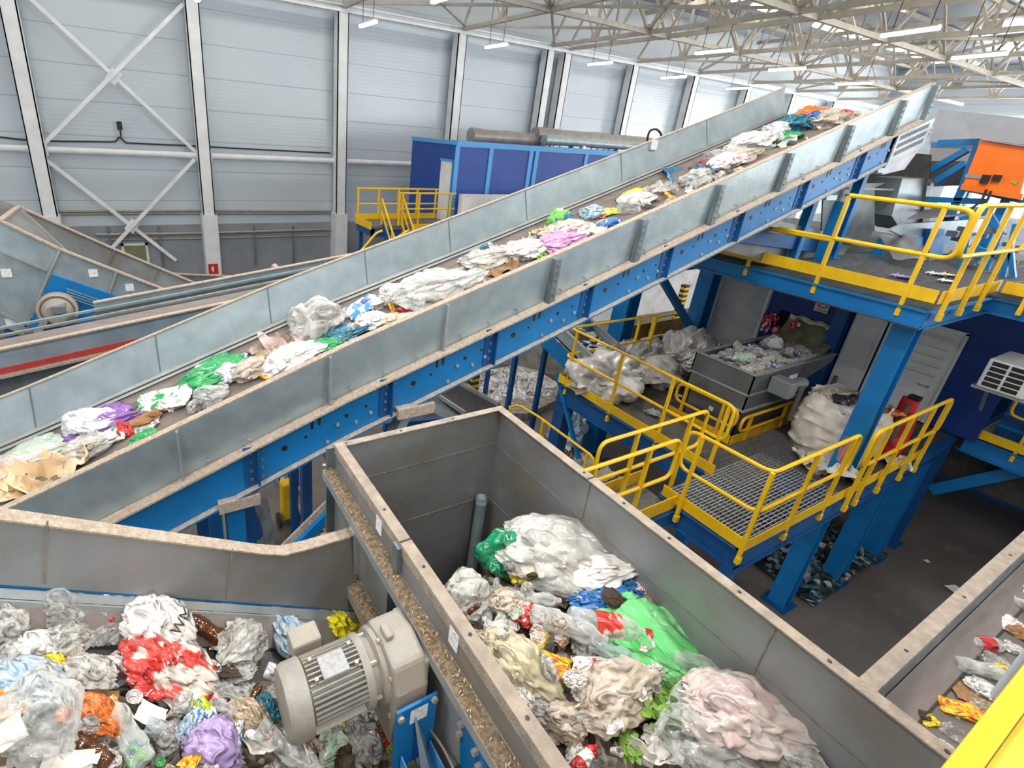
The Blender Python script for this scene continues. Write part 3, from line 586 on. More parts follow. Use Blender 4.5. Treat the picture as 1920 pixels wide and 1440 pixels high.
grating('floor_grating', 'light steel floor grating at the near corner of the lower platform', 5.95, 8.35, 2.16, 3.24, 2.7, 'x')
grating('floor_grating', 'darker floor grating between the grey box machine and the big bag', 7.1, 9.3, 2.9, 3.62, 2.702, 'y', grat_d)
railing('guard_railing', 'yellow railing with rounded ends around the near corner of the lower platform', [(5.86, 3.1), (5.9, 2.12), (7.97, 2.12)], 2.7, [(5.85, 2.92), (5.9, 2.12), (6.87, 2.11), (7.77, 2.11)], toe=[(5.9, 3.22), (5.9, 2.1), (8.3, 2.1)])
railing('guard_railing', 'long yellow railing along the inner edge of the lower platform, in front of the bags', [(9.6, 6.4), (7.06, 6.4), (7.03, 3.22)], 2.7, [(9.5, 6.4), (9.0, 6.4), (7.05, 6.22), (7.03, 5.15), (7.03, 4.18), (7.03, 3.3)], toe=[(9.6, 6.4), (7.0, 6.4), (7.0, 3.2)], loops=(0, 1))
railing('guard_railing', 'yellow railing beside the big white bag and red extinguisher', [(8.22, 2.06), (10.76, 2.06)], 2.7, [(8.32, 2.05), (8.62, 2.05), (9.3, 2.05), (10.05, 2.05), (10.6, 2.05)], toe=[(8.3, 2.1), (10.9, 2.1)])
railing('stair_railing', 'yellow stair gate railing nearest the grey hopper rim', [(3.7, 3.0), (5.55, 3.0)], 2.7, [(5.0, 3.0), (4.1, 3.0)], foot=.3)
railing('stair_railing', 'yellow stair railing just behind the one at the grey hopper rim', [(4.5, 3.3), (6.55, 3.3)], 2.72, [(5.15, 3.3), (6.2, 3.3)], foot=.2)
sw = thing('stair_walkway', 'dark walkway with yellow kick boards leading from the lower platform behind the hopper', 'walkway', (5, 3.1, 2.6))
MB().box((3.6, 3.02, 2.56), (5.93, 3.6, 2.6)).build('tread_plate', grat_d, sw)
for y in (3.02, 3.6): MB().box((3.6, y-.008, 2.62), (5.95, y+.008, 2.82)).build('kick_board', yel_w if y > 3.3 else yel, sw)
for y in (3.02, 3.6): MB().beam((3.6, y, 2.48), (5.95, y, 2.48), .08, .2).build('side_beam', blue_d, sw)
railing('low_guard_rail', 'low yellow guard rail beside the left face of the grey box machine', [(8.02, 4.66), (8.04, 3.62)], 2.7, [(8.02, 4.5), (8.03, 3.85)], top=.62, mid=.3, toe=[(8.0, 4.7), (8.05, 3.62)], m=yel_w, foot=0)
railing('low_guard_rail', 'low yellow guard rail in front of the grey box machine', [(8.2, 3.6), (9.7, 3.6)], 2.7, [(8.45, 3.6), (9.5, 3.6)], top=.45, mid=.2, toe=[(8.05, 3.6), (9.8, 3.6)], m=yel_w, foot=0)
# ---- floor level bunker railing behind the hopper
railing('guard_railing', 'yellow railing around the cardboard pile behind the grey hopper', [(6.3, 6.89), (7.34, 6.88), (7.42, 6.4), (7.4, 5.2), (7.38, 4.6)][0:1]+[(7.0, 7.0), (6.9, 5.2)][0:0]+[(6.55, 6.89), (6.62, 6.4), (6.6, 4.9)], 1.0, [(6.3, 6.85), (6.6, 6.2), (6.6, 5.05)], top=1.0, mid=.5, loops=(0, 1), foot=1.0)
# ---- grey box machine with waste
bm_ = thing('box_feeder', 'grey steel box machine full of sorted waste on the lower platform', 'machine', (9, 4.1, 2.7))
x0, x1, y0, y1 = 8.3, 9.75, 3.72, 4.62
def hollow(mb, x0, x1, y0, y1, z0, z1, t=.02):
    mb.box((x0, y0, z0), (x0+t, y1, z1)); mb.box((x1-t, y0, z0), (x1, y1, z1)); mb.box((x0, y0, z0), (x1, y0+t, z1)); mb.box((x0, y1-t, z0), (x1, y1, z1)); return mb
gm = mat('machine_grey_steel', '6e7273', '5e6263', 3, .45, .4, .1, 30)
b = MB(); hollow(b, x0, x1, y0, y1, 2.72, 3.22); b.build('lower_box', gm, bm_)
b = MB(); hollow(b, x0-.05, x1+.02, y0-.05, y1+.05, 3.24, 3.86); b.build('upper_box', gm, bm_)
b = MB(); b.box((x0-.08, y0-.08, 3.22), (x1+.05, y1+.08, 3.25)); b.box((x0-.06, y0-.06, 3.5), (x1+.03, y0-.045, 3.53)); b.box((x0-.065, y0-.06, 3.5), (x0-.05, y1+.06, 3.53)); b.build('seam_flange', galv2, bm_)
b = MB(); b.box((x0-.07, y0-.07, 3.86), (x0, y1+.07, 3.875)); b.box((x0, y0-.07, 3.86), (x1+1.0, y0-.0, 3.875)); b.box((x0, y1, 3.86), (x1+1.0, y1+.07, 3.875)); b.build('rim', galv2, bm_)
b = MB(); b.plate([(x1, y0-.05, 3.86), (x1, y0-.05, 3.45), (x1+1.0, y0-.05, 3.74), (x1+1.0, y0-.05, 3.86)], (0, .02, 0)); b.plate([(x1, y1+.05, 3.86), (x1, y1+.05, 3.4), (x1+1.0, y1+.05, 3.74), (x1+1.0, y1+.05, 3.86)], (0, -.02, 0)); b.plate([(x0, y0, 3.6), (x1+1, y0, 3.72), (x1+1, y1, 3.72), (x0, y1, 3.6)], (0, 0, .02)); b.build('trough', gm, bm_)
p = at(1495, 650, Y=y0-.06); MB().box((9.35, y0-.058, 3.45), (9.6, y0-.052, 3.68)).build('sticker', sticker, bm_)
MB().box((8.225, 4.1, 3.0), (8.245, 4.17, 3.07)).build('sticker', sticker, bm_)
t = thing('drive_motor', 'small grey drive motor on the side of the grey box machine', 'motor', (10, 3.5, 3.4)); c = at(1490, 722, Y=3.45)
MB().cyl(c+V((-.18, 0, 0)), c+V((.2, 0, .0)), .1, 16).cyl(c+V((.2, 0, 0)), c+V((.26, 0, 0)), .085, 16).build('housing', mat('motor_blue_grey', '7b8288', None, rough=.45, metal=.2), t, smooth=True)
MB().box(c+V((-.38, -.12, -.14)), c+V((-.16, .2, .14))).build('gearbox', MATS['motor_blue_grey'], t, bevel=.02)
# ---- steel posts on the floor
def hpost(x, y, z0, z1, w, nm, par=None, m=None):
    t = thing('steel_post', nm, 'post', (x, y, z0), 'blue deck posts'); b = MB(); b.ibeam((x, y, z0+.03), (x, y, z1), w, w, (1, 0, 0), .02); b.build('shaft', m or blue, t)
    MB().box((x-w*.8, y-w*.8, z0), (x+w*.8, y+w*.8, z0+.03)).build('base_plate', blue_d, t)
    MB().box((x-w*.55, y-w*.55, z1), (x+w*.55, y+w*.55, z1+.02)).build('cap_plate', blue, t); return t
hpost(8.97, 2.44, 0, 5.12, .25, 'bright blue steel post at the near corner under the upper platform')
hpost(10.4, 2.3, 0, 2.34, .26, 'blue steel post under the lower platform beside a waste heap')
hpost(11.9, 2.3, 0, 2.34, .28, 'blue steel post standing right of the waste heap on the floor')
hpost(9.25, 7.0, 0, 5.15, .36, 'blue steel post behind the grey waste bags')
hpost(12.25, 7.15, 0, 5.15, .36, 'blue steel post left of the white roller door')
hpost(12.35, 4.35, 2.665, 5.0, .22, 'slim blue post between the cabin opening and white door', m=blue_d)
hpost(12.75, 2.3, 0, 5.15, .24, 'blue steel post right of the louvred white door', m=blue_d)
tag(MB().beam((9.25, 7.0, 4.6), (12.25, 7.15, 4.6), .16, .2).build('cross_beam', blue_d), 'dark blue cross beam between the two posts behind the waste bags', 'beam')
tag(MB().beam(at(1240, 520, Y=7.1), at(1310, 640, Y=7.1), .14, .14).build('diagonal_brace', blue), 'blue diagonal brace left of the white roller door', 'brace')
tag(MB().beam(at(1085, 570, Y=7.0), at(1115, 640, Y=7.0), .12, .12).build('diagonal_brace', blue), 'blue diagonal brace left of the post behind the bags', 'brace')
# ---- upper deck
ud = thing('upper_deck', 'blue steel frame of the upper platform with ribbed steel floor', 'platform', (11, 5, 5.3))
b = MB(); b.ibeam((8.5, 2.2, 5.28), (8.5, 8, 5.28), .12, .22); b.ibeam((8.5, 2.2, 5.28), (10.6, 2.2, 5.28), .12, .22); b.ibeam((10.6, 1.2, 5.28), (10.6, 2.2, 5.28), .12, .22); b.ibeam((8.5, 8, 5.28), (17, 8, 5.28), .12, .22); b.ibeam((10.6, 1.2, 5.28), (17, 1.2, 5.28), .12, .22)
for x in (10.4, 12.4, 14.4, 16.4): b.ibeam((x, 2.2, 5.28), (x, 8, 5.28), .12, .2)
b.build('frame', blue, ud)
b = MB(); b.box((8.52, 2.2, 5.38), (17, 8, 5.42)); b.box((10.6, 1.2, 5.38), (17, 2.2, 5.42)); b.build('floor_plate', mat('deck_dark', '55585c', '44474a', 6, .6, .3), ud)
MB().box((8.48, 2.2, 5.145), (8.66, 8, 5.165)).build('dirty_flange', mat('dirty_brown_flange', '6f655a', '8c857c', 12, .8), ud)
g_ = grating('deck_grating', 'long ribbed grating floor of the upper platform', 8.55, 15, 2.24, 6.8, 5.5, 'y', mat('grating_grey', '85898c', '6e7275', 10, .5, .4), sp=.07, cr=.5)
grating('deck_grating', 'grating strip at the right end of the upper platform', 10.66, 15, 1.24, 2.2, 5.5, 'y', MATS['grating_grey'], sp=.07, cr=.5)
railing('guard_railing', 'yellow railing along the front edge of the upper platform', [(8.5, 3.45), (8.5, 2.2)], 5.5, [(8.5, 3.45), (8.5, 2.47)], toe=[(8.5, 8), (8.5, 2.18)], foot=.25, loops=(0, 1), mid=.53, r=.028)
railing('low_guard_rail', 'lower yellow rail of the upper platform passing under the long conveyor', [(8.5, 5.8), (8.5, 3.45)], 5.5, [(8.5, 4.43)], top=.53, mid=.5, foot=.25, loops=(0, 0), r=.026)
railing('guard_railing', 'yellow railing of closely spaced posts at the right corner of the upper platform', [(8.2, 2.1), (10.45, 2.1)], 5.5, [(8.64, 2.12), (9.28, 2.12), (9.9, 2.12)], toe=[(8.5, 2.15), (10.55, 2.15)], foot=.22, r=.028, top=1.17, mid=.6)
railing('guard_railing', 'yellow railing at the right edge of the photo on the upper platform', [(10.5, 2.05), (10.5, .9)], 5.5, [(10.5, 1.85), (10.5, 1.4)], toe=[(10.5, 2.1), (10.5, .9)], foot=.25)
# paper stuck under the corner
tag(MB().plate([at(x, y, Z=5.142) for x, y in ((1693, 585), (1718, 590), (1716, 610), (1688, 603))], (0, 0, .004)).build('paper_sheet', white_p), 'white paper scrap caught on the post top under the upper platform', 'paper')
# ---- sorting cabin wall under the upper deck
cab = thing('sorting_cabin', 'dark blue sorting cabin with white doors under the upper platform', 'cabin', (12.5, 4.5, 2.7))
WX = 12.5
b = MB(); b.box((WX, 5.55, 2.665), (WX+.1, 7.2, 5.15)); b.box((WX, 4.5, 3.9), (WX+.1, 5.55, 5.15)); b.box((WX, 1.9, 2.665), (WX+.1, 4.5, 5.15)); b.box((WX, 4.5, 2.665), (WX+.1, 5.55, 3.0)); b.build('wall', mat('cabin_deep_blue', '123884', '103076', 2, .45), cab)
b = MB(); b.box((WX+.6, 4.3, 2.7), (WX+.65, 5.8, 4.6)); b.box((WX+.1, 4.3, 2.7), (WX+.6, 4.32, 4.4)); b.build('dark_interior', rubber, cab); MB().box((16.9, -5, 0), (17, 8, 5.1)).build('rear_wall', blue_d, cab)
wd = MB(); wd.box((WX-.05, 5.85, 2.68), (WX, 6.95, 4.7)); wd.build('roller_door', mat('roller_door_grey', 'c4c4c2', 'b4b4b4', 3, .4), cab)
b = MB(); 
for i in range(16): b.box((WX-.056, 5.9, 2.75+i*.12), (WX-.05, 6.9, 2.757+i*.12))
b.box((WX-.08, 5.8, 2.68), (WX, 5.86, 4.75)); b.box((WX-.08, 6.94, 2.68), (WX, 7.0, 4.75)); b.build('door_frame', white_p, cab)
for k, (ya, yb) in enumerate(((3.72, 4.15), (2.62, 3.6))):
    d_ = MB().box((WX-.05, ya, 2.68), (WX, yb, 4.4)).build('door', white_p, cab, label=['plain white door leaf', 'louvred white door'][k])
    doorl = d_
    b = MB(); b.box((WX-.07, ya-.04, 2.68), (WX-.04, ya, 4.44)); b.box((WX-.07, yb, 2.68), (WX-.04, yb+.04, 4.44)); b.box((WX-.07, ya-.04, 4.4), (WX-.04, yb+.04, 4.45)); b.build('door_frame', white_p, cab)
b = MB()
for i in range(5):
    z = 4.28-i*.17; b.hexa([(WX-.06, 2.72, z-.06), (WX-.06, 3.5, z-.06), (WX-.05, 3.5, z-.06), (WX-.05, 2.72, z-.06), (WX-.1, 2.72, z-.04), (WX-.1, 3.5, z-.04), (WX-.05, 3.5, z+.02), (WX-.05, 2.72, z+.02)])
b.build('louvre', white_p, doorl)
doorh = [o for o in cab.children if o.name.startswith('door') and not 'frame' in o.name][-1]
MB().cyl((WX-.1, 2.76, 3.35), (WX-.1, 2.9, 3.35), .012, 8).box((WX-.1, 2.74, 3.33), (WX-.05, 2.77, 3.37)).build('door_handle', galv, doorh)
b = MB(); b.box((WX-.06, 2.8, 2.75), (WX-.05, 3.45, 3.05)); b.box((WX-.06, 2.8, 3.12), (WX-.05, 3.45, 3.4)); b.build('door_panel', col_m, doorl)
# flap curtain in the opening
def sheet_grid(f, nu, nv): 
    b = MB(); vs = [f(i/nu, j/nv) for j in range(nv+1) for i in range(nu+1)]
    return b.add(vs, [(j*(nu+1)+i, j*(nu+1)+i+1, (j+1)*(nu+1)+i+1, (j+1)*(nu+1)+i) for j in range(nv) for i in range(nu)])
o = sheet_grid(lambda u, v: V((WX-.04-.6*v*v, 4.3+1.0*u, 3.9-.6*v+.02*sin(u*19))), 24, 10).build('plastic_curtain', mat('clear_yellowish_curtain', 'a3a083', '6e6b52', 3, .08, 0, .3, 5, coat=.6), cab, smooth=True)
# no smoking sign
c = at(1543, 572, X=WX-.02); t = thing('no_smoking_sign', 'white no smoking sign on the blue cabin wall above the opening', 'sign', tuple(c))
MB().box((c.x-.01, c.y-.13, c.z-.15), (c.x, c.y+.13, c.z+.15)).build('plate', white_p, t)
b = MB(); cc = c+V((-.014, 0, .03)); b.tube([cc+V((0, .09*cos(a*pi/12), .09*sin(a*pi/12))) for a in range(25)], .011, 6, False); b.beam(cc+V((0, -.06, .06)), cc+V((0, .06, -.06)), .01, .016); b.build('red_ring', red_p, t)
MB().box((cc.x-.002, cc.y-.05, cc.z-.01), (cc.x+.002, cc.y+.05, cc.z+.01)).box((cc.x-.002, cc.y-.1, cc.z-.15), (cc.x+.002, cc.y+.1, cc.z-.14)).build('cigarette', black_m, t)
# garland
t = thing('tinsel_garland', 'red and white tinsel garland hanging at the cabin opening', 'garland', tuple(at(1470, 610, X=WX-.1)))
pts = rnd([at(x, y, X=WX-.12) for x, y in ((1433, 633), (1437, 605), (1450, 590), (1455, 622), (1470, 632), (1482, 612), (1503, 600))], .3, 8)
b = MB(); b2 = MB(); random.seed(3)
for k in range(300):
    i = random.randrange(len(pts)-1); p = pts[i].lerp(pts[i+1], random.random())+V([random.gauss(0, .036) for _ in range(3)])
    s = random.uniform(.022, .042); q = b if k % 3 else b2; q.cyl(p-V((0, 0, s)), p+V((0, 0, s)), s, 6, s*.4)
tag(b.build('red_tinsel', mat('red_tinsel_foil', 'd01c3c', 'a01030', 60, .3, .2), t), kind='stuff'); tag(b2.build('white_tinsel', mat('white_tinsel_foil', 'f0dfe2', None, rough=.3), t), kind='stuff')
# air conditioner
t = thing('air_conditioner', 'white air conditioner outdoor unit bracketed on the right', 'air conditioner', (11.2, 1.6, 4.1))
MB().box((10.9, 1.45, 4.05), (11.75, 1.95, 4.5)).build('housing', white_p, t, bevel=.02)
b = MB()
for i in range(5):
    for j in range(2): b.box((10.893, 1.53+j*.2, 4.09+i*.08), (10.9, 1.7+j*.2, 4.15+i*.08))
b.build('grille', black_m, [c for c in t.children if 'housing' in c.name][0])
MB().box((10.95, 1.4, 4.0), (11.7, 2.0, 4.04)).beam((11.6, 1.95, 4.0), (12.3, 2.0, 3.3), .04, .04).build('bracket', galv, t)
# blue ribbed wall and right hand deck
rw = thing('ribbed_wall', 'blue ribbed steel wall right of the louvred door', 'wall', (13.1, 1, 2.7)); b = MB(); b.box((13.1, -1.5, 2.7), (13.2, 1.85, 5.0))
b.build('sheet', blue_d, rw); b = MB()
for i in range(9): b.box((13.06, .9, 2.9+i*.24), (13.1, 1.84, 2.95+i*.24))
b.build('rib', blue, rw)
rd = thing('side_deck', 'blue framed grating deck at the right edge of the photo', 'platform', (12.8, 1.2, 2.6))
b = MB(); b.ibeam((12.75, 2.05, 2.5), (12.75, -1.5, 2.5), .12, .3); b.ibeam((12.75, 2.05, 2.5), (17, 2.05, 2.5), .12, .3); b.beam(at(1745, 918, X=13.2), at(1935, 878, X=13.2), .1, .2); b.build('frame', blue, rd)
MB().box((13.32, -2.5, 1.55), (13.36, 7, 2.62)).build('void_shade_panel', rubber, rd)  # black sheet put in for the shade below the deck
MB().box((12.8, -1.5, 2.64), (17, 2.05, 2.66)).build('floor_plate', MATS['deck_dark'], rd)
grating('deck_grating', 'grating floor of the side deck at the right edge', 12.8, 15.5, -.5, 2.0, 2.7, 'y', grat, sp=.07, cr=.4)
railing('guard_railing', 'yellow railing on the side deck below the air conditioner', [(12.75, 1.75), (12.75, -.6)], 2.7, [(12.75, 1.45), (12.75, .7)], toe=[(12.7, 2.0), (12.7, -.8)])
# cabinet behind right deck
tag(MB().box((15.4, .1, 2.7), (15.6, 1.5, 4.9)).build('grey_cupboard', mat('cupboard_grey', '8f9498', None, rough=.5)), 'grey cupboard standing on the side deck', 'cabinet')

# ================================================================== MACHINES ON THE UPPER DECK
def px_plate(pts, Y, th, m, nm, par, **k): return MB().plate([at(x, y, Y=Y) for x, y in pts], (0, th, 0)).build(nm, m, par, **k)
m1 = thing('receiving_hopper', 'dark grey receiving hopper under the head of the long conveyor', 'hopper', (11, 5, 5.5))
px_plate(((1545, 345), (1660, 343), (1640, 352), (1640, 432), (1612, 462), (1570, 452), (1540, 447)), 4.3, .02, galv_d, 'side_panel', m1)
def pxx(pts, X, th, m, nm, par, **k): return MB().plate([at(x, y, X=X) for x, y in pts], (th, 0, 0)).build(nm, m, par, **k)
pxx(((1590, 352), (1600, 318), (1690, 285), (1745, 290), (1742, 348)), 13.0, .05, rubber, 'rubber_curtain', m1)
pxx(((1745, 302), (1850, 302), (1850, 345), (1700, 350), (1650, 356), (1700, 300)), 14.0, .6, mat('dark_belt_drum', '4c5055', '3c4045', 2, .5), 'belt_side', m1)
px_plate(((1692, 335), (1742, 335), (1735, 395), (1728, 430), (1690, 432), (1672, 405)), 4.2, .4, galv, 'end_chute', m1, label='bright galvanised end chute')
px_plate(((1740, 335), (1752, 338), (1742, 420), (1728, 428)), 4.15, .1, galv_d, 'end_flange', m1)
b = MB(); b.beam(at(1560, 352, Y=4.28), at(1690, 356, Y=4.28), .03, .03); b.beam(at(1590, 366, Y=4.28), at(1690, 378, Y=4.28), .04, .03); b.build('stiffener', galv2, m1)
c2 = thing('flat_conveyor', 'low flat conveyor with grey rubber apron on the upper platform', 'conveyor', (11, 4, 5.6))
px_plate(((1360, 402), (1480, 425), (1585, 448), (1600, 454), (1560, 505), (1470, 500), (1360, 470)), 4.25, .03, galv_d, 'side_panel', c2)
b = MB(); b.beam(at(1350, 396, Y=4.2), at(1640, 462, Y=4.2), .05, .1); b.build('top_edge', galv2, c2)
q0, q1, q2 = at(1650, 440, Y=4.1), at(1700, 440, Y=4.1), at(1735, 478, Y=4.1)
o = sheet_grid(lambda u, v: at(1645+(1702-1645)*(1-v)+u*(38-8*v), 440+46*u**1.5, X=11.2-.5*u+.25*v)+V((0, 0, .015*sin(v*9+u*4))), 20, 12).build('rubber_apron', mat('light_grey_rubber', '9ea0a2', '8b8d90', 4, .5, 0, .1, 20), c2, smooth=True)
for px, py in ((1640, 500), (1560, 440)): p = at(px, py, Y=4.0); b = MB(); b.box((p.x-.07, 3.95, 5.5), (p.x+.07, 4.1, p.z+.5)); b.build('leg', blue, c2)
px_plate(((1355, 425), (1550, 450), (1545, 475), (1350, 450)), 4.15, .06, blue_d, 'side_beam', c2)
c3 = thing('cross_conveyor', 'galvanised and blue conveyor with orange waste behind the yellow posts', 'conveyor', (13, 3.4, 5.6))
px_plate(((1695, 420), (1850, 410), (1850, 435), (1700, 447), (1670, 432)), 3.6, .05, galv, 'side_panel', c3)
px_plate(((1700, 447), (1850, 435), (1850, 448), (1705, 462)), 3.58, .05, blue_l, 'side_beam', c3)
px_plate(((1706, 462), (1850, 448), (1850, 495), (1720, 500)), 3.75, .05, mat('hazy_machine_side', '8f9ba6', '6f7c88', 3, .4), 'lower_side', c3)
MB().plate([at(x, y, Z=6.25) for x, y in ((1700, 412), (1850, 402), (1850, 390), (1740, 392))], (0, 0, .03)).build('belt', belt_d, c3)
px_plate(((1745, 430), (1772, 430), (1765, 500), (1740, 500)), 3.5, .08, blue, 'support', c3)
fr = thing('support_stand', 'tall blue strut stand left of the orange machine', 'frame', (13, 4.3, 5.5))
b = MB()
for a, c_ in (((1782, 420), (1835, 272)), ((1640+60, 345), (1815, 280)), ((1755, 340), (1812, 305)), ((1760, 268), (1838, 266)), ((1690, 372), (1850, 378)), ((1800, 350), (1930, 378))): b.beam(at(*a, X=13.3), at(*c_, X=13.3), .1, .14, (1, 0, 0))
b.build('strut', blue, fr)
b = MB()
for a, c_ in (((1830, 395), (1800, 505)), ((1850, 390), (1880, 440)), ((1880, 430), (1850, 505)), ((1800, 410), (1850, 400)), ((1895, 470), (1900, 520)), ((1820, 460), (1870, 480)), ((1905, 420), (1880, 520))): b.beam(at(*a, X=12.0), at(*c_, X=12.0), .06, .08, (1, 0, 0))
b.each('lower_strut', blue, fr)
b = MB()
random.seed(5)
for k in range(26):
    p = at(random.uniform(1790, 1915), random.uniform(430, 500), X=random.uniform(12.0, 12.6)); s = random.uniform(.03, .1); b.box(p, p+V((s, s*1.5, s)))
tag(b.build('small_fittings', galv_d, fr), kind='stuff')
om = thing('orange_machine', 'orange machine housing with switch panel at the right edge on the upper platform', 'machine', (13, 3.9, 6))
pts = [at(x, y, X=13.0) for x, y in ((1838, 262), (1935, 277), (1912, 368), (1802, 352))]
MB().plate(pts, (.8, 0, 0)).build('housing', orange, om, bevel=.02)
hs_ = om.children[0]
for yy in (3.75, 4.35):
    p = at(1850, 350, X=13.2); MB().box((13.25, p.y-.35+(yy-3.75), 5.5), (13.37, p.y-.23+(yy-3.75), p.z)).build('leg', blue, om)
pts = [at(x, y, X=12.94) for x, y in ((1800, 355), (1915, 375), (1918, 364), (1804, 344))]; MB().plate(pts, (.06, 0, 0)).build('lower_lip', orange, om)
b = MB(); c = at(1848, 336, X=12.99); b.box(c+V((-.05, -.05, -.07)), c+V((0, .05, .07))); c = at(1870, 334, X=12.99); b.box(c+V((-.05, -.05, -.05)), c+V((0, .05, .05))); b.each('switch', black_m, hs_)
c = at(1826, 331, X=12.99); MB().box(c+V((-.01, -.11, -.03)), c+V((0, .11, .03))).build('name_plate', galv2, om)
c = at(1903, 342, X=12.99); MB().cyl(c, c+V((-.01, 0, 0)), .05, 3).build('warning_triangle', mat('warning_green', '8fb04a', None), om)
b = MB(); b.tube(rnd([at(x, y, X=12.8) for x, y in ((1850, 355), (1840, 378), (1815, 395))], .1), .02, 6).tube(rnd([at(x, y, X=12.8) for x, y in ((1858, 358), (1850, 380), (1828, 398))], .1), .02, 6).build('hose', rubber, om, smooth=True)
pts = [at(x, y, X=12.9) for x, y in ((1815, 247), (1830, 240), (1950, 242), (1950, 276), (1848, 262))]; tag(MB().plate(pts, (.9, 0, 0)).build('machine_cover', mat('cover_grey', '9a9aa0', None, rough=.5)), 'grey sheet cover above the orange machine', 'cover')
big = thing('large_machine', 'large white and grey machine body beyond the conveyor head', 'machine', (17, 6, 6))
pxx(((1740, 270), (1930, 285), (1930, 222), (1760, 205)), 22.0, 1.2, mat('machine_white', 'e8ecf0', 'd8dce2', 2, .4), 'body', big)
pxx(((1745, 266), (1850, 268), (1850, 277), (1745, 275)), 18.0, .2, blue_l, 'blue_band', big)
pxx(((1745, 275), (1880, 277), (1880, 303), (1740, 303)), 18.05, .3, mat('machine_beige_grey', 'b4b0ae', None), 'lower_body', big)
for x, yy in ((1760, 5), (1840, 5)): p = at(x, 290, X=18.1); MB().box((18.1, p.y-.1, 0), (18.3, p.y+.1, p.z)).build('leg', blue_d, big)

# ================================================================== FAR LEFT: CONVEYORS
rc = thing('striped_conveyor', 'grey conveyor with a red stripe running behind the long conveyor on the left', 'conveyor', (0, 7.6, 4))
def rz(X): return 4.45+.131*X
def rstrip(y0, d0, y1, d1, m, nm, X=(-3.2, 3.6), th=(0, .02, 0), **k):
    b = MB(); a, c = X; n = 1
    b.hexa([V((a, y0, rz(a)+d0)), V((c, y0, rz(c)+d0)), V((c, y0, rz(c)+d0))+V(th), V((a, y0, rz(a)+d0))+V(th), V((a, y1, rz(a)+d1)), V((c, y1, rz(c)+d1)), V((c, y1, rz(c)+d1))+V(th), V((a, y1, rz(a)+d1))+V(th)]); return b.build(nm, m, rc, **k)
rstrip(7.2, -.24, 7.2, 0, galv, 'side_panel'); rstrip(7.16, 0, 7.16, .02, dust_m, 'rim', th=(0, .08, 0)); rstrip(7.18, -.3, 7.18, -.23, redstripe, 'red_stripe'); rstrip(7.12, -.34, 7.12, -.31, dust_m, 'ledge', th=(0, .1, 0))
rstrip(7.25, -.6, 7.22, -.34, galv_d, 'lower_panel'); rstrip(7.15, -.66, 7.15, -.62, dust_m, 'ledge', th=(0, .1, 0)); rstrip(7.22, -.85, 7.22, -.66, blue, 'side_beam')
rstrip(8.15, -.25, 8.15, .06, galv, 'side_panel', X=(-.55, 3.6)); rstrip(8.12, .06, 8.12, .08, dust_m, 'rim', X=(-.55, 3.6), th=(0, .08, 0)); rstrip(7.3, -.28, 7.3, -.26, rubber, 'belt', th=(0, .8, 0))
rstrip(7.95, -.1, 7.95, -.07, galv2, 'clamp_strip', th=(0, .05, 0)); rstrip(8.02, -.02, 8.02, .01, galv, 'clamp_strip', th=(0, .05, 0)); rstrip(7.8, -.2, 7.9, -.12, skirt, 'skirt')
for x in (-1, 2): b = MB(); b.beam((x, 7.3, 0), (x, 7.3, rz(x)-.8), .12, .12); b.build('leg', blue_d, rc)
wc = thing('chute_conveyor', 'deep galvanised chute conveyor descending from the left edge of the photo', 'conveyor', (-1, 11, 4))
Y1, Y2 = 10.5, 12.4
def pp(pts, Y): return [at(x, y, Y=Y) for x, y in pts]
MB().plate(pp(((-60, 385), (0, 413), (113, 467), (90, 515), (42, 627), (0, 610), (-60, 590)), Y1), (0, .02, 0)).build('side_panel', galv, wc, label='big outer side panel')
MB().plate(pp(((113, 467), (340, 555), (312, 590), (250, 568), (90, 515)), Y1), (0, .02, 0)).build('side_panel', galv, wc, label='narrow outer side panel')
MB().plate(pp(((-60, 345), (0, 374), (35, 387), (215, 467), (395, 543), (380, 590), (-60, 520)), Y2), (0, .02, 0)).build('side_panel', galv_in, wc, label='inner far side panel')
b = MB()
for pth, Y in ((((-60, 385), (0, 413), (113, 467), (340, 555)), Y1), (((35, 387), (215, 467), (395, 543)), Y2)):
    q = pp(pth, Y)
    for a, c_ in zip(q, q[1:]): b.beam(a, c_, .09, .03)
b.beam(at(35, 387, Y=Y2), at(0, 413, Y=Y1), .09, .03); b.build('rim', dust_m, wc)
b = MB()
for a, c_ in (((113, 467), (88, 520)), ((88, 520), (42, 627)), ((0, 470), (88, 507)), ((0, 585), (50, 612)), ((218, 510), (203, 553)), ((309, 548), (298, 575))): b.beam(at(*a, Y=Y1-.03), at(*c_, Y=Y1-.03), .03, .04)
b.each('panel_joint', galv2, wc)
b = MB(); q = at(215, 468, Y=Y2-.02); 
for a, c_ in (((215, 467), (205, 495)), ((300, 503), (290, 525))): b.beam(at(*a, Y=Y2-.02), at(*c_, Y=Y2-.02), .03, .03)
b.each('panel_joint', galv_d, wc)
MB().plate([at(-60, 600, Y=Y1+.05), at(312, 590, Y=Y1+.05), at(380, 590, Y=Y2-.05), at(-60, 520, Y=Y2-.05)], (0, 0, -.03)).build('chute_floor', galv_in, wc)
MB().plate([at(35, 387, Y=Y2-.02), at(0, 413, Y=Y1+.02), at(50, 560, Y=Y1+.3), at(125, 470, Y=Y2-.3)], (.02, 0, 0)).build('end_plate', galv_in, wc)
MB().plate(pp(((98, 515), (255, 568), (245, 585), (200, 600), (80, 548)), Y1-.05), (0, .1, 0)).build('side_beam', blue, wc)
MB().plate(pp(((80, 552), (172, 585), (178, 610), (130, 622), (50, 622)), Y1-.1), (0, .04, 0)).build('motor_plate', blue, wc)
b = MB()
for k in range(4): b.beam(at(125, 541+k*5, Y=Y1-.12), at(235, 580+k*5, Y=Y1-.12), .015, .015)
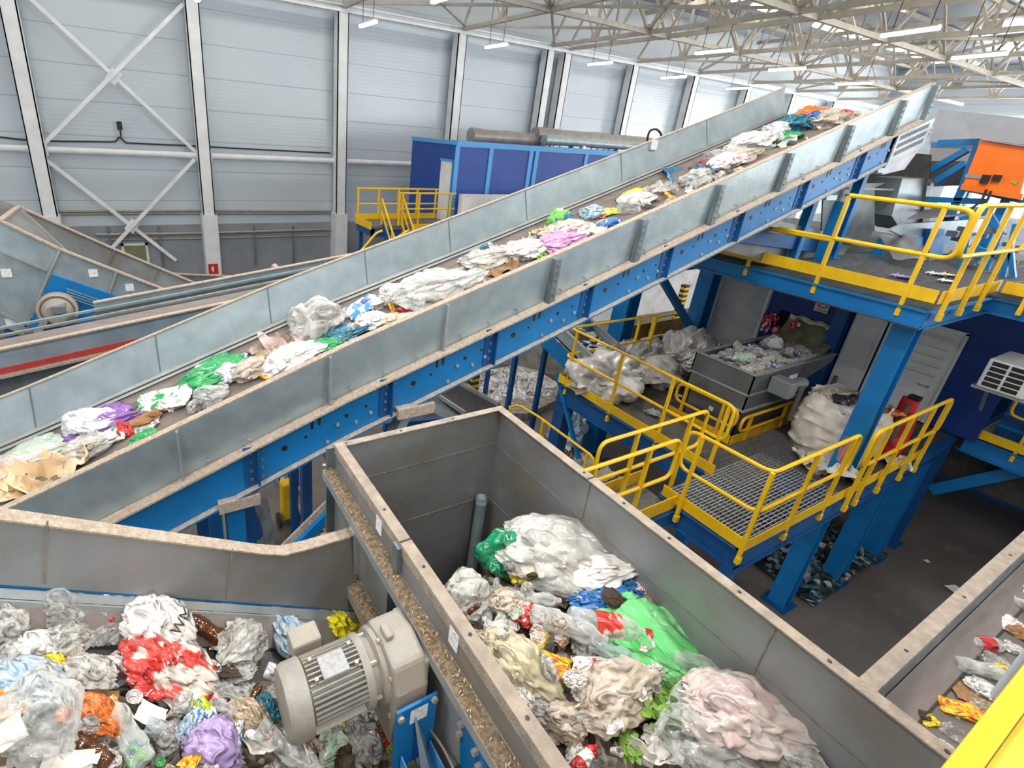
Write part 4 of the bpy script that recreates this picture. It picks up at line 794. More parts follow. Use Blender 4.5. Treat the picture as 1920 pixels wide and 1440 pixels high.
b.build('guard_wires', galv, wc)
for x in (12, 175, 243): p = at(x, {12: 512, 175: 512, 243: 539}[x], Y=Y1-.01); MB().box((p.x-.07, Y1-.012, p.z-.07), (p.x+.07, Y1-.006, p.z+.07)).build('sticker', sticker, wc)
p = at(20, 604, Y=Y1-.01); MB().box((p.x-.07, Y1-.012, p.z-.07), (p.x+.07, Y1-.006, p.z+.07)).build('sticker', sticker, wc)
b = MB(); b.box((-2.1, 10.6, 0), (-1.95, 10.75, 3.3)); b.build('leg', blue_d, wc); b = MB(); b.box((-1.2, 12.2, 0), (-1.05, 12.35, 3.0)); b.build('leg', blue_d, wc)
c = at(108, 583, Y=Y1-.3); t = thing('chute_motor', 'round dusty drum motor on the blue plate of the chute conveyor', 'motor', tuple(c))
MB().tube([c+V((0, .15, 0)), c+V((0, .05, 0)), c+V((0, .04, 0)), c+V((0, -.1, 0)), c+V((0, -.2, 0))], .2, 24, True, [.3, .3, .26, .2, .16]).build('housing', mot_m, t, smooth=True)
MB().box(c+V((-.05, -.25, .02)), c+V((.15, -.05, .16))).build('terminal_box', MATS['motor_blue_grey'], t, bevel=.01)
MB().tube([c+V((.28*cos(a*pi/14), .0, .28*sin(a*pi/14))) for a in range(-2, 17)], .03, 6).build('guard_ring', dust_m, t, smooth=True)
MB().beam(c+V((-.1, .1, 0)), c+V((-.35, .12, -.38)), .3, .1).build('arm', mot_m, t)
bc = thing('background_conveyor', 'flat grey conveyor in the background in front of the red fire sign', 'conveyor', (2, 16, 2.5))
MB().plate(pp(((325, 513), (500, 521), (500, 545), (400, 545)), 16), (0, .03, 0)).build('side_panel', galv_d, bc)
MB().plate(pp(((360, 530), (460, 535), (460, 545), (380, 545)), 15), (0, .03, 0)).build('side_panel', galv2, bc)
b = MB(); b.beam(at(325, 513, Y=16), at(500, 521, Y=16), .08, .04); b.beam(at(375, 532, Y=15), at(440, 534, Y=15), .08, .04); b.build('rim', dust_m, bc)
for x in (1.3, 3.2): b = MB(); b.box((x, 15.2, 0), (x+.12, 15.32, 2.3)); b.build('leg', blue_d, bc)
t = thing('blue_gantry', 'small blue gantry plate with dusty crossbar over the background conveyors', 'frame', tuple(at(520, 515, Y=8.4)))
MB().plate([at(x, y, Y=8.6) for x, y in ((497, 523), (513, 500), (543, 518), (548, 530))], (0, .06, 0)).plate([at(x, y, Y=8.3) for x, y in ((515, 538), (527, 522), (548, 520), (550, 532))], (0, .06, 0)).build('plate', blue, t)
MB().beam(at(512, 497, Y=8.5), at(548, 529, Y=8.2), .1, .05).build('crossbar', dust_m, t)
MB().box((2.35, 8.5, 0), (2.45, 8.6, 4.35)).build('leg', blue_d, t)

# ================================================================== BLUE CABIN, DUCTS AND YELLOW PLATFORM AT THE WALL
cb = thing('blue_cabin', 'long bright blue cabin with light blue strips against the left wall', 'cabin', (14, 18, 3))
zc = 6.72
MB().box((11.05, 17, 0), (24, 20.5, zc)).build('body', blue_c, cb)
b = MB(); b.box((11.0, 16.96, zc-.16), (24, 17, zc+.04)); 
for px in (857, 920, 995, 1006, 1099): p = at(px, 300, Y=16.96); b.box((p.x-.09, 16.96, .5), (p.x+.09, 17, zc-.16))
b.box((11.0, 17, zc-.12), (11.04, 20.5, zc+.03)); b.build('trim_strip', blue_l, cb)
b = MB(); b.box((10.98, 17.15, 3.8), (11.04, 17.95, 6.0)); b.build('door', white_p, cb)
MB().box((10.96, 17.1, 6.0), (11.04, 18.0, 6.08)).box((10.96, 17.08, 3.8), (11.04, 17.14, 6.08)).build('door_frame', blue_l, cb)
for (a, b_, r, nm) in (((882, 254), (1010, 262), .26, 'shorter grey air duct on the blue cabin roof'), ((1003, 252), (1215, 278), .27, 'longer beige air duct on the cabin roof'), ((1020, 262), (1200, 288), .17, 'thin spiral duct in front on the cabin roof')):
    Y = 17.9 if r > .2 else 17.3; p, q = at(*a, Y=Y), at(*b_, Y=Y); q.z = p.z
    t = thing('air_duct', nm, 'duct', tuple(p), 'roof ducts')
    n = 10; pts = [p.lerp(q, i/n) for i in range(n+1)]
    MB().tube(pts, r, 16, True, [r*(1.12 if i in (0, 1, 5) else 1) for i in range(n+1)]).build('pipe', pipe_m if r > .2 else galv, t, smooth=True)
    L = (q-p).length; k = max(2, int(L/1.3))
    for i in range(k):
        c = p.lerp(q, (i+.5)/k); b = MB()
        if i % 2: b.cyl((c.x, c.y, zc), (c.x, c.y, c.z), .12, 10); b.build('stub', galv, t)
        else: b.box((c.x-.2, c.y-.02, zc), (c.x-.16, c.y+.02, c.z-.1)); b.box((c.x+.16, c.y-.02, zc), (c.x+.2, c.y+.02, c.z-.1)); b.build('stand', galv_d, t)
t = thing('hose_loop', 'thin dark hose loop on the ducts above the long conveyor', 'hose', tuple(at(1225, 260, Y=17)))
MB().tube(rnd([at(x, y, Y=17) for x, y in ((1212, 300), (1214, 258), (1218, 245), (1230, 241), (1240, 250), (1243, 300))], .6), .05, 6).build('hose', rubber, t, smooth=True)
yp = thing('stair_platform', 'small yellow edged platform with stairs beside the blue cabin', 'platform', (9, 17, 3.7))
zp = at(668, 410, Y=18).z
MB().box((7.55, 16.6, zp-.1), (11.0, 18.0, zp-.02)).build('floor_plate', grat_d, yp)
b = MB(); b.box((7.55, 16.6, zp-.4), (11, 16.7, zp-.1)); b.box((7.55, 16.6, zp-.4), (7.65, 18, zp-.1)); b.build('frame', blue_d, yp)
b = MB(); b.box((7.5, 18.0, zp-.05), (11, 18.03, zp+.18)); b.build('kick_board', yel, yp)
b = MB(); b.box((9.1, 16.55, zp-.22), (11, 16.6, zp+.02)); b.box((7.5, 16.6, zp-.15), (7.53, 18, zp+.1)); b.build('kick_board', yel, yp)
for x in (7.7, 9.2, 10.8): MB().beam((x, 17.9, 0), (x, 17.9, zp-.1), .12, .12).build('leg', blue_d, yp)
a0, a1 = V((8.0, 16.7, zp)), V((8.0, 14.9, zp-1.9))
for dx in (0, .75):
    b = MB(); b.beam(a0+V((dx, 0, 0)), a1+V((dx, 0, 0)), .05, .2); b.build('stringer', yel if dx else blue_d, yp)
for i in range(8): p = a0.lerp(a1, (i+.5)/8); MB().box((p.x, p.y-.1, p.z-.02), (p.x+.75, p.y+.12, p.z)).build('step', grat_d, yp)
def bg_rail(nm, pts, posts, Y):
    t = thing('platform_railing', nm, 'railing', tuple(at(*pts[0], Y=Y)), 'thin yellow railings of the stair platform')
    q = [at(x, y, Y=Y) for x, y in pts]; MB().tube(rnd(q, .2), .035, 6).build('handrail', yel, t, smooth=True)
    MB().tube([p-V((0, 0, .55)) for p in q], .03, 6).build('knee_rail', yel, t, smooth=True)
    for (x, y) in posts: p = at(x, y, Y=Y); MB().beam(p, p-V((0, 0, 1.12)), .06, .06).build('post', yel, t)
bg_rail('back yellow railing of the stair platform', ((669, 353), (822, 355)), ((672, 353), (711, 353), (748, 354), (783, 355), (818, 355)), 18.0)
bg_rail('front yellow railing of the stair platform, by the white cabin door', ((749, 362), (855, 363)), ((750, 362), (756, 362), (787, 362), (846, 363)), 16.6)
t = thing('stair_handrail', 'steep yellow handrails of the small stair beside the blue cabin', 'handrail', (8.4, 16.5, zp))
b = MB()
for dx in (-.05, .8):
    b.tube([a0+V((dx, 0, .9)), a1+V((dx, 0, .9))], .035, 6)
    b.tube([a0+V((dx, 0, .45)), a1+V((dx, 0, .45))], .03, 6)
    for f in (0, .5, 1): p = a0.lerp(a1, f)+V((dx, 0, 0)); b.beam(p, p+V((0, 0, .9)), .05, .05)
b.tube(rnd([at(x, y, Y=14.8) for x, y in ((672, 476), (705, 437), (717, 432))], .3), .035, 6).tube(rnd([at(x, y, Y=15.0) for x, y in ((733, 470), (740, 448), (765, 432))], .3), .035, 6)
b.build('rail', yel, t)
# ================================================================== FLOOR LEVEL THINGS
# small inclined sorting conveyor between long conveyor and lower deck
sc = thing('small_conveyor', 'small galvanised conveyor full of paper waste above the lower platform edge', 'conveyor', (7.6, 7.5, 3.3))
def sz(y): return 2.95+(y-6.0)*.30
SX0, SX1 = 7.45, 8.35
for x, nm in ((SX0, 'near side wall'), (SX1, 'far side wall')):
    b = MB(); b.hexa([(x, 6.1, sz(6.1)), (x+.02, 6.1, sz(6.1)), (x+.02, 10.5, sz(10.5)), (x, 10.5, sz(10.5)), (x, 6.1, sz(6.1)+.3), (x+.02, 6.1, sz(6.1)+.3), (x+.02, 10.5, sz(10.5)+.3), (x, 10.5, sz(10.5)+.3)]); b.build('side_wall', galv, sc, label=nm)
b = MB(); b.beam((SX0, 6.1, sz(6.1)+.31), (SX0, 10.5, sz(10.5)+.31), .07, .02); b.beam((SX1, 6.1, sz(6.1)+.31), (SX1, 10.5, sz(10.5)+.31), .07, .02); b.build('rim', galv2, sc)
b = MB(); b.hexa([(SX0, 6.1, sz(6.1)), (SX1, 6.1, sz(6.1)), (SX1, 10.5, sz(10.5)), (SX0, 10.5, sz(10.5)), (SX0, 6.1, sz(6.1)+.03), (SX1, 6.1, sz(6.1)+.03), (SX1, 10.5, sz(10.5)+.03), (SX0, 10.5, sz(10.5)+.03)]); b.build('belt', belt_d, sc)
b = MB(); b.beam((SX0-.04, 6.0, sz(6.0)-.2), (SX0-.04, 10.5, sz(10.5)-.2), .06, .32); b.beam((SX1, 6.0, sz(6.0)-.2), (SX1, 10.5, sz(10.5)-.2), .06, .3); b.build('side_beam', blue, sc)
for y in (8.2, 10.2):
    for x in (SX0, SX1): b = MB(); b.beam((x, y, 0), (x, y, sz(y)-.3), .1, .1); b.build('leg', blue_d, sc)
# concrete push walls, striped posts
tag(MB().plate([(7.4, 11.2, 0), (8.35, 10.85, 0), (8.35, 10.85, 2.4), (7.4, 11.2, 2.4)], (.1, .25, 0)).build('concrete_partition', conc), 'stained concrete partition with striped end behind the long conveyor', 'wall')
tag(MB().plate([(10.2, 12.4, 0), (13.5, 8.6, 0), (13.5, 8.6, .9), (10.2, 12.4, 1.3)], (.15, .15, 0)).build('concrete_kerb', conc), 'low stained concrete kerb wall beside the floor waste', 'wall')
tag(MB().box((9.6, 14.2, 0), (26, 14.4, 5.2)).build('partition_wall', mat('white_dirty_wall', 'c6c6c4', 'b0afad', 1.2, .7, dust='8f8b86', dlow=.55)), 'dirty white partition wall behind the blue posts', 'wall')
stripe = D.materials.new('yellow_black_stripes'); stripe.use_nodes = True; n = stripe.node_tree.nodes; l = stripe.node_tree.links
tc = n.new('ShaderNodeTexCoord'); wv = n.new('ShaderNodeTexWave'); wv.bands_direction = 'Z'; wv.inputs['Scale'].default_value = 1.6; l.new(tc.outputs['Object'], wv.inputs[0])
rp = n.new('ShaderNodeValToRGB'); rp.color_ramp.interpolation = 'CONSTANT'; rp.color_ramp.elements[0].color = hexc('1d1c1a'); rp.color_ramp.elements[1].color = hexc('d9b51e'); rp.color_ramp.elements[1].position = .5; l.new(wv.outputs[1], rp.inputs[0]); l.new(rp.outputs[0], n['Principled BSDF'].inputs['Base Color'])
for (a, b_, Y, nm) in (((884, 745), (900, 665), 10.7, 'yellow and black striped post at the concrete partition end'), ((1177, 600), (1196, 530), 12.4, 'yellow and black striped post left of the brown crate'), ((1253, 650), (1278, 540), 11.8, 'yellow and black striped post behind the diagonal brace'), ((925+15, 610), (950, 590), 13.0, 'striped post glimpsed under the long conveyor')):
    p = at(*a, Y=Y); q = at(*b_, Y=Y); t = thing('striped_post', nm, 'post', (p.x, Y, 0), 'warning striped posts')
    MB().box((p.x-.13, Y-.1, 0), (p.x+.13, Y+.1, max(q.z, 2.2))).build('shaft', stripe, t)
# brown wooden crate behind bags
t = thing('wooden_crate', 'yellow brown wooden crate panel behind the grey waste bags', 'crate', (10.5, 8.5, 2)); wood = mat('dirty_plywood', '8a7436', '6f5a2c', 4, .8)
p, q = at(1175, 660, Y=8.3), at(1290, 600, Y=8.3)
MB().box((p.x, 8.3, .0), (q.x, 8.34, q.z+.1)).build('front_panel', wood, t)
b = MB(); b.box((p.x+.05, 8.27, p.z+.2), (q.x, 8.3, p.z+.34)); b.box((p.x+.05, 8.27, p.z-.1), (q.x, 8.3, p.z+.04)); b.build('plank', mat('brown_plank', '6e5230', None), t)
railing('guard_railing', 'thin yellow railing at the wooden crate behind the waste bags', [(at(1232, 592, Y=7.8).x, 7.8), (at(1305, 582, Y=7.8).x, 7.8)], at(1260, 590, Y=7.8).z-1.1, [(at(1228, 592, Y=7.8).x, 7.8), (at(1298, 582, Y=7.8).x, 7.8)], foot=at(1260, 590, Y=7.8).z-1.1)
# floor kerb slabs and belts behind the hopper
tag(MB().plate([at(x, y, Z=.25) for x, y in ((930, 752), (1045, 725), (1055, 745), (990, 775), (960, 775))], (0, 0, -.25)).build('concrete_slab', mat('worn_white_slab', '9a958e', '6a655e', 8, .9)), 'worn whitish concrete slab behind the back corner of the hopper', 'slab')
fb = thing('floor_conveyor', 'dark floor conveyor with thin white edge lines behind the hopper corner', 'conveyor', (6, 9, .6))
MB().plate([at(x, y, Z=1.0) for x, y in ((800, 720), (830, 700), (935, 762), (880, 790))], (0, 0, -.05)).build('belt', rubber, fb)
b = MB(); b.beam(at(792, 722, Z=1.05), at(872, 775, Z=1.05), .05, .1); b.beam(at(832, 702, Z=1.05), at(935, 758, Z=1.05), .05, .1); b.build('side_edge', galv2, fb)
MB().plate([at(x, y, Z=.9) for x, y in ((770, 745), (795, 725), (865, 775), (840, 790))], (0, 0, -.1)).build('side_cover', galv_d, fb)
b = MB(); b.beam(at(690, 790, Z=1.2), at(790, 745, Z=1.2), .1, .2); b.beam(at(720, 800, Z=1.2), at(830, 790, Z=1.0), .1, .2); b.build('side_beam', blue_d, fb)
p = at(860, 745, Z=1.0); b = MB(); b.box((p.x, p.y, 0), (p.x+.12, p.y+.12, .95)); b.build('leg', blue_d, fb)
# things seen under the long conveyor at lower left
for (x, nm, w_) in ((380, 'slim blue post under the low end of the long conveyor', .1), (470, 'blue tube post under the conveyor beside the clear wrap', .09)):
    p = at(x, 985, Y=4.9); t = thing('support_tube', nm, 'post', (p.x, 4.9, 0)); MB().beam((p.x, 4.9, 0), (p.x, 4.9, p.z+.5), w_, w_*1.2).build('shaft', blue_d, t)
t = thing('wrapped_pipe', 'upright grey pipe wrapped in clear film under the long conveyor', 'pipe', tuple(at(500, 1000, Y=5.3))); p = at(497, 1000, Y=5.3)
MB().tube([(p.x, 5.3, 0), (p.x, 5.3, 1.2), (p.x+.02, 5.3, p.z), (p.x-.02, 5.3, p.z+.5)], .09, 14, True, [.1, .12, .09, .08]).build('pipe', mat('hazy_film_grey', '8d9a9e', '6e7b80', 6, .3), t, smooth=True)
t = thing('blue_gas_lance', 'dark blue flared steel tube hanging under the long conveyor', 'tube', tuple(at(473, 970, Y=5.0))); p = at(473, 985, Y=5.0)
MB().tube([(p.x, 5, p.z+.6), (p.x, 5, p.z+.2), (p.x, 5, p.z), (p.x, 5, p.z-.15)], .05, 12, True, [.045, .05, .1, .12]).build('tube', blue_d, t, smooth=True)
t = thing('pallet_jack', 'small yellow hand cart standing on the floor under the long conveyor', 'cart', (2.1, 8.0, 0)); p = at(538, 975, Z=0)
MB().box((p.x-.1, p.y-.12, .1), (p.x+.12, p.y+.1, .9)).build('body', yel, t, bevel=.03)
for dx in (-.17, .17): MB().cyl((p.x+dx-.03, p.y-.1, .14), (p.x+dx+.03, p.y-.1, .14), .14, 16).build('wheel', rubber, t)
MB().tube(rnd([(p.x-.08, p.y+.1, .8), (p.x-.1, p.y+.2, 1.15), (p.x+.1, p.y+.2, 1.15), (p.x+.1, p.y+.1, .8)], .1), .02, 6).build('handle', rubber, t)
t = thing('floor_kerb', 'double concrete kerb strip on the floor beside the yellow cart', 'kerb', (2.2, 8, 0))
p, q = at(515, 880, Z=.05), at(615, 1060, Z=.05); d = (q-p); MB().beam(p-d*.4, q+d*.5, .14, .1).beam(p-d*.4+V((.25, 0, 0)), q+d*.5+V((.25, 0, 0)), .05, .08).build('strip', conc, t)
# big bags on the lower deck
bagm = mat('woven_white_bag', 'dedad2', 'c6c0b6', 8, .75, 0, .3, 20, dust='8e867b', dlow=.5)
bagc = mat('cloudy_film_bag', 'cfcdc8', 'a9a7a2', 3, .3, 0, .3, 15, contrast=(.4, .6), coat=.3)
# ================================================================== WASTE
def N(p, s=1.0, seed=0): return noise.noise(V(p)*s+V((seed*7.13, seed*3.7, seed*1.9)))
def rn(p, o=4, s=1.0, seed=0):                      # ridged folds, about 0..1
    q = V(p)*s+V((seed*5.1, seed*2.3, seed*9.7)); a = 0; w_ = 1; t = 0
    for k in range(o): a += w_*(1-abs(noise.noise(q))*2.2)**2; t += w_; w_ *= .5; q = q*2.03+V((3.1, 1.7, 5.2))
    return a/t
def icos(sub):
    import bmesh
    bm = bmesh.new(); bmesh.ops.create_icosphere(bm, subdivisions=sub, radius=1); v = [x.co.copy() for x in bm.verts]; f = [tuple(y.index for y in x.verts) for x in bm.faces]; bm.free(); return v, f
ICO = icos(5); ICO3 = icos(4)
def mesh_of(v, f, name='waste', smooth=True, sharp=55):
    me = D.meshes.new(name); me.from_pydata([tuple(x) for x in v], [], f); me.update()
    if smooth:
        for p in me.polygons: p.use_smooth = True
        me.set_sharp_from_angle(angle=R(sharp))
    me.materials.append(None); return me
def g_bag(seed, flat=.62, el=1.0, fold=.16, hi=False):
    v, f = ICO if hi else ICO3; out = []; k9 = 6+seed % 4
    for p in v:
        n = p.normalized(); q = V((n.x*.6, n.y, n.z))+V((N(n, 1.2, seed), N(n, 1.2, seed+3), N(n, 1.2, seed+5)))*.5
        th = math.atan2(n.z, n.y); e = max(0, (n.x-.1)/.9); e2 = max(0, (-n.x-.45)/.55)*(seed % 2)
        r = .82+.34*N(n, 1.15, seed+1)+fold*(rn(q, 2, 1.25, seed)-.42)+.035*(rn(q, 2, 4.0, seed+2)-.4)
        cr = abs(N(q, 2.1, seed+9)); r -= .16*math.exp(-cr*16)                      # sharp valleys between puffed lobes
        rad = (1-.62*e**1.6)*(1-.5*e2)*(1+.13*min(1, e*2.2+e2)*sin(k9*th+3*N(n, 1, seed)))
        out.append(V((n.x*r*el*(1+.25*e), n.y*r*rad, n.z*r*flat*rad)))
    return mesh_of(out, f, 'bag_mesh', sharp=75)
def g_film(seed, n=34, amp=.2):
    vs = []
    for j in range(n+1):
        for i in range(n+1):
            u, w_ = i/n*2-1, j/n*2-1; k = 1-.28*abs(N((u, w_, 0), 1.3, seed+4)); ang = math.atan2(w_, u)
            rad = (u*u+w_*w_)**.5; lim = .82+.35*N((cos(ang), sin(ang), 0), 1.8, seed+8); sc = lim/max(1, rad) if rad > 1 else lim
            x, y = u*sc, w_*sc; q = V((x+.3*N((x, y, 1), 1.5, seed), y+.3*N((x, y, 2), 1.5, seed), 0))
            z = amp*(1.1*(rn(q, 2, 1.1, seed)-.4)+.8*N((x, y, 5), 1.0, seed)+.12*(rn(q, 2, 4, seed)-.4))
            vs.append(V((x*.95+.12*N((x, y, 7), 3, seed), y*.95+.12*N((x, y, 9), 3, seed), z)))
    return mesh_of(vs, [(j*(n+1)+i, j*(n+1)+i+1, (j+1)*(n+1)+i+1, (j+1)*(n+1)+i) for j in range(n) for i in range(n)], 'film_mesh')
def g_bottle(seed, crush=.25):
    prof = [(-1, .0), (-1, .24), (-.96, .3), (-.7, .31), (-.66, .285), (-.6, .31), (-.3, .31), (-.25, .27), (.1, .27), (.15, .31), (.4, .31), (.55, .27), (.72, .15), (.8, .1), (.84, .12), (.86, .1), (.95, .1), (.96, 0)]
    vs = []; n = 22
    for x, r in prof:
        for k in range(n):
            a = 2*pi*k/n; c = 1-crush*(1-(x > .5)*.8)*max(0, rn((x*1.2, cos(a), sin(a)), 2, 1.2, seed)-.3)*1.3
            vs.append(V((x, r*cos(a)*c+.05*N((x, 0, 0), 1.2, seed), r*sin(a)*c*(1-crush*.4))))
    f = [(i*n+k, i*n+(k+1) % n, (i+1)*n+(k+1) % n, (i+1)*n+k) for i in range(len(prof)-1) for k in range(n)]
    return mesh_of(vs, f, 'bottle_mesh')
def g_ring(x0, x1, r, n=18, close=True):
    vs = [V((x, r*cos(2*pi*k/n), r*sin(2*pi*k/n))) for x in (x0, x1) for k in range(n)]; f = [(k, (k+1) % n, n+(k+1) % n, n+k) for k in range(n)]
    if close: f += [tuple(range(n))[::-1], tuple(range(n, 2*n))]
    return mesh_of(vs, f, 'ring_mesh')
def g_packet(seed, n=22, el=.7):
    vs = []; fs = []
    for s in (1, -1):
        for j in range(n+1):
            for i in range(n+1):
                u, w_ = i/n*2-1, j/n*2-1; h = (max(0, 1-u**4)*max(0, 1-w_**4))**.5*.2
                z = s*h*(1+.5*N((u, w_, 0), 1.5, seed))+.16*N((u, w_, 3), .9, seed)+.07*(rn((u, w_, s), 3, 2.2, seed)-.4)*(h/.2)
                vs.append(V((u*(1+.05*sin(w_*9)), w_*el*(1+.06*N((u, w_, 2), 2, seed)), z+.02*s*(abs(w_) > .93)*sin(u*40))))
    for s in (0, 1):
        o = s*(n+1)**2
        for j in range(n):
            for i in range(n): q = (o+j*(n+1)+i, o+j*(n+1)+i+1, o+(j+1)*(n+1)+i+1, o+(j+1)*(n+1)+i); fs.append(q if s == 0 else q[::-1])
    return mesh_of(vs, fs, 'packet_mesh')
def g_card(seed, n=8, cr=.1):
    b = []; fs = []
    for s in (0, 1):
        for j in range(n+1):
            for i in range(n+1):
                u, w_ = i/n*2-1, j/n*2-1; e = 1-.22*abs(N((u, w_, 0), 1.4, seed)); z = cr*(1.6*abs(u-.2*seed % .5)+N((u, w_, 0), 1.2, seed))
                b.append(V((u*e, w_*.7*e, z-s*.03)))
    m_ = (n+1)**2
    for s in (0, 1):
        for j in range(n):
            for i in range(n): q = (s*m_+j*(n+1)+i, s*m_+j*(n+1)+i+1, s*m_+(j+1)*(n+1)+i+1, s*m_+(j+1)*(n+1)+i); fs.append(q if s == 0 else q[::-1])
    ed = [i for i in range(n+1)]+[j*(n+1)+n for j in range(1, n+1)]+[n*(n+1)+i for i in range(n-1, -1, -1)]+[j*(n+1) for j in range(n-1, 0, -1)]
    for a, c in zip(ed, ed[1:]+ed[:1]): fs.append((c, a, a+m_, c+m_))
    return mesh_of(b, fs, 'card_mesh', sharp=30)
def g_box(seed):
    import bmesh
    bm = bmesh.new(); bmesh.ops.create_cube(bm, size=1.2); bmesh.ops.subdivide_edges(bm, edges=bm.edges, cuts=7, use_grid_fill=True)
    v = [p.co.copy() for p in bm.verts]; f = [tuple(q.index for q in x.verts) for x in bm.faces]; bm.free()
    v = [V((p.x*1.3, p.y*.8, p.z*.55))+V((N(p, 1.4, seed), N(p, 1.4, seed+2), N(p, 1.4, seed+4)))*.3 for p in v]
    return mesh_of(v, f, 'carton_mesh', sharp=28)
def g_cup(seed):
    prof = [(-.5, 0), (-.5, .34), (-.47, .36), (.45, .48), (.5, .53), (.53, .5), (.45, .45), (-.42, .33), (-.43, 0)]; n = 24; vs = []
    for x, r in prof:
        for k in range(n): a = 2*pi*k/n; c = 1-.25*max(0, N((cos(a), sin(a), x), 1.3, seed)); vs.append(V((r*cos(a)*c, r*sin(a)*c, x)))
    return mesh_of(vs, [(i*n+k, i*n+(k+1) % n, (i+1)*n+(k+1) % n, (i+1)*n+k) for i in range(len(prof)-1) for k in range(n)], 'cup_mesh')
def g_can(seed):
    prof = [(-.6, 0), (-.6, .24), (-.55, .32), (.5, .32), (.58, .25), (.6, .26), (.57, .22), (.56, 0)]; n = 22; vs = []
    for x, r in prof:
        for k in range(n): a = 2*pi*k/n; c = 1-.3*max(0, rn((x, cos(a), sin(a)), 2, 1.0, seed)-.4); vs.append(V((x, r*cos(a)*c, r*sin(a)*c)))
    return mesh_of(vs, [(i*n+k, i*n+(k+1) % n, (i+1)*n+(k+1) % n, (i+1)*n+k) for i in range(len(prof)-1) for k in range(n)], 'can_mesh')
def g_leaf(seed):
    rg = random.Random(seed); b = MB()
    for k in range(34):
        a = rg.random()*6.28; d = V((cos(a), sin(a), rg.uniform(-.1, .5))); c = V((rg.gauss(0, .3), rg.gauss(0, .3), rg.gauss(0, .1))); s = V((-d.y, d.x, rg.uniform(-.3, .3)))*rg.uniform(.1, .22); L = rg.uniform(.35, .75)
        b.add([c, c+d*L*.35+s, c+d*L*.75+s*.8, c+d*L, c+d*L*.75-s*.8, c+d*L*.35-s, c+d*L*.5+V((0, 0, .06))], [(0, 1, 6), (1, 2, 6), (2, 3, 6), (3, 4, 6), (4, 5, 6), (5, 0, 6)])
    return mesh_of(b.v, b.f, 'leaf_mesh')
LIB = {'bag': [g_bag(s, fl, el, fo, hi) for s, fl, el, fo, hi in ((1, .62, 1.1, .16, 1), (2, .7, 1, .2, 1), (3, .55, 1.3, .18, 1), (4, .6, 1.1, .24, 1), (5, .5, 1.5, .18, 1), (6, .8, .9, .14, 0), (7, .6, 1.2, .24, 0))],
       'film': [g_film(s, 34, a) for s, a in ((11, .2), (12, .26), (13, .3), (14, .2), (15, .34))],
       'bottle': [g_bottle(21, .12), g_bottle(22, .35), g_bottle(23, .5)],
       'packet': [g_packet(31), g_packet(32, 22, .55), g_packet(33, 22, .8), g_packet(34, 22, .6)],
       'card': [g_card(1), g_card(2, 8, .2), g_card(3, 8, .3)], 'box': [g_box(1), g_box(2)], 'cup': [g_cup(1), g_cup(2)], 'can': [g_can(1), g_can(2)], 'leaf': [g_leaf(1), g_leaf(2)]}
CAPM = g_ring(.84, 1.0, .13); LABM = [g_ring(-.42, .22, .318, 22, False)]
def film(name, c, alpha=.8, rough=.28, c2=None, sc=3, con=(.45, .55)):
    """thin plastic: wrinkled sheet that lets part of the light through"""
    if name in MATS: return MATS[name]
    m = mat(name, c, c2, sc, rough, 0, 0, 7, contrast=con, coat=.6); n = m.node_tree.nodes; l = m.node_tree.links; b = n['Principled BSDF']
    tc = n.new('ShaderNodeTexCoord'); mpg = n.new('ShaderNodeMapping'); mpg.inputs['Scale'].default_value = (.8, 1.5, 1.2); l.new(tc.outputs['Object'], mpg.inputs[0])
    tn = n.new('ShaderNodeTexNoise'); tn.noise_type = 'RIDGED_MULTIFRACTAL'; tn.inputs['Scale'].default_value = 1.6; tn.inputs['Detail'].default_value = 7; tn.inputs['Distortion'].default_value = 1.2; l.new(mpg.outputs[0], tn.inputs[0])
    bp = n.new('ShaderNodeBump'); bp.inputs['Strength'].default_value = .8; bp.inputs['Distance'].default_value = .11; l.new(tn.outputs[0], bp.inputs['Height']); l.new(bp.outputs[0], b.inputs['Normal'])
    b.inputs['Subsurface Weight'].default_value = 0
    if alpha < 1:
        lw = n.new('ShaderNodeLayerWeight'); lw.inputs[0].default_value = .45; mr = n.new('ShaderNodeMapRange'); mr.inputs[3].default_value = alpha; mr.inputs[4].default_value = 1
        l.new(lw.outputs['Facing'], mr.inputs[0]); l.new(mr.outputs[0], b.inputs['Alpha'])
    return m
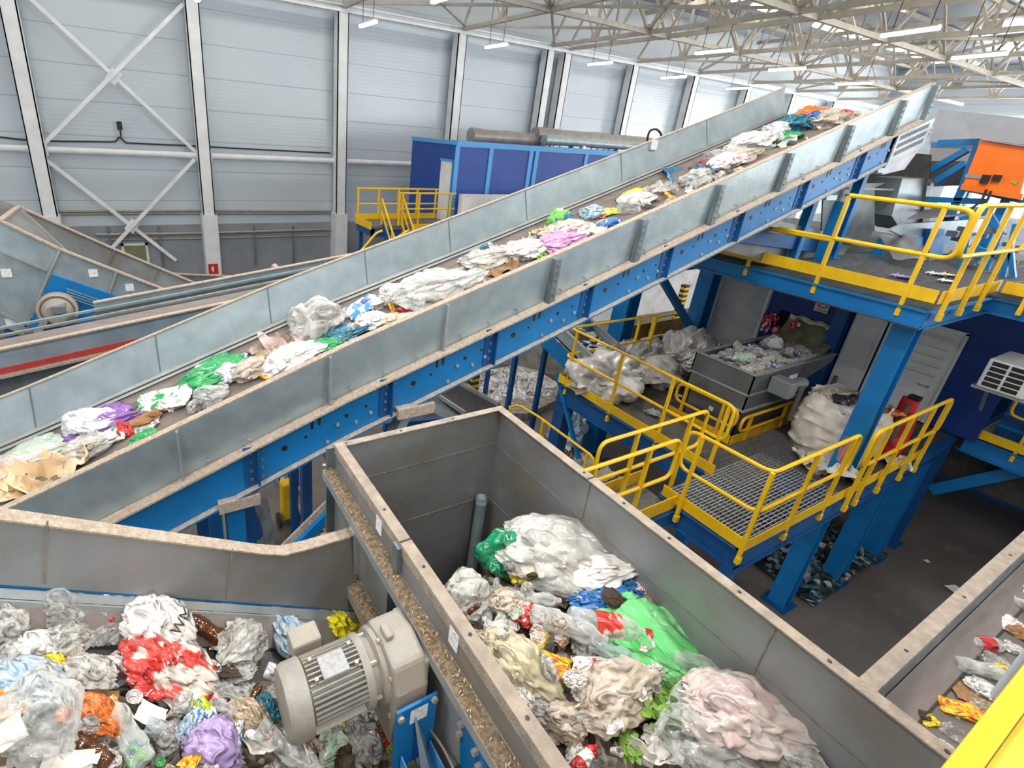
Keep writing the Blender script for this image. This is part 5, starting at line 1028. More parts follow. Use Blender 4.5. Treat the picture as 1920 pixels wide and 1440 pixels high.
MC = {
 'clear': film('clear_film', 'd6dad9', .26, .12), 'cloudy': film('cloudy_film', 'e2e3df', .55, .16, 'b9b7b0', 2, (.4, .6)), 'white': film('white_bag_plastic', 'ecebe8', .96, .35, 'd9d7d2', 2, (.4, .6)),
 'beige': film('beige_bag_plastic', 'd6cbbc', .8, .3, 'bfb0a0', 3, (.4, .6)), 'cream': film('cream_cloth', 'ead2ac', 1, .7, 'd9bc94', 3), 'grey': film('grey_film', 'a5a3a1', .75, .3, '8b8987', 3), 'green': film('green_bag_plastic', '2aa35c', .93, .3), 'emerald': film('emerald_bag_plastic', '0c8c62', .97, .25, '0a7a55', 2),
 'bright': film('bright_green_plastic', '5ed676', .85, .2, '86dd94', 1.5, (.35, .65)), 'pgreen': film('pale_green_film', 'b9d8c0', .85, .3, 'cfd9cc', 3), 'lime': film('lime_plastic', 'bfd83a', 1, .4), 'blue': film('blue_bag_plastic', '2a78bd', .95, .28, '2467a6', 3), 'pblue': film('pale_blue_film', '9cc0dc', .8, .25, 'c6d3dc', 2.5, (.4, .6)),
 'navy': film('navy_plastic', '24458f', 1, .4, '4a78c8', 5), 'teal': film('teal_plastic', '2a7d96', 1, .35, '22637c', 4), 'purple': film('purple_bag_plastic', '9563b3', 1, .4, '7c4e9c', 3), 'violet': film('violet_bag_plastic', 'a994c6', .95, .3, '9a84b8', 2), 'pink': film('pink_bag_plastic', 'dca4d0', .95, .35, 'c98abd', 3),
 'ppink': film('pinkish_film', 'dfc6c6', .75, .22, 'e6dcd8', 2.5, (.4, .6)), 'yellow': film('yellow_plastic', 'f2d41e', 1, .35), 'lemon': film('lemon_bag_plastic', 'eee01a', .98, .35, 'd8cb14', 3), 'orange': film('orange_plastic', 'e8813a', .95, .3, 'd06a28', 3), 'red': film('red_plastic', 'cf2e2e', 1, .35, 'b02222', 3), 'brown': mat('brown_bottle_plastic', '5e3416', '472510', 3, .12, coat=.5),
 'kraft': mat('brown_paper', 'a07b52', '86643f', 6, .85), 'black': film('black_bag_plastic', '2e2d30', 1, .3), 'dark': mat('dark_scraps', '4a3a2c', '2e251e', 8, .8), 'paper': mat('white_paper', 'e8e6e2', 'd5d2cc', 5, .8), 'leaf': mat('green_leaves', '5f8a2c', '7fa83a', 8, .5), 'dleaf': mat('dark_green_leaves', '2f5a24', '4b7a30', 8, .5),
 'redprint': film('red_and_clear_print', 'cb3a30', .96, .3, 'd9cdc2', 1.6, (.5, .54)), 'gprint': film('green_white_yellow_print', '2f9a5a', 1, .35, 'f0f0e8', 3.2, (.44, .47)), 'yprint': film('yellow_orange_print', 'f4c81c', 1, .35, 'ea7a1e', 4, (.5, .55)), 'bprint': film('blue_white_print', '3a86cc', 1, .35, 'f1f2f2', 3.2, (.48, .52)), 'wprint': film('white_red_print', 'efecea', .97, .35, 'd14a44', 2.6, (.6, .63)), 'oprint': film('orange_white_carton_print', 'f0ece6', 1, .4, 'ea7030', 2.2, (.5, .53)), 'bag2': film('bluish_white_bag', 'e4e6ee', .95, .35, '6a7fc0', 3, (.66, .7)), 'gblue': film('green_blue_print', '6fc24a', .95, .3, '2a6fae', 2, (.52, .58)),
 'pbottle': film('clear_bottle_plastic', 'd2d8d6', .3, .08), 'bbottle': film('bluish_bottle_plastic', 'b4c2c6', .45, .08), 'yfilm': film('yellowish_film', 'd2caa6', .78, .25, 'c9bfa6', 3), 'mesh': film('blue_mesh_film', '3f7fae', 1, .4, '2b5f8a', 9, (.4, .6)), 'brownfilm': film('brownish_film', 'a88f74', .85, .35, 'c3b19b', 3)}
def place(kind, var, mk, loc, s, rot, name, label=None, cat=None, group=None, sc=(1, 1, 1), parent=None):
    me = LIB[kind][var % len(LIB[kind])] if isinstance(kind, str) else kind
    o = D.objects.new(name, me); COL.objects.link(o); o.scale = V(sc)*s; o.rotation_euler = rot; o.location = loc
    o.material_slots[0].link = 'OBJECT'; o.material_slots[0].material = MC[mk]
    if parent: o.parent = parent
    return tag(o, label, cat, group)
NAMES = {'bag': ('plastic_bag', 'bag'), 'film': ('plastic_film', 'plastic film'), 'bottle': ('plastic_bottle', 'bottle'), 'packet': ('food_packet', 'packet'), 'card': ('paper_piece', 'paper'), 'box': ('drink_carton', 'carton'), 'cup': ('plastic_cup', 'cup'), 'can': ('drink_can', 'can'), 'leaf': ('leaf_bunch', 'leaves')}
def thick(kind): return {'bag': .42, 'film': .1, 'bottle': .28, 'packet': .16, 'card': .06, 'box': .3, 'cup': .42, 'can': .3, 'leaf': .15}[kind]
def item(surf, px, py, w_, kind, mk, label, var=0, ang=0, h=1.0, lift=0, el=1.0, extra=None, nm=None, tilt=None, xr=None):
    """one piece of waste: w_ is its width in the photo, ang its direction there"""
    d = c_f+c_r*((px-CX)/F)+c_d*((py-CY)/F); g = lambda t: (CAM+d*t).z-surf((CAM+d*t).x, (CAM+d*t).y)-lift
    t1 = 1.0
    while g(t1) > 0 and t1 < 40: t1 += .1
    if t1 >= 39: return item(surf, px, py+5, w_, kind, mk, label, var, ang, h, lift, el, extra, nm, tilt, xr)
    t0 = t1-.1                                          # where the line of sight meets the surface
    for _ in range(20): tm = (t0+t1)/2; t0, t1 = (tm, t1) if g(tm) > 0 else (t0, tm)
    t = t1; p = CAM+d*t; s = w_*.5*t/F*1.1
    p = p+V((0, 0, thick(kind)*s*.75*h))
    if surf is S_main: p.y = min(max(p.y, 4.1+s*.7), 5.93-s*.7)
    if xr: p.x = min(max(p.x, xr[0]+s*.75), xr[1]-s*.75)
    # direction in the photo -> heading on the surface
    a = R(ang); dirw = (c_r*cos(a)-c_d*sin(a)); gx = surf(p.x+.1, p.y)-surf(p.x-.1, p.y); gy = surf(p.x, p.y+.1)-surf(p.x, p.y-.1)
    nrm = V((-gx/.2, -gy/.2, 1)).normalized(); nrm = (nrm+(tilt if tilt else V((0, 0, 0)))).normalized()
    xa = (dirw-nrm*dirw.dot(nrm)).normalized(); ya = nrm.cross(xa); rot = Matrix((xa, ya, nrm)).transposed().to_euler()
    n_, c_ = NAMES[kind]
    o = place(kind, var, mk, p, s, rot, nm or n_, label, c_, None, (el, 1 if kind != 'bottle' else 1.05, h))
    if kind == 'bottle':
        if extra:
            if extra.get('cap'): q = place(CAPM, 0, extra['cap'], (0, 0, 0), 1, (0, 0, 0), 'cap', parent=o)
            if extra.get('lab'): q = place(LABM[0], 0, extra['lab'], (0, 0, 0), 1, (0, 0, 0), 'label_wrap', parent=o)
    return o
def bump(x, y, s, seed): return N((x, y, 0), s, seed)
# ---- stuff beds
def bed_mat(name, cols, sc):
    m = D.materials.new(name); m.use_nodes = True; n = m.node_tree.nodes; l = m.node_tree.links; b = n['Principled BSDF']
    tc = n.new('ShaderNodeTexCoord'); v = n.new('ShaderNodeTexVoronoi'); v.inputs['Scale'].default_value = sc; l.new(tc.outputs['Object'], v.inputs[0])
    r = n.new('ShaderNodeValToRGB'); e = r.color_ramp.elements; r.color_ramp.interpolation = 'CONSTANT'
    while len(e) < len(cols): e.new(.5)
    for i, c in enumerate(cols): e[i].position = i/len(cols); e[i].color = hexc(c)
    s = n.new('ShaderNodeSeparateColor'); l.new(v.outputs['Color'], s.inputs[0]); l.new(s.outputs[0], r.inputs[0]); l.new(r.outputs[0], b.inputs['Base Color'])
    bp = n.new('ShaderNodeBump'); bp.inputs['Strength'].default_value = .8; bp.inputs['Distance'].default_value = .03; l.new(v.outputs['Distance'], bp.inputs['Height']); l.new(bp.outputs[0], b.inputs['Normal'])
    b.inputs['Roughness'].default_value = .5; return m
COLS = ['6b5d4d', 'b3aca2', '4a3c30', '8f8a80', 'c9c4bb', '55503a', '7d6a58', '9fa09a', '3a3028', 'a3938a', 'd6d0c6', '6e7a4c']
bedm = bed_mat('mixed_small_scraps', COLS, 22); bedw = bed_mat('pale_paper_scraps', ['d8d6d2', 'b8b4ae', 'efeeec', '9aa0b4', 'c9c2b4', '7a746c', 'e2e0dc', 'a9b6c8'], 14); bedd = bed_mat('dark_bottle_scraps', ['1c2426', '2c4a50', '10161a', '3a5258', '6f8a92', '141a18', '9fb2b8', '1f2f2a'], 12)
def bed(name, label, x0, x1, y0, y1, f, m, n=60, amp=.05, sc=9, taper=True):
    vs = []
    for j in range(n+1):
        for i in range(n+1):
            u, w_ = i/n, j/n; x = x0+(x1-x0)*u; y = y0+(y1-y0)*w_; e = min(1, 6*min(u, 1-u, w_, 1-w_)) if taper else 1
            vs.append(V((x, y, f(x, y)*1.0+amp*(rn((x, y, 0), 3, sc/3, 3)-.4)*2*e)))
    b = MB(); b.add(vs, [(j*(n+1)+i, j*(n+1)+i+1, (j+1)*(n+1)+i+1, (j+1)*(n+1)+i) for j in range(n) for i in range(n)])
    return tag(b.build(name, m, smooth=True), label, 'waste', kind='stuff')
# surfaces
def S_left(x, y): return lbz(x)+.05+.1*min(1, max(0, (2.05-y)/.35))+.05*bump(x, y, 3, 1)
def S_hop(x, y): return 4.38+.10*bump(x, y, 2.2, 5)+.12*max(0, 1-abs(y-1.4)/.5)-1.6*max(0, y-1.95)**1.0
def S_main(x, y): return ztop(x)+BZ-.05 if 4.05 < y < 6.15 and x < 11.3 else -60
def S_right(x, y): return RBZ
RBZ = 3.82
bed('waste_layer', 'layer of small mixed scraps between the bags on the lower left conveyor', -1.6, .99, .25, 2.02, lambda x, y: S_left(x, y)-.07-.25*max(0, y-1.75), bedm)
bed('waste_layer', 'layer of small mixed scraps between the bags inside the grey hopper', HX0+.02, HX1-.03, -.5, 2.1, lambda x, y: S_hop(x, y)-.08, bedm)
# fillers: small pieces nobody can tell apart share one label per kind
def fill(surf, n, x0, x1, y0, y1, where, s0, s1, table, seed, lift=.0, keep=None):
    rg = random.Random(seed); k = 0; tries = 0
    tot = sum(t[2] for t in table); pts = []
    while k < n and tries < n*40:
        tries += 1; x = rg.uniform(x0, x1); y = rg.uniform(y0, y1)
        if keep and not keep(x, y): continue
        s = rg.uniform(s0, s1)
        if any((x-a)**2+(y-b)**2 < (.75*(s+c))**2 for a, b, c in pts[-400:]): 
            if tries < n*30: continue
        pts.append((x, y, s)); r_ = rg.random()*tot
        for kind, mk, wt, txt in table:
            r_ -= wt
            if r_ <= 0: break
        n_, c_ = NAMES[kind]
        if kind == 'bag': n_, c_ = ('rag', 'rag') if 'rag' in txt and 'bag' not in txt else ('waste_lump', 'lump') if 'lump' in txt or 'scrap' in txt else ('film_bag', 'bag') if mk in ('cloudy', 'grey', 'pblue') else (n_, c_)
        place(kind, rg.randrange(7), mk, (x, y, surf(x, y)+lift+thick(kind)*s*.6), s*(1.25 if kind == 'bottle' else 1), (rg.gauss(0, .4), rg.gauss(0, .4), rg.random()*6.28), n_, 'small '+txt+' '+where, c_, txt+' '+where, (1, 1, rg.uniform(.8, 1.3)))
        k += 1
TAB = [('bag', 'cloudy', 13, 'crumpled cloudy plastic bag'), ('bag', 'white', 9, 'crumpled white plastic bag'), ('film', 'clear', 12, 'wrinkled clear film piece'), ('film', 'white', 5, 'wrinkled white film piece'), ('bag', 'beige', 7, 'crumpled beige bag'), ('bottle', 'pbottle', 7, 'clear plastic bottle'), ('bottle', 'brown', 5, 'brown plastic bottle'), ('packet', 'wprint', 5, 'white and red printed packet'), ('packet', 'bprint', 4, 'blue and white printed packet'), ('packet', 'yprint', 3, 'yellow and orange printed packet'), ('film', 'pgreen', 3, 'pale green film scrap'), ('bag', 'pblue', 3, 'pale blue bag'), ('cup', 'white', 3, 'white plastic cup'), ('card', 'paper', 4, 'white paper piece'), ('card', 'kraft', 3, 'brown cardboard piece'), ('bag', 'red', 2, 'red plastic scrap'), ('film', 'ppink', 3, 'pinkish film scrap'), ('leaf', 'dleaf', 2, 'dark green leaf bunch'), ('film', 'brownfilm', 5, 'brownish film scrap'), ('bag', 'grey', 5, 'crumpled grey bag'), ('packet', 'lime', 1, 'lime green packet'), ('box', 'oprint', 2, 'orange and white carton'), ('bag', 'dark', 3, 'dark brown lump')]
fill(S_left, 150, -1.5, .72, .35, 1.95, 'among the waste on the lower left conveyor', .05, .095, TAB, 5, .0)
fill(S_left, 25, .55, .95, .35, 1.1, 'among the waste below the motor bracket', .04, .07, TAB, 6, -.02)
fill(S_hop, 100, HX0+.12, HX1-.14, -.35, 1.85, 'among the waste inside the grey hopper', .05, .09, TAB, 8)
fill(S_left, 50, -1.3, .6, .6, 1.7, 'on top of the lower left conveyor waste', .035, .07, TAB, 15, .09)
fill(S_hop, 55, HX0+.15, HX1-.2, -.2, 1.75, 'on top of the hopper waste', .035, .075, TAB, 18, .13)
# ---- key pieces on the lower left conveyor
L = S_left
A = [(115, 1150, 82, 'bag', 'clear', 'puffed clear plastic bag nearest the back rim of the lower left conveyor', 0, 40, 1.3),
 (258, 1135, 105, 'packet', 'bprint', '', 1, 50, 1.4), (300, 1192, 125, 'bag', 'white', 'big crumpled white carrier bag with dark letters, above the red bag', 3, -15, 1.2),
 (315, 1262, 168, 'bag', 'redprint', 'largest red and white printed bag on the lower left conveyor', 3, -10, .8),
 (455, 1215, 105, 'bag', 'cloudy', 'tall cloudy bag standing right of the brown bottle', 2, 70, 1.2), (20, 1185, 75, 'bag', 'cloudy', 'cloudy bag at the left photo edge near the conveyor rim', 1, 0, 1.2), (70, 1225, 75, 'bag', 'white', 'small knotted white bag below the puffed clear bag', 6, 20, 1.1), (130, 1212, 80, 'bag', 'cloudy', 'ribbed cloudy white bag left of the clear glove', 3, 60, 1.2),
 (192, 1190, 70, 'film', 'clear', 'twisted clear film like a glove below the blue packet', 2, 60, 1.6), (100, 1245, 45, 'packet', 'yellow', 'curled bright yellow strip between two white bags', 1, 100, 2), (122, 1275, 50, 'packet', 'yprint', 'yellow and red snack packet under the curled yellow strip', 0, -20, 1.6),
 (52, 1288, 120, 'bag', 'pblue', 'pale blue crumpled bag at the left above the big clear bag', 4, 10, 1), (14, 1325, 62, 'packet', 'yprint', 'yellow and orange patterned packet at the left photo edge', 2, -30, 1.5), (80, 1365, 165, 'bag', 'clear', 'largest cloudy clear bag at the bottom left corner', 1, 30, 1.2),
 (165, 1350, 90, 'bag', 'orange', 'orange plastic bag beside the yellow packet', 2, -20, 1.1), (210, 1335, 48, 'packet', 'yprint', 'yellow printed packet lying against the orange bag', 1, 70, 1.6), (250, 1315, 55, 'cup', 'white', 'white plastic cup lid below the red printed bag', 0, 0, .5), (283, 1342, 52, 'card', 'paper', 'white paper card with dark print below the red bag', 0, 10, 1),
 (170, 1270, 85, 'bag', 'cloudy', 'cloudy bag between the yellow packet and the red bag', 3, 0, 1), (368, 1318, 50, 'packet', 'lime', 'lime green leaf shaped wrapper below the red bag', 3, 60, 1.2), (375, 1350, 58, 'packet', 'bprint', 'blue white and red sweet packet below the lime wrapper', 2, 60, 1.5), (395, 1420, 120, 'bag', 'violet', 'smooth violet bag at the bottom edge of the photo', 5, 20, 1.1),
 (300, 1432, 34, 'cup', 'bright', 'bright green round lid at the bottom edge', 1, 0, .4), (550, 1200, 82, 'bag', 'pblue', 'light blue crumpled bag left of the gear motor', 2, 70, 1.1), (578, 1172, 70, 'film', 'white', 'white and black film above the light blue bag', 1, 0, 1.5), (638, 1172, 84, 'bag', 'lemon', 'bright lemon yellow bag just above the gear motor', 3, -20, 1.0), (682, 1185, 40, 'film', 'pblue', 'pale blue scrap right of the lemon yellow bag', 0, 0, 1),
 (600, 1355, 80, 'film', 'pgreen', 'pale green wrinkled sheet below the motor', 2, -40, 1.8), (638, 1350, 30, 'packet', 'lemon', 'lemon coloured strip on the pale green sheet', 1, 80, 1.5), (625, 1410, 90, 'film', 'pgreen', 'second pale green sheet at the bottom edge below the motor', 4, 30, 1.8), (572, 1340, 60, 'bag', 'ppink', 'pinkish white crumpled bag left of the pale green sheet', 0, 0, 1), (735, 1378, 55, 'packet', 'red', 'red printed sweet packet beside the open blue box', 0, 50, 1.3), (742, 1405, 38, 'packet', 'lime', 'lime packet under the red sweet packet', 2, 0, 1.3),
 (683, 1400, 80, 'bag', 'grey', 'greyish translucent bag between green sheet and red packet', 1, 0, 1.1), (655, 1312, 34, 'bag', 'red', 'small red scrap right under the motor', 3, 0, 1), (683, 1300, 24, 'packet', 'pink', 'small pink dotted packet under the motor flange', 1, 40, 1.4), (690, 1335, 60, 'film', 'white', 'white film strip hanging beside the gearbox', 1, -60, 1.5), (440, 1290, 100, 'film', 'clear', 'wide clear wrinkled film right of the red bag', 3, 10, 1.6), (470, 1350, 70, 'bag', 'brownfilm', 'brownish bag with green scrap near the violet bag', 4, 0, 1), (420, 1212, 44, 'box', 'oprint', 'orange and white crushed carton below the brown bottle', 0, 70, 1), (415, 1262, 48, 'bag', 'dark', 'dark brown lump right of the red bag', 2, 30, .8), (372, 1170, 44, 'card', 'wprint', 'white and red paper scrap beside the brown bottle', 1, -20, 1.2), (10, 1135, 28, 'can', 'brown', 'brown can at the left photo edge on the back of the belt', 0, 80, 1),
 (490, 1378, 55, 'packet', 'wprint', 'white and red sweet wrapper right of the violet bag', 0, 10, 1.4), (500, 1330, 55, 'bag', 'teal', 'dark teal crumpled film left of the pink bag', 0, 0, .9), (232, 1245, 55, 'packet', 'wprint', 'white red folded packet left of the red bag', 3, 30, 1.3), (205, 1415, 60, 'film', 'white', 'white napkin scrap near the bottom edge', 2, 0, 1.6), (145, 1422, 60, 'card', 'paper', 'white folded card beside the brown bottle at the bottom', 2, 60, 1.4), (255, 1415, 50, 'packet', 'gblue', 'green and blue wrapper at the bottom edge', 2, 70, 1.4)]
for a in A:
    px, py, w_, kd, mk, lb, var, ang, h = a; lb = lb or 'light blue packet with a printed end standing against the back skirt'
    o = item(L, px, py, w_, kd, mk, lb, var, ang, h, lift=.02)
    if mk == 'white' and 'letters' in lb: LETBAG = o
    if mk == 'redprint': REDBAG = o
for px, py, w_, mk, lb, var, ang, ex in ((178, 1148, 75, 'pbottle', 'clear plastic bottle with red cap beside the puffed clear bag', 0, -10, {'cap': 'red'}), (400, 1195, 95, 'brown', 'brown plastic bottle near the back rim', 0, 10, {'cap': 'brown'}), (170, 1408, 90, 'brown', 'brown bottle lying at the bottom edge left', 1, 70, {}), (238, 1378, 130, 'pbottle', 'upright grey clear bottle right of the orange bag', 1, 80, {}), (325, 1378, 90, 'bbottle', 'bluish clear bottle below the paper card', 2, 20, {}), (541, 1280, 85, 'bag2', 'white tube bottle with blue print left of the motor', 0, -80, {'cap': 'navy'}), (532, 1410, 110, 'pbottle', 'long clear bottle at the bottom edge left of the green sheet', 0, -75, {}), (565, 1418, 90, 'white', 'white bottle at the bottom edge beside the long clear bottle', 1, -70, {'lab': 'wprint'}), (140, 1320, 90, 'brown', 'brown bottle between the pale blue bag and the orange bag', 2, 40, {}), (430, 1335, 70, 'pbottle', 'clear bottle left of the teal film', 2, 60, {})):
    item(L, px, py, w_, 'bottle', mk, lb, var, ang, 1, lift=.03, extra=ex)
# ---- key pieces in the hopper
H = S_hop
A = [(1085, 1035, 215, 'bag', 'cloudy', 'largest white translucent film heap at the back of the hopper', 2, -35, .8), (1010, 1010, 120, 'film', 'white', 'white film lobe on top of the translucent heap', 1, 20, 1.6), (1150, 1060, 130, 'bag', 'white', 'shiny white film bulging along the right hopper wall', 4, -40, .9), (1095, 972, 60, 'film', 'clear', 'clear film tip pointing at the back right wall', 4, 0, 2),
 (938, 1052, 125, 'bag', 'emerald', 'smooth emerald green bag at the back of the hopper waste', 5, 30, 1), (872, 1130, 108, 'bag', 'cloudy', 'grey white ribbed bag against the left hopper wall', 5, 50, 1.2), (948, 1135, 70, 'bag', 'beige', 'beige bag beside the grey white ribbed bag', 3, 60, 1), (985, 1158, 66, 'bag', 'redprint', 'red net bag in the middle of the hopper waste', 3, 30, 1), (1128, 1133, 105, 'bag', 'blue', 'bright blue crumpled bag left of the bright green sheet', 4, -10, .8), (1185, 1105, 45, 'bag', 'blue', 'small blue bag scrap behind the bright green sheet', 0, 10, .8),
 (1262, 1205, 190, 'bag', 'bright', 'large bright green glossy bag along the right hopper wall', 4, -30, .5), (1330, 1262, 60, 'bag', 'bright', 'drooping lower corner of bright green bag', 2, -60, .9), (1008, 1205, 50, 'packet', 'yellow', 'yellow packet on the white foil wrapper in the hopper', 1, 60, 1.4), (1035, 1252, 65, 'packet', 'yprint', 'yellow and orange packet below the yellow one in the hopper', 0, -30, 1.4), (935, 1180, 80, 'film', 'white', 'crumpled white foil left of the yellow packet', 2, 20, 1.8),
 (955, 1262, 150, 'bag', 'yfilm', 'big yellowish translucent bag against the left hopper wall', 2, -50, 1), (1140, 1320, 150, 'bag', 'beige', 'big beige bag with red print in front centre of the hopper', 2, 30, .9), (1110, 1260, 70, 'packet', 'wprint', 'white and red cup packet above the big beige bag', 0, 0, 1.5), (1170, 1330, 60, 'packet', 'wprint', 'red and white wrapper on the big beige bag', 2, 60, 1.5), (1240, 1400, 100, 'film', 'white', 'flat white sheet at the bottom of the hopper waste', 0, 0, .8), (1425, 1310, 185, 'bag', 'ppink', 'large pinkish translucent bag at the right of the hopper', 2, -35, .9), (1345, 1400, 190, 'bag', 'clear', 'grey clear bag at the bottom edge of the hopper waste', 4, -30, .9), (1490, 1270+90, 150, 'film', 'brownfilm', 'brownish folded film right of the pinkish bag', 3, -40, 1.4), (1560, 1400, 120, 'bag', 'cloudy', 'cloudy bag at the lower right end of the hopper waste', 1, -40, 1), (1420, 1225+15, 90, 'film', 'cloudy', 'cloudy film between bright green bag and pinkish bag', 2, -20, 1.6),
 (985, 1085, 60, 'packet', 'yellow', 'crushed yellow pack below the emerald green bag', 3, 30, 1.6), (1060, 1090, 75, 'bag', 'brownfilm', 'brownish film bag under the white heap', 4, 60, .9), (1270, 1152, 40, 'cup', 'pink', 'small pink cup behind the bright green bag', 1, 0, 1), (1055, 1420-60, 90, 'bag', 'beige', 'beige crumpled bag at the front left of the hopper', 0, 20, 1), (1010, 1340, 70, 'bag', 'grey', 'grey lilac bag near the left hopper wall', 3, 0, 1), (1220, 1260, 70, 'film', 'clear', 'clear film between blue bottle and leaves', 1, 0, 1.4), (1100, 1170, 55, 'packet', 'navy', 'navy and red packet above the clear bottle', 0, 0, 1.4), (1195, 1130, 60, 'card', 'kraft', 'brown card strip behind the bright green bag', 0, -20, 1), (1205, 1095, 45, 'packet', 'wprint', 'red and white packet near the right hopper wall', 1, 0, 1.3), (1610, 1388, 38, 'cup', 'green', 'green and pink pot at the far right of the hopper', 0, 0, 1), (1010, 1280, 60, 'bag', 'white', 'white crumpled scrap left of the orange packet', 6, 0, 1), (905, 1215, 60, 'bag', 'brownfilm', 'brownish crumpled scrap by the left hopper wall', 3, 0, 1), (1180, 1400, 70, 'leaf', 'leaf', 'light green stalks at the bottom of the hopper waste', 0, 0, 1)]
for px, py, w_, kd, mk, lb, var, ang, h in A: item(H, px, py, w_*.9, kd, mk, lb, var, ang, h, lift=.03, xr=(HX0, HX1))
for px, py, w_, mk, lb, var, ang, ex in ((1140, 1187, 140, 'pbottle', 'clear bottle with red label left of the bright green bag', 0, -12, {'lab': 'redprint', 'cap': 'red'}), (1065, 1185, 130, 'pbottle', 'brownish clear bottle in the centre of the hopper waste', 1, -40, {}), (1045, 1110, 90, 'pbottle', 'clear bottle lying below the white heap', 2, -60, {}), (1010, 1130, 80, 'pbottle', 'clear crushed bottle beside the red net bag', 1, 30, {}), (1098, 1425, 70, 'red', 'red bottle with white band at the bottom edge', 0, 60, {'lab': 'wprint'}), (1150, 1230, 90, 'bbottle', 'bluish bottle in front of the clear bottle with red label', 2, -30, {}), (1290, 1250, 110, 'pbottle', 'pale green bottle under the bright green bag', 1, -35, {})):
    item(H, px, py, w_, 'bottle', mk, lb, var, ang, 1, lift=.06, extra=ex)
for k, (px, py) in enumerate(((1230, 1280), (1270, 1310), (1215, 1325), (1255, 1345))):
    item(H, px, py, 95, 'leaf', 'dleaf' if k % 2 else 'leaf', 'green leaf heap in the hopper, '+['upper left', 'right hand', 'lower left', 'lowest'][k]+' of four clumps', k, k*40, 1, lift=.06)
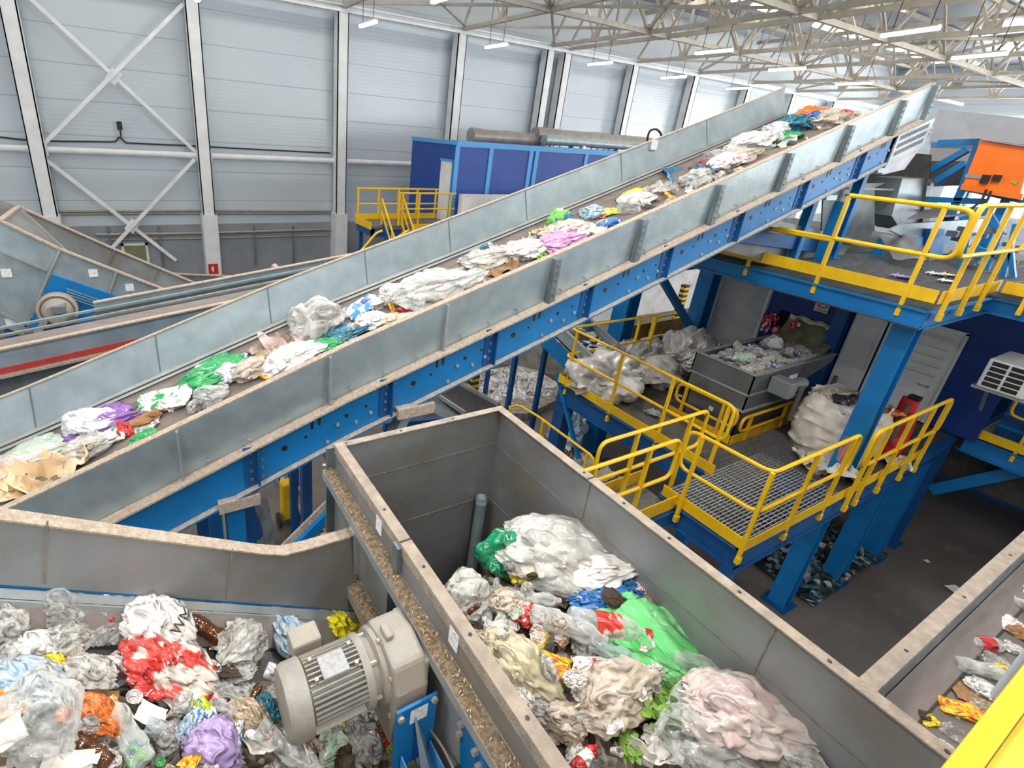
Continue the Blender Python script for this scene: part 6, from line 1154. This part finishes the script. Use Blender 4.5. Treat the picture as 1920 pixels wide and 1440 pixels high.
# ---- long conveyor
M_ = S_main
A = [(5, 848, 45, 'bag', 'bag2', 'blue and white bag at the very low end of the long conveyor', 1, 20, .8), (62, 842, 85, 'bag', 'pgreen', 'twisted greenish film strip near the low end of the long conveyor', 4, 25, .7), (95, 880, 140, 'film', 'cream', 'large cream crumpled cloth at the low end of the long conveyor', 2, 15, 2.2), (60, 905, 120, 'film', 'cream', 'lower cream and pink folded cloth beside the near rim', 1, 25, 2), (28, 890, 70, 'bag', 'ppink', 'pinkish white plastic left of the cream cloth', 2, 40, .9),
 (168, 812, 78, 'bag', 'bag2', 'white tied bag below the purple bag', 0, 40, 1.1), (160, 852, 62, 'bag', 'cloudy', 'cloudy lump between white tied bag and cream cloth', 3, 20, 1), (190, 768, 78, 'bag', 'purple', 'purple crumpled bag on the long conveyor', 4, 15, .8), (205, 825, 52, 'packet', 'gprint', 'green and white packet right of the white tied bag', 1, 25, 1.3), (232, 862, 60, 'film', 'white', 'white film touching the near rim of the long conveyor', 1, 20, 1.4), (315, 755, 75, 'packet', 'gprint', 'green white and yellow wrapper on the long conveyor', 0, 5, 1.2), (288, 745, 42, 'packet', 'gprint', 'smaller yellow green wrapper left of the green white one', 2, 30, 1.3), (245, 795, 62, 'packet', 'kraft', 'brown cardboard strip behind the clear scraps', 3, 30, .9), (278, 797, 50, 'film', 'cloudy', 'cloudy film scrap below the brown lump', 3, 10, 1.6), (291, 782, 24, 'bag', 'kraft', 'small round brown lump on the long conveyor', 5, 0, 1), (270, 822, 34, 'bag', 'green', 'small green scrap by the near rim', 4, 25, .6), (392, 752, 50, 'bag', 'clear', 'clear bag with red spot by the near rim', 0, 30, 1), (371, 693, 30, 'bag', 'white', 'round white ball like bag left of the green bag', 5, 0, 1.2),
 (400, 700, 78, 'bag', 'green', 'green translucent bag beside the round white bag', 4, 30, .8), (428, 710, 46, 'bag', 'bag2', 'white and blue bag right of the green bag', 1, 70, 1), (443, 674, 32, 'packet', 'bprint', 'blue and white wrapper above the green bag', 1, 20, 1.3), (475, 668, 56, 'film', 'black', 'black film on the long conveyor', 2, 0, 1.4), (468, 702, 52, 'bag', 'beige', 'beige bag right of the white and blue bag', 3, 60, 1), (500, 694, 38, 'packet', 'yfilm', 'pale yellow scrap beside the beige bag', 0, 30, 1.2), (538, 690, 76, 'bag', 'white', 'white bag touching the near rim, left of the green scrap', 2, 30, .9), (512, 655, 78, 'film', 'brownfilm', 'long beige film behind the white bag', 1, 30, 1.6), (545, 650, 90, 'film', 'ppink', 'wide pinkish film in the middle of the long conveyor', 4, 20, 1.6), (585, 612, 80, 'bag', 'cloudy', 'puffed cloudy white bag by the far skirt', 1, 30, 1.3), (620, 632, 70, 'film', 'ppink', 'pink tinted film right of the puffed cloudy bag', 2, 20, 1.7), (645, 632, 50, 'bag', 'teal', 'green and blue crumpled film by the near rim', 4, 20, .8), (596, 660, 46, 'bag', 'green', 'small green bag half hidden behind the near rim', 2, 10, .8), (612, 655, 70, 'film', 'white', 'white film between the two green pieces', 3, 20, 1.4),
 (660, 566, 55, 'packet', 'bprint', 'light blue packet with orange spot by the far skirt', 0, 70, 1.4), (680, 563, 36, 'bag', 'navy', 'navy blue scrap beside the light blue packet', 3, 0, .8), (655, 592, 45, 'packet', 'ppink', 'pale folded plate left of the white tray', 1, 30, 1), (708, 580, 42, 'cup', 'white', 'white plastic plate on the long conveyor', 1, 0, .7), (740, 565, 55, 'bag', 'white', 'white crumpled tray bag right of the plate', 0, 70, 1.1), (695, 610, 44, 'bag', 'white', 'small white lump by the near rim', 3, 0, 1), (722, 605, 44, 'packet', 'yfilm', 'yellow banana like peel by the near rim', 1, 25, 1), (755, 597, 34, 'packet', 'white', 'thin pale strip by the near rim', 3, 25, .8), (812, 556, 100, 'bag', 'clear', 'wide clear crumpled bag on the long conveyor', 4, 25, .9), (785, 570, 26, 'bag', 'white', 'white knot at the left of the wide clear bag', 1, 70, 1), (865, 548, 80, 'film', 'beige', 'beige fluffy film right of the wide clear bag', 2, 25, 1.6), (815, 527, 34, 'bag', 'redprint', 'reddish scrap behind the wide clear bag', 0, 0, .8),
 (885, 512, 70, 'film', 'pgreen', 'pale green film by the middle of the belt', 1, 25, 1.3), (885, 472, 64, 'bag', 'cloudy', 'pale elongated film left of the teal bag', 4, 10, .7), (918, 480, 38, 'bag', 'teal', 'teal crumpled bag on the long conveyor', 0, 60, 1.1), (935, 503, 72, 'film', 'kraft', 'brown paper piece by the near rim', 3, 25, 1.8), (958, 478, 70, 'film', 'ppink', 'pale pink film right of the teal bag', 4, 25, 1.6), (985, 478, 56, 'bag', 'white', 'white wrinkled bag left of the green leaves', 3, 30, .9), (1014, 484, 28, 'leaf', 'leaf', 'small bunch of green leaves by the near rim', 0, 0, 1.2), (1046, 462, 54, 'bag', 'pink', 'pink crumpled bag on the long conveyor', 4, 10, .9), (1025, 440, 50, 'film', 'cream', 'cream coloured wrap above the pink bag', 1, 10, 1.8), (1000, 445, 60, 'film', 'cloudy', 'cloudy film left of the cream wrap', 2, 30, 1.6), (1018, 410, 42, 'bag', 'gblue', 'green and blue ball shaped bag against the far skirt', 5, 30, 1.2), (1062, 437, 50, 'bag', 'ppink', 'pale lilac crumpled bag right of the pink one', 3, 20, .9), (1058, 414, 18, 'packet', 'orange', 'small orange strip on the belt', 0, 40, 1), (1110, 407, 36, 'bag', 'pblue', 'light blue bag with orange neighbour', 1, 0, 1), (1130, 405, 20, 'packet', 'orange', 'orange scrap right of the light blue bag', 1, 80, 1.4), (1143, 400, 26, 'packet', 'lime', 'lime scrap right of the orange one', 2, 20, 1.2), (1140, 424, 34, 'packet', 'blue', 'bright blue packet against the near rim', 1, 10, 1.4), (1100, 436, 60, 'film', 'white', 'long white film left of the bright blue packet', 2, 20, 1.5), (1175, 398, 36, 'bag', 'clear', 'clear bag right of the bright blue packet', 0, 70, 1.1), (1186, 366, 32, 'packet', 'yellow', 'yellow wrapper near the blue can', 1, 10, 1.2), (1192, 382, 44, 'bag', 'white', 'white bag below the yellow wrapper', 3, 0, .9), (1214, 342, 36, 'film', 'cloudy', 'cloudy scrap above the yellow wrapper', 3, 0, 1.4), (1205, 385, 22, 'leaf', 'leaf', 'green leaf scrap beside the white bag', 1, 0, 1), (1240, 358, 60, 'film', 'cloudy', 'cloudy film between the cans and blue mesh', 1, 10, 1.5), (1275, 330, 78, 'film', 'mesh', 'large blue mesh film on the upper long conveyor', 3, 10, 1.8), (1305, 345, 44, 'bag', 'cloudy', 'cloudy bag under the blue mesh film', 1, 60, 1), (1335, 306, 38, 'film', 'red', 'red wrapper on the upper long conveyor', 1, 0, 1.6), (1310, 298, 30, 'bag', 'clear', 'clear bag left of the red wrapper', 1, 0, 1), (1358, 312, 50, 'bag', 'wprint', 'white bag with red print right of the red wrapper', 2, 15, .8), (1350, 285, 30, 'bag', 'white', 'small white bag above the red wrapper', 0, 0, .8), (1382, 300, 50, 'bag', 'beige', 'beige bag by the near rim', 4, 20, .8), (1410, 275, 52, 'bag', 'white', 'white bag left of the green film', 3, 20, 1), (1428, 250, 34, 'bag', 'bag2', 'white and dark bag by the far skirt', 1, 0, 1), (1393, 258, 20, 'bag', 'white', 'small white ball by the far skirt', 5, 0, 1), (1455, 268, 62, 'film', 'pgreen', 'pale green stringy film near the top', 3, 25, 1.8), (1480, 258, 44, 'film', 'green', 'darker green film near the top', 1, 25, 1.6), (1495, 240, 50, 'bag', 'teal', 'teal blue bag near the top of the long conveyor', 3, 10, 1), (1532, 237, 44, 'bag', 'navy', 'navy blue bag near the top of the long conveyor', 0, 10, 1), (1515, 225, 34, 'bag', 'bag2', 'white and blue bag near the top', 2, 0, 1), (1512, 214, 54, 'bag', 'orange', 'orange brown bag at the top of the long conveyor', 2, 10, 1), (1555, 215, 56, 'bag', 'beige', 'beige bag at the top of the long conveyor', 3, 0, 1), (1578, 228, 30, 'bag', 'redprint', 'red and white scrap at the top by the near rim', 0, 0, 1), (1590, 215, 30, 'bag', 'grey', 'grey scrap at the very top of the long conveyor', 2, 0, 1)]
for px, py, w_, kd, mk, lb, var, ang, h in A: item(M_, px, py, w_*1.25, kd, mk, lb, var, ang, h)
item(M_, 1169, 352, 20, 'can', 'bprint', 'small blue and white can by the far skirt of the long conveyor', 0, 10, 1)
fill(S_main, 110, -1.2, 10.8, 4.3, 5.5, 'on the belt of the long conveyor', .07, .14, [t for t in TAB if t[0] != 'bottle'], 21, 0, lambda x, y: bump(x, y*.6, 1.1, 4) > -.05 and y < 5.45)
tag(place('bag', 2, 'white', (11.7, NY+.1, ztop(11.5)-.75), .16, (0, 1.2, 0), 'plastic_bag', 'white bag caught on the conveyor head guard', 'bag'))
# ================================================================== RIGHT FRONT CONVEYOR
rcv = thing('right_conveyor', 'flat belt conveyor with dusty grey side at the right edge carrying loose bottles', 'conveyor', (5, 0, 3.8))
RZ = 4.2; ry0, ry1 = .36, .44
p, q = at(1650, 1290, Z=RZ), at(1920, 1010, Z=RZ)
MB().box((2.6, .36, RZ), (9.5, .45, RZ+.012)).build('rim', MATS['rim_dusty_steel'], rcv)
MB().box((2.6, .355, RZ-.45), (9.5, .37, RZ)).box((2.6, .44, RZ-.45), (9.5, .45, RZ)).build('side_panel', galv_d, rcv)
MB().hexa([(2.6, .2, RBZ+.0), (9.5, .2, RBZ+.0), (9.5, .35, RBZ+.14), (2.6, .35, RBZ+.14), (2.6, .2, RBZ+.02), (9.5, .2, RBZ+.02), (9.5, .35, RBZ+.16), (2.6, .35, RBZ+.16)]).build('skirt', skirt, rcv)
MB().box((2.6, .19, RBZ), (9.5, .205, RBZ+.02)).build('skirt_edge', rubber, rcv)
MB().box((2.6, -1.1, RBZ-.03), (9.5, .35, RBZ)).build('belt', mat('right_belt_rubber', '6e6863', '625c57', 4, .7, 0, .1, 40), rcv)
MB().box((2.6, -1.2, RBZ-.2), (9.5, -1.1, RBZ+.4)).build('side_panel', galv_d, rcv, label='near side panel')
b = MB()
for k in range(7): b.cyl((3.0+k*.95, .4, RZ+.0121), (3.0+k*.95, .4, RZ+.014), .012, 8)
b.build('bolt_hole', black_m, rcv)
for x in (3.2, 8.5):
    for y in (.3, -1.0): MB().beam((x, y, 0), (x, y, RBZ-.03), .12, .12).build('leg', blue_d, rcv)
A = [(1905, 1110, 50, 'bag', 'white', 'white bag at the top of the right conveyor waste', 0, 0, .8), (1890, 1135, 34, 'cup', 'white', 'white ring shaped lid on the right conveyor', 0, 0, .4), (1880, 1168, 50, 'packet', 'wprint', 'red and blue striped wrapper on the right conveyor', 1, 0, 1.2), (1868, 1165, 60, 'film', 'clear', 'clear tray film under the striped wrapper', 1, 0, 1.3), (1855, 1195, 40, 'film', 'clear', 'clear scrap below the striped wrapper', 3, 0, 1.2), (1910, 1190, 36, 'bag', 'kraft', 'brown lump at the right edge of the belt', 1, 0, .9), (1895, 1215, 40, 'film', 'white', 'shiny white film at the pole', 2, 0, 1.4), (1862, 1245, 60, 'film', 'clear', 'clear film with yellow print on the right conveyor', 4, 10, 1.4), (1875, 1253, 26, 'packet', 'yellow', 'small yellow label scrap', 0, 0, 1), (1783, 1270, 32, 'film', 'clear', 'small clear scrap farthest left on the right conveyor', 1, 0, 1.4), (1820, 1288, 26, 'cup', 'red', 'red cup top on the right conveyor', 0, 0, .9), (1840, 1295, 44, 'bag', 'white', 'white foam piece right of the red cup', 3, 0, .9), (1818, 1300, 60, 'card', 'kraft', 'thin brown strip below the red cup', 0, -40, .6), (1800, 1335, 60, 'packet', 'yprint', 'yellow and brown snack wrapper on the right conveyor', 1, -50, 1.3), (1790, 1335, 34, 'film', 'white', 'white scrap left of the yellow and brown wrapper', 3, 0, 1.2), (1740, 1352, 30, 'packet', 'yellow', 'yellow scrap near the hopper rim', 0, 10, 1.4), (1720, 1340, 34, 'bag', 'dark', 'dark brown scrap by the hopper rim', 0, 0, .8), (1840, 1338, 24, 'packet', 'orange', 'orange scrap at the yellow barrier', 0, 0, 1), (1790, 1378, 50, 'film', 'clear', 'clear film at the bottom of the right conveyor', 1, 0, 1.4), (1830, 1320, 50, 'film', 'cloudy', 'cloudy film beside the brown strip', 2, 0, 1.4), (1770, 1400, 34, 'film', 'white', 'whitish scrap right by the hopper rim bottom', 2, 0, 1.2)]
for px, py, w_, kd, mk, lb, var, ang, h in A: item(S_right, px, py, w_, kd, mk, lb, var, ang, h)
for px, py, w_, mk, lb, var, ang, ex in ((1845, 1213, 75, 'pbottle', 'clear bottle with red label on the right conveyor', 0, -10, {'lab': 'red'}), (1912, 1140, 75, 'pbottle', 'clear bottle at the right photo edge', 1, -70, {}), (1838, 1262, 90, 'pbottle', 'long clear bottle above the red cup on the right conveyor', 1, -35, {}), (1865, 1310, 60, 'white', 'white bottle at the foot of the grey pole', 1, -60, {})):
    item(S_right, px, py, w_, 'bottle', mk, lb, var, ang, 1, extra=ex)
# pole and yellow barrier beside the camera
pb = at(1866, 1306, X=2.6); t = thing('grey_pole', 'pale grey upright pole at the right edge in front of the right conveyor', 'pole', (pb.x, pb.y, pb.z)); MB().cyl((pb.x, pb.y, pb.z), (pb.x, pb.y, 7.9), .015, 14).cyl((pb.x, pb.y, pb.z+.05), (pb.x+.05, -1.15, 4.2), .012, 8).build('pole', mat('pale_grey_plastic_pole', 'b9bec6', None, rough=.4), t, smooth=True)
yb = thing('yellow_barrier', 'large yellow steel barrier close to the camera at the lower right corner', 'barrier', (1.2, -.1, 6))
q = at(1840, 1345, Z=6.172); yy = q.y
MB().box((.75, yy-.03, 6.17), (3.0, yy, 6.2)).build('lip', yel, yb, bevel=.004)
MB().box((.75, yy-.5, 6.14), (3.0, yy-.032, 6.18)).box((.75, yy-.5, 5.2), (3.0, yy-.47, 6.14)).build('sheet', mat('yellow_sheet', 'e0c544', 'd2b636', 3, .35), yb)
for x in (.85, 2.9): MB().box((x-.04, yy-.45, 0), (x+.04, yy-.37, 6.13)).build('leg', yel, yb)
# ================================================================== WASTE ON THE LOWER DECK
def S_box(x, y): return 3.8+.04*bump(x, y, 5, 3)
bed('waste_layer', 'layer of pale sorted scraps in the grey box machine', 8.3, 10.6, 3.74, 4.6, lambda x, y: S_box(x, y)-.02, bedm, 30, .04)
fill(S_box, 75, 8.4, 10.5, 3.8, 4.52, 'in the grey box machine', .06, .13, [('bag', 'cloudy', 4, 'cloudy crumpled bag'), ('film', 'pgreen', 2, 'pale green film'), ('bag', 'ppink', 2, 'pinkish lump'), ('film', 'yfilm', 2, 'yellowish film'), ('packet', 'bprint', 1, 'blue and white packet'), ('packet', 'wprint', 1, 'red and white packet')], 31)
item(S_box, 1447, 650, 34, 'bag', 'wprint', 'round white and red bag on top of the box machine waste', 5, 0, 1.2)
item(S_box, 1398, 675, 34, 'bag', 'pgreen', 'pale green lump on the box machine waste', 1, 0, .9)
def S_deck(x, y): return 2.68
BG = [(1135, 700, 120, 'bagc', 'big open cloudy waste sack nearest the yellow railing', 1, 1.1), (1190, 665, 75, 'bagc', 'cloudy waste sack directly behind the big open one', 3, 1.3), (1222, 655, 60, 'bagc', 'grey folded sack below the round one', 0, 1.2), (1235, 700, 80, 'bagc', 'grey brown sack standing low in the middle of the sack pile', 6, 1.2), (1262, 645, 50, 'bagc', 'round tied sack on top of the sack pile', 5, 1.2), (1290, 665, 95, 'bagc', 'tall cloudy sack next to the grey box machine', 2, 1.5), (1310, 640, 60, 'bagc', 'pale flap of sack behind the box machine corner', 4, 1.0)]
for px, py, w_, mk, lb, var, h in BG:
    MC['bagc'] = bagc; item(S_deck, px, py+w_*.25, w_*1.15, 'bag', mk, lb, var, 60, h, nm='waste_sack')
# big woven bag
def big_bag(name, label, x, y, z, w_, d_, h_, seed):
    t = thing(name, label, 'big bag', (x, y, z)); n = 64; rows = 26; vs = []
    for j in range(rows+1):
        v = j/rows
        for i in range(n):
            a = 2*pi*i/n; c, s = cos(a), sin(a); k = (abs(c)**3.2+abs(s)**3.2)**(-1/3.2)
            bul = 1+.13*sin(pi*min(1, v*1.1))+.13*(rn((c*1.1, s*1.1, v*4.5), 3, 1.1, seed)-.4)+.05*N((c*3, s*3, v*2), 1, seed)
            fold = -.0 if v < .9 else -.25*(v-.9)
            vs.append(V((x+c*k*w_/2*bul*(1+fold), y+s*k*d_/2*bul*(1+fold), z+h_*v*(1+.08*N((c, s, 0), 1, seed)*v)+.05*(rn((c*2, s*2, v*6), 2, 1, seed)-.4))))
    b = MB(); b.add(vs, [(j*n+i, j*n+(i+1) % n, (j+1)*n+(i+1) % n, (j+1)*n+i) for j in range(rows) for i in range(n)]+[tuple(range(n))[::-1]])
    sk = b.build('sack', bagm, t, smooth=True)
    for a in (.75, 2.4, 3.9, 5.4):
        c, s = cos(a), sin(a); k = (abs(c)**3.2+abs(s)**3.2)**(-1/3.2)*1.2
        pts = [V((x+c*k*w_/2*1.06, y+s*k*d_/2*1.06, z+h_*f)) for f in (.45, .6, .8, .98, 1.08)]; MB().tube(pts, .035, 6).build('strap', strap_m, sk)
    return t
c = at(1610, 850, Z=2.9)
big_bag('big_bag', 'big woven white bulk bag filled with rags behind the yellow railing', 9.55, 2.85, 2.68, 1.0, .95, .95, 3)
def S_bb(x, y): return 3.5
fill(S_bb, 26, 9.15, 9.95, 2.5, 3.2, 'on top of the big woven bag', .1, .17, [('bag', 'beige', 4, 'beige rag'), ('bag', 'grey', 2, 'grey rag'), ('film', 'kraft', 1, 'brown paper'), ('bag', 'white', 2, 'white rag')], 33)
item(S_bb, 1665, 775, 40, 'packet', 'orange', 'orange packet on top of the big woven bag', 0, 0, 1.2); item(S_bb, 1600, 765, 60, 'bag', 'black', 'black bag on top of the big woven bag', 1, 0, .8)
MC['bagm'] = bagm
for px, py, w_, lb, v_ in ((1560, 880, 110, 'empty woven sack spread on the grating before the big bag', 1), (1530, 868, 80, 'folded woven sack left of the big bag foot', 3), (1675, 865, 60, 'crumpled woven sack right of the blue post', 2)):
    item(lambda x, y: 2.72, px, py, w_, 'film', 'bagm', lb, v_, 20, 1.8, nm='woven_sack')
t = thing('fire_extinguisher', 'red covered fire extinguisher by the yellow railing at the right', 'fire extinguisher', (10.35, 2.4, 2.68))
MB().tube([(10.35, 2.4, 2.68), (10.35, 2.4, 3.2), (10.35, 2.4, 3.45), (10.35, 2.4, 3.52)], .17, 18, True, [.2, .19, .16, .06]).build('cover', film('red_cover_film', 'c01f2e', 1, .25, 'a81826', 3), t, smooth=True)
MB().cyl((10.35, 2.4, 3.5), (10.35, 2.4, 3.7), .11, 16).build('cylinder', red_p, t, smooth=True); MB().box((10.3, 2.3, 3.7), (10.42, 2.44, 3.76)).build('valve', black_m, t)
t = thing('plastic_poster', 'pink and blue plastic sheet hanging inside the yellow railing at the post', 'sheet', (8.1, 2.3, 3.3)); MB().plate([at(x, y, Y=2.22) for x, y in ((1583, 815), (1597, 822), (1580, 870), (1570, 862))], (0, .01, 0)).build('sheet', film('pink_blue_sheet', 'e58f9a', 1, .4, '4f7fc8', 2.5), t)
# papers and crumbs on decks and floor
for px, py, w_, Z, lb, mk in ((1695, 765, 0, 0, '', ''),)[0:0]+((1400, 775, 20, 2.69, 'white scrap lying on the lower platform by the low guard rail', 'paper'), (1225, 775, 34, 2.69, 'grey paper scraps on the lower platform edge', 'grey'), (1272, 742, 16, 2.69, 'tiny white scrap beside the low guard rail', 'paper'), (1545, 860, 16, 2.72, 'white scrap on the grating before the big bag', 'paper'), (1755, 515, 34, 5.52, 'lilac white bag lying on the upper grating', 'white'), (1778, 517, 34, 5.52, 'cream white bag on the upper grating, right one', 'cream'), (1690, 520, 40, 5.52, 'pale violet scrap on the upper grating', 'violet'), (1775, 528, 30, 5.52, 'thin white strip on the upper grating', 'paper'), (1400, 445, 40, 5.45, 'long white paper on the upper platform under the conveyor', 'paper'), (1475, 450, 50, 5.45, 'grey film on the upper platform floor', 'cloudy')):
    item(lambda x, y, Z=Z: Z, px, py, w_, 'film', mk, lb, 1, 0, 1.2, nm='scrap')
for px, py, w_, lb in ((550, 912, 18, 'white paper scrap lying on the floor left of the hopper'), (612, 890, 9, 'tiny white scrap near the hopper corner on the floor'), (610, 872, 10, 'curled white scrap near the hopper corner'), (1738, 1052, 9, 'white fleck on the floor near the right conveyor'), (1790, 1105, 24, 'square pale patch of paper on the wet floor'), (985, 720, 12, 'white scrap on the floor right of the striped post'), (970, 705, 10, 'white scrap beside the floor waste')):
    item(lambda x, y: .01, px, py, w_, 'card', 'paper', lb, 0, 20, .5, nm='paper_scrap')
# heaps
def S_h1(x, y): return .05+.5*max(0, 1-((x-9.6)**2+(y-10.3)**2)**.5/1.5)
bed('waste_heap', 'heap of white paper scraps on the floor behind the striped post', 8.2, 11.2, 9.2, 11.8, S_h1, bedw, 40, .1)
fill(S_h1, 40, 8.6, 11.0, 9.4, 11.4, 'in the floor heap behind the striped post', .08, .16, [('card', 'paper', 3, 'white paper piece'), ('bag', 'white', 2, 'white bag'), ('film', 'cloudy', 1, 'cloudy film')], 41)
def S_sc(x, y): return sz(y)+.08
fill(S_sc, 70, 7.5, 8.3, 6.2, 9.8, 'on the small inclined conveyor', .07, .14, [('film', 'white', 3, 'white film'), ('packet', 'bprint', 2, 'blue and white packet'), ('bag', 'white', 2, 'white bag'), ('packet', 'wprint', 1, 'red and white packet'), ('film', 'yfilm', 1, 'yellowish film'), ('bag', 'cloudy', 2, 'cloudy bag')], 42)
def S_cb(x, y): return .55
bed('waste_heap', 'brown cardboard heap inside the low yellow railing behind the hopper', 6.7, 8.6, 5.2, 7.6, lambda x, y: .5, bedm, 30, .1)
fill(S_cb, 26, 6.8, 8.2, 5.6, 7.3, 'in the cardboard heap behind the hopper', .14, .26, [('card', 'kraft', 4, 'brown cardboard piece'), ('card', 'paper', 2, 'pale board piece'), ('bag', 'cloudy', 1, 'cloudy bag'), ('box', 'kraft', 1, 'crushed brown box')], 43)
item(S_cb, 1065, 820, 75, 'bag', 'pblue', 'smooth grey blue sack leaning on the blue post in the cardboard heap', 2, 70, 1.6, nm='waste_sack')
def S_dk(x, y): return .05+.35*max(0, 1-((x-10.9)**2+((y-3.0)*.8)**2)**.5/1.3)
bed('waste_heap', 'dark heap of bottles on the floor between the blue posts', 9.4, 12.2, 2.1, 4.6, S_dk, bedd, 40, .12)
fill(S_dk, 50, 9.7, 12.0, 2.2, 4.2, 'in the dark floor heap between the blue posts', .07, .13, [('bottle', 'teal', 3, 'teal bottle'), ('bottle', 'bbottle', 3, 'bluish bottle'), ('bag', 'black', 2, 'black bag'), ('film', 'cloudy', 1, 'cloudy film'), ('bag', 'dark', 2, 'dark lump')], 44)
tag(MB().box((10.6, 4.4, 0), (12.2, 4.5, 1.6)).build('rusty_panel', mat('rusty_orange_panel', '7a4a20', '5c3618', 3, .8)), 'rusty brown panel behind the dark bottle heap', 'panel')
t = thing('steel_tray', 'grey flat metal trays on the floor under the platform corner', 'tray', (8.4, 3, 0)); MB().box((7.5, 2.5, .0), (8.2, 3.2, .06)).box((7.4, 2.1, 0), (7.9, 2.4, .1)).build('tray', galv_d, t)
# letters on the white carrier bag and on the red bag
from mathutils.bvhtree import BVHTree
def letters(txt, size, bag, px, py, ang, m, name='printed_letters'):
    cu = D.curves.new(name, 'FONT'); cu.body = txt; cu.size = 1; cu.align_x = 'CENTER'; cu.align_y = 'CENTER'; tmp = D.objects.new('tmp', cu); COL.objects.link(tmp)
    bpy.context.view_layer.update(); dg = bpy.context.evaluated_depsgraph_get(); me = D.meshes.new_from_object(tmp.evaluated_get(dg)); D.objects.remove(tmp)
    import bmesh
    bm = bmesh.new(); bm.from_mesh(me); bmesh.ops.triangulate(bm, faces=bm.faces); bmesh.ops.subdivide_edges(bm, edges=bm.edges, cuts=2)
    mw = bag.matrix_world; bv = BVHTree.FromPolygons([mw@v.co for v in bag.data.vertices], [tuple(p.vertices) for p in bag.data.polygons]); a = R(ang); inv = mw.inverted(); ok = True
    for v in bm.verts:
        x, y = v.co.x*size, v.co.y*size; qx = px+x*cos(a)+y*sin(a); qy = py+x*sin(a)-y*cos(a)
        d = (c_f+c_r*((qx-CX)/F)+c_d*((qy-CY)/F)).normalized(); h = bv.ray_cast(CAM, d)
        if h[0] is None: v.tag = True; v.co = V((0, 0, -99)); continue
        v.co = inv@(h[0]-d*.006)
    bmesh.ops.delete(bm, geom=[v for v in bm.verts if v.tag], context='VERTS')
    m2 = D.meshes.new(name); bm.to_mesh(m2); bm.free(); m2.materials.append(m); o = D.objects.new(name, m2); COL.objects.link(o); o.parent = bag; return o
bpy.context.view_layer.update()
letters('WM', 30, LETBAG, 342, 1165, -60, mat('dark_print', '3a3038', None, rough=.5))
letters('Gansov', 30, REDBAG, 318, 1240, -15, mat('red_print_ink', 'b8231f', None, rough=.4))
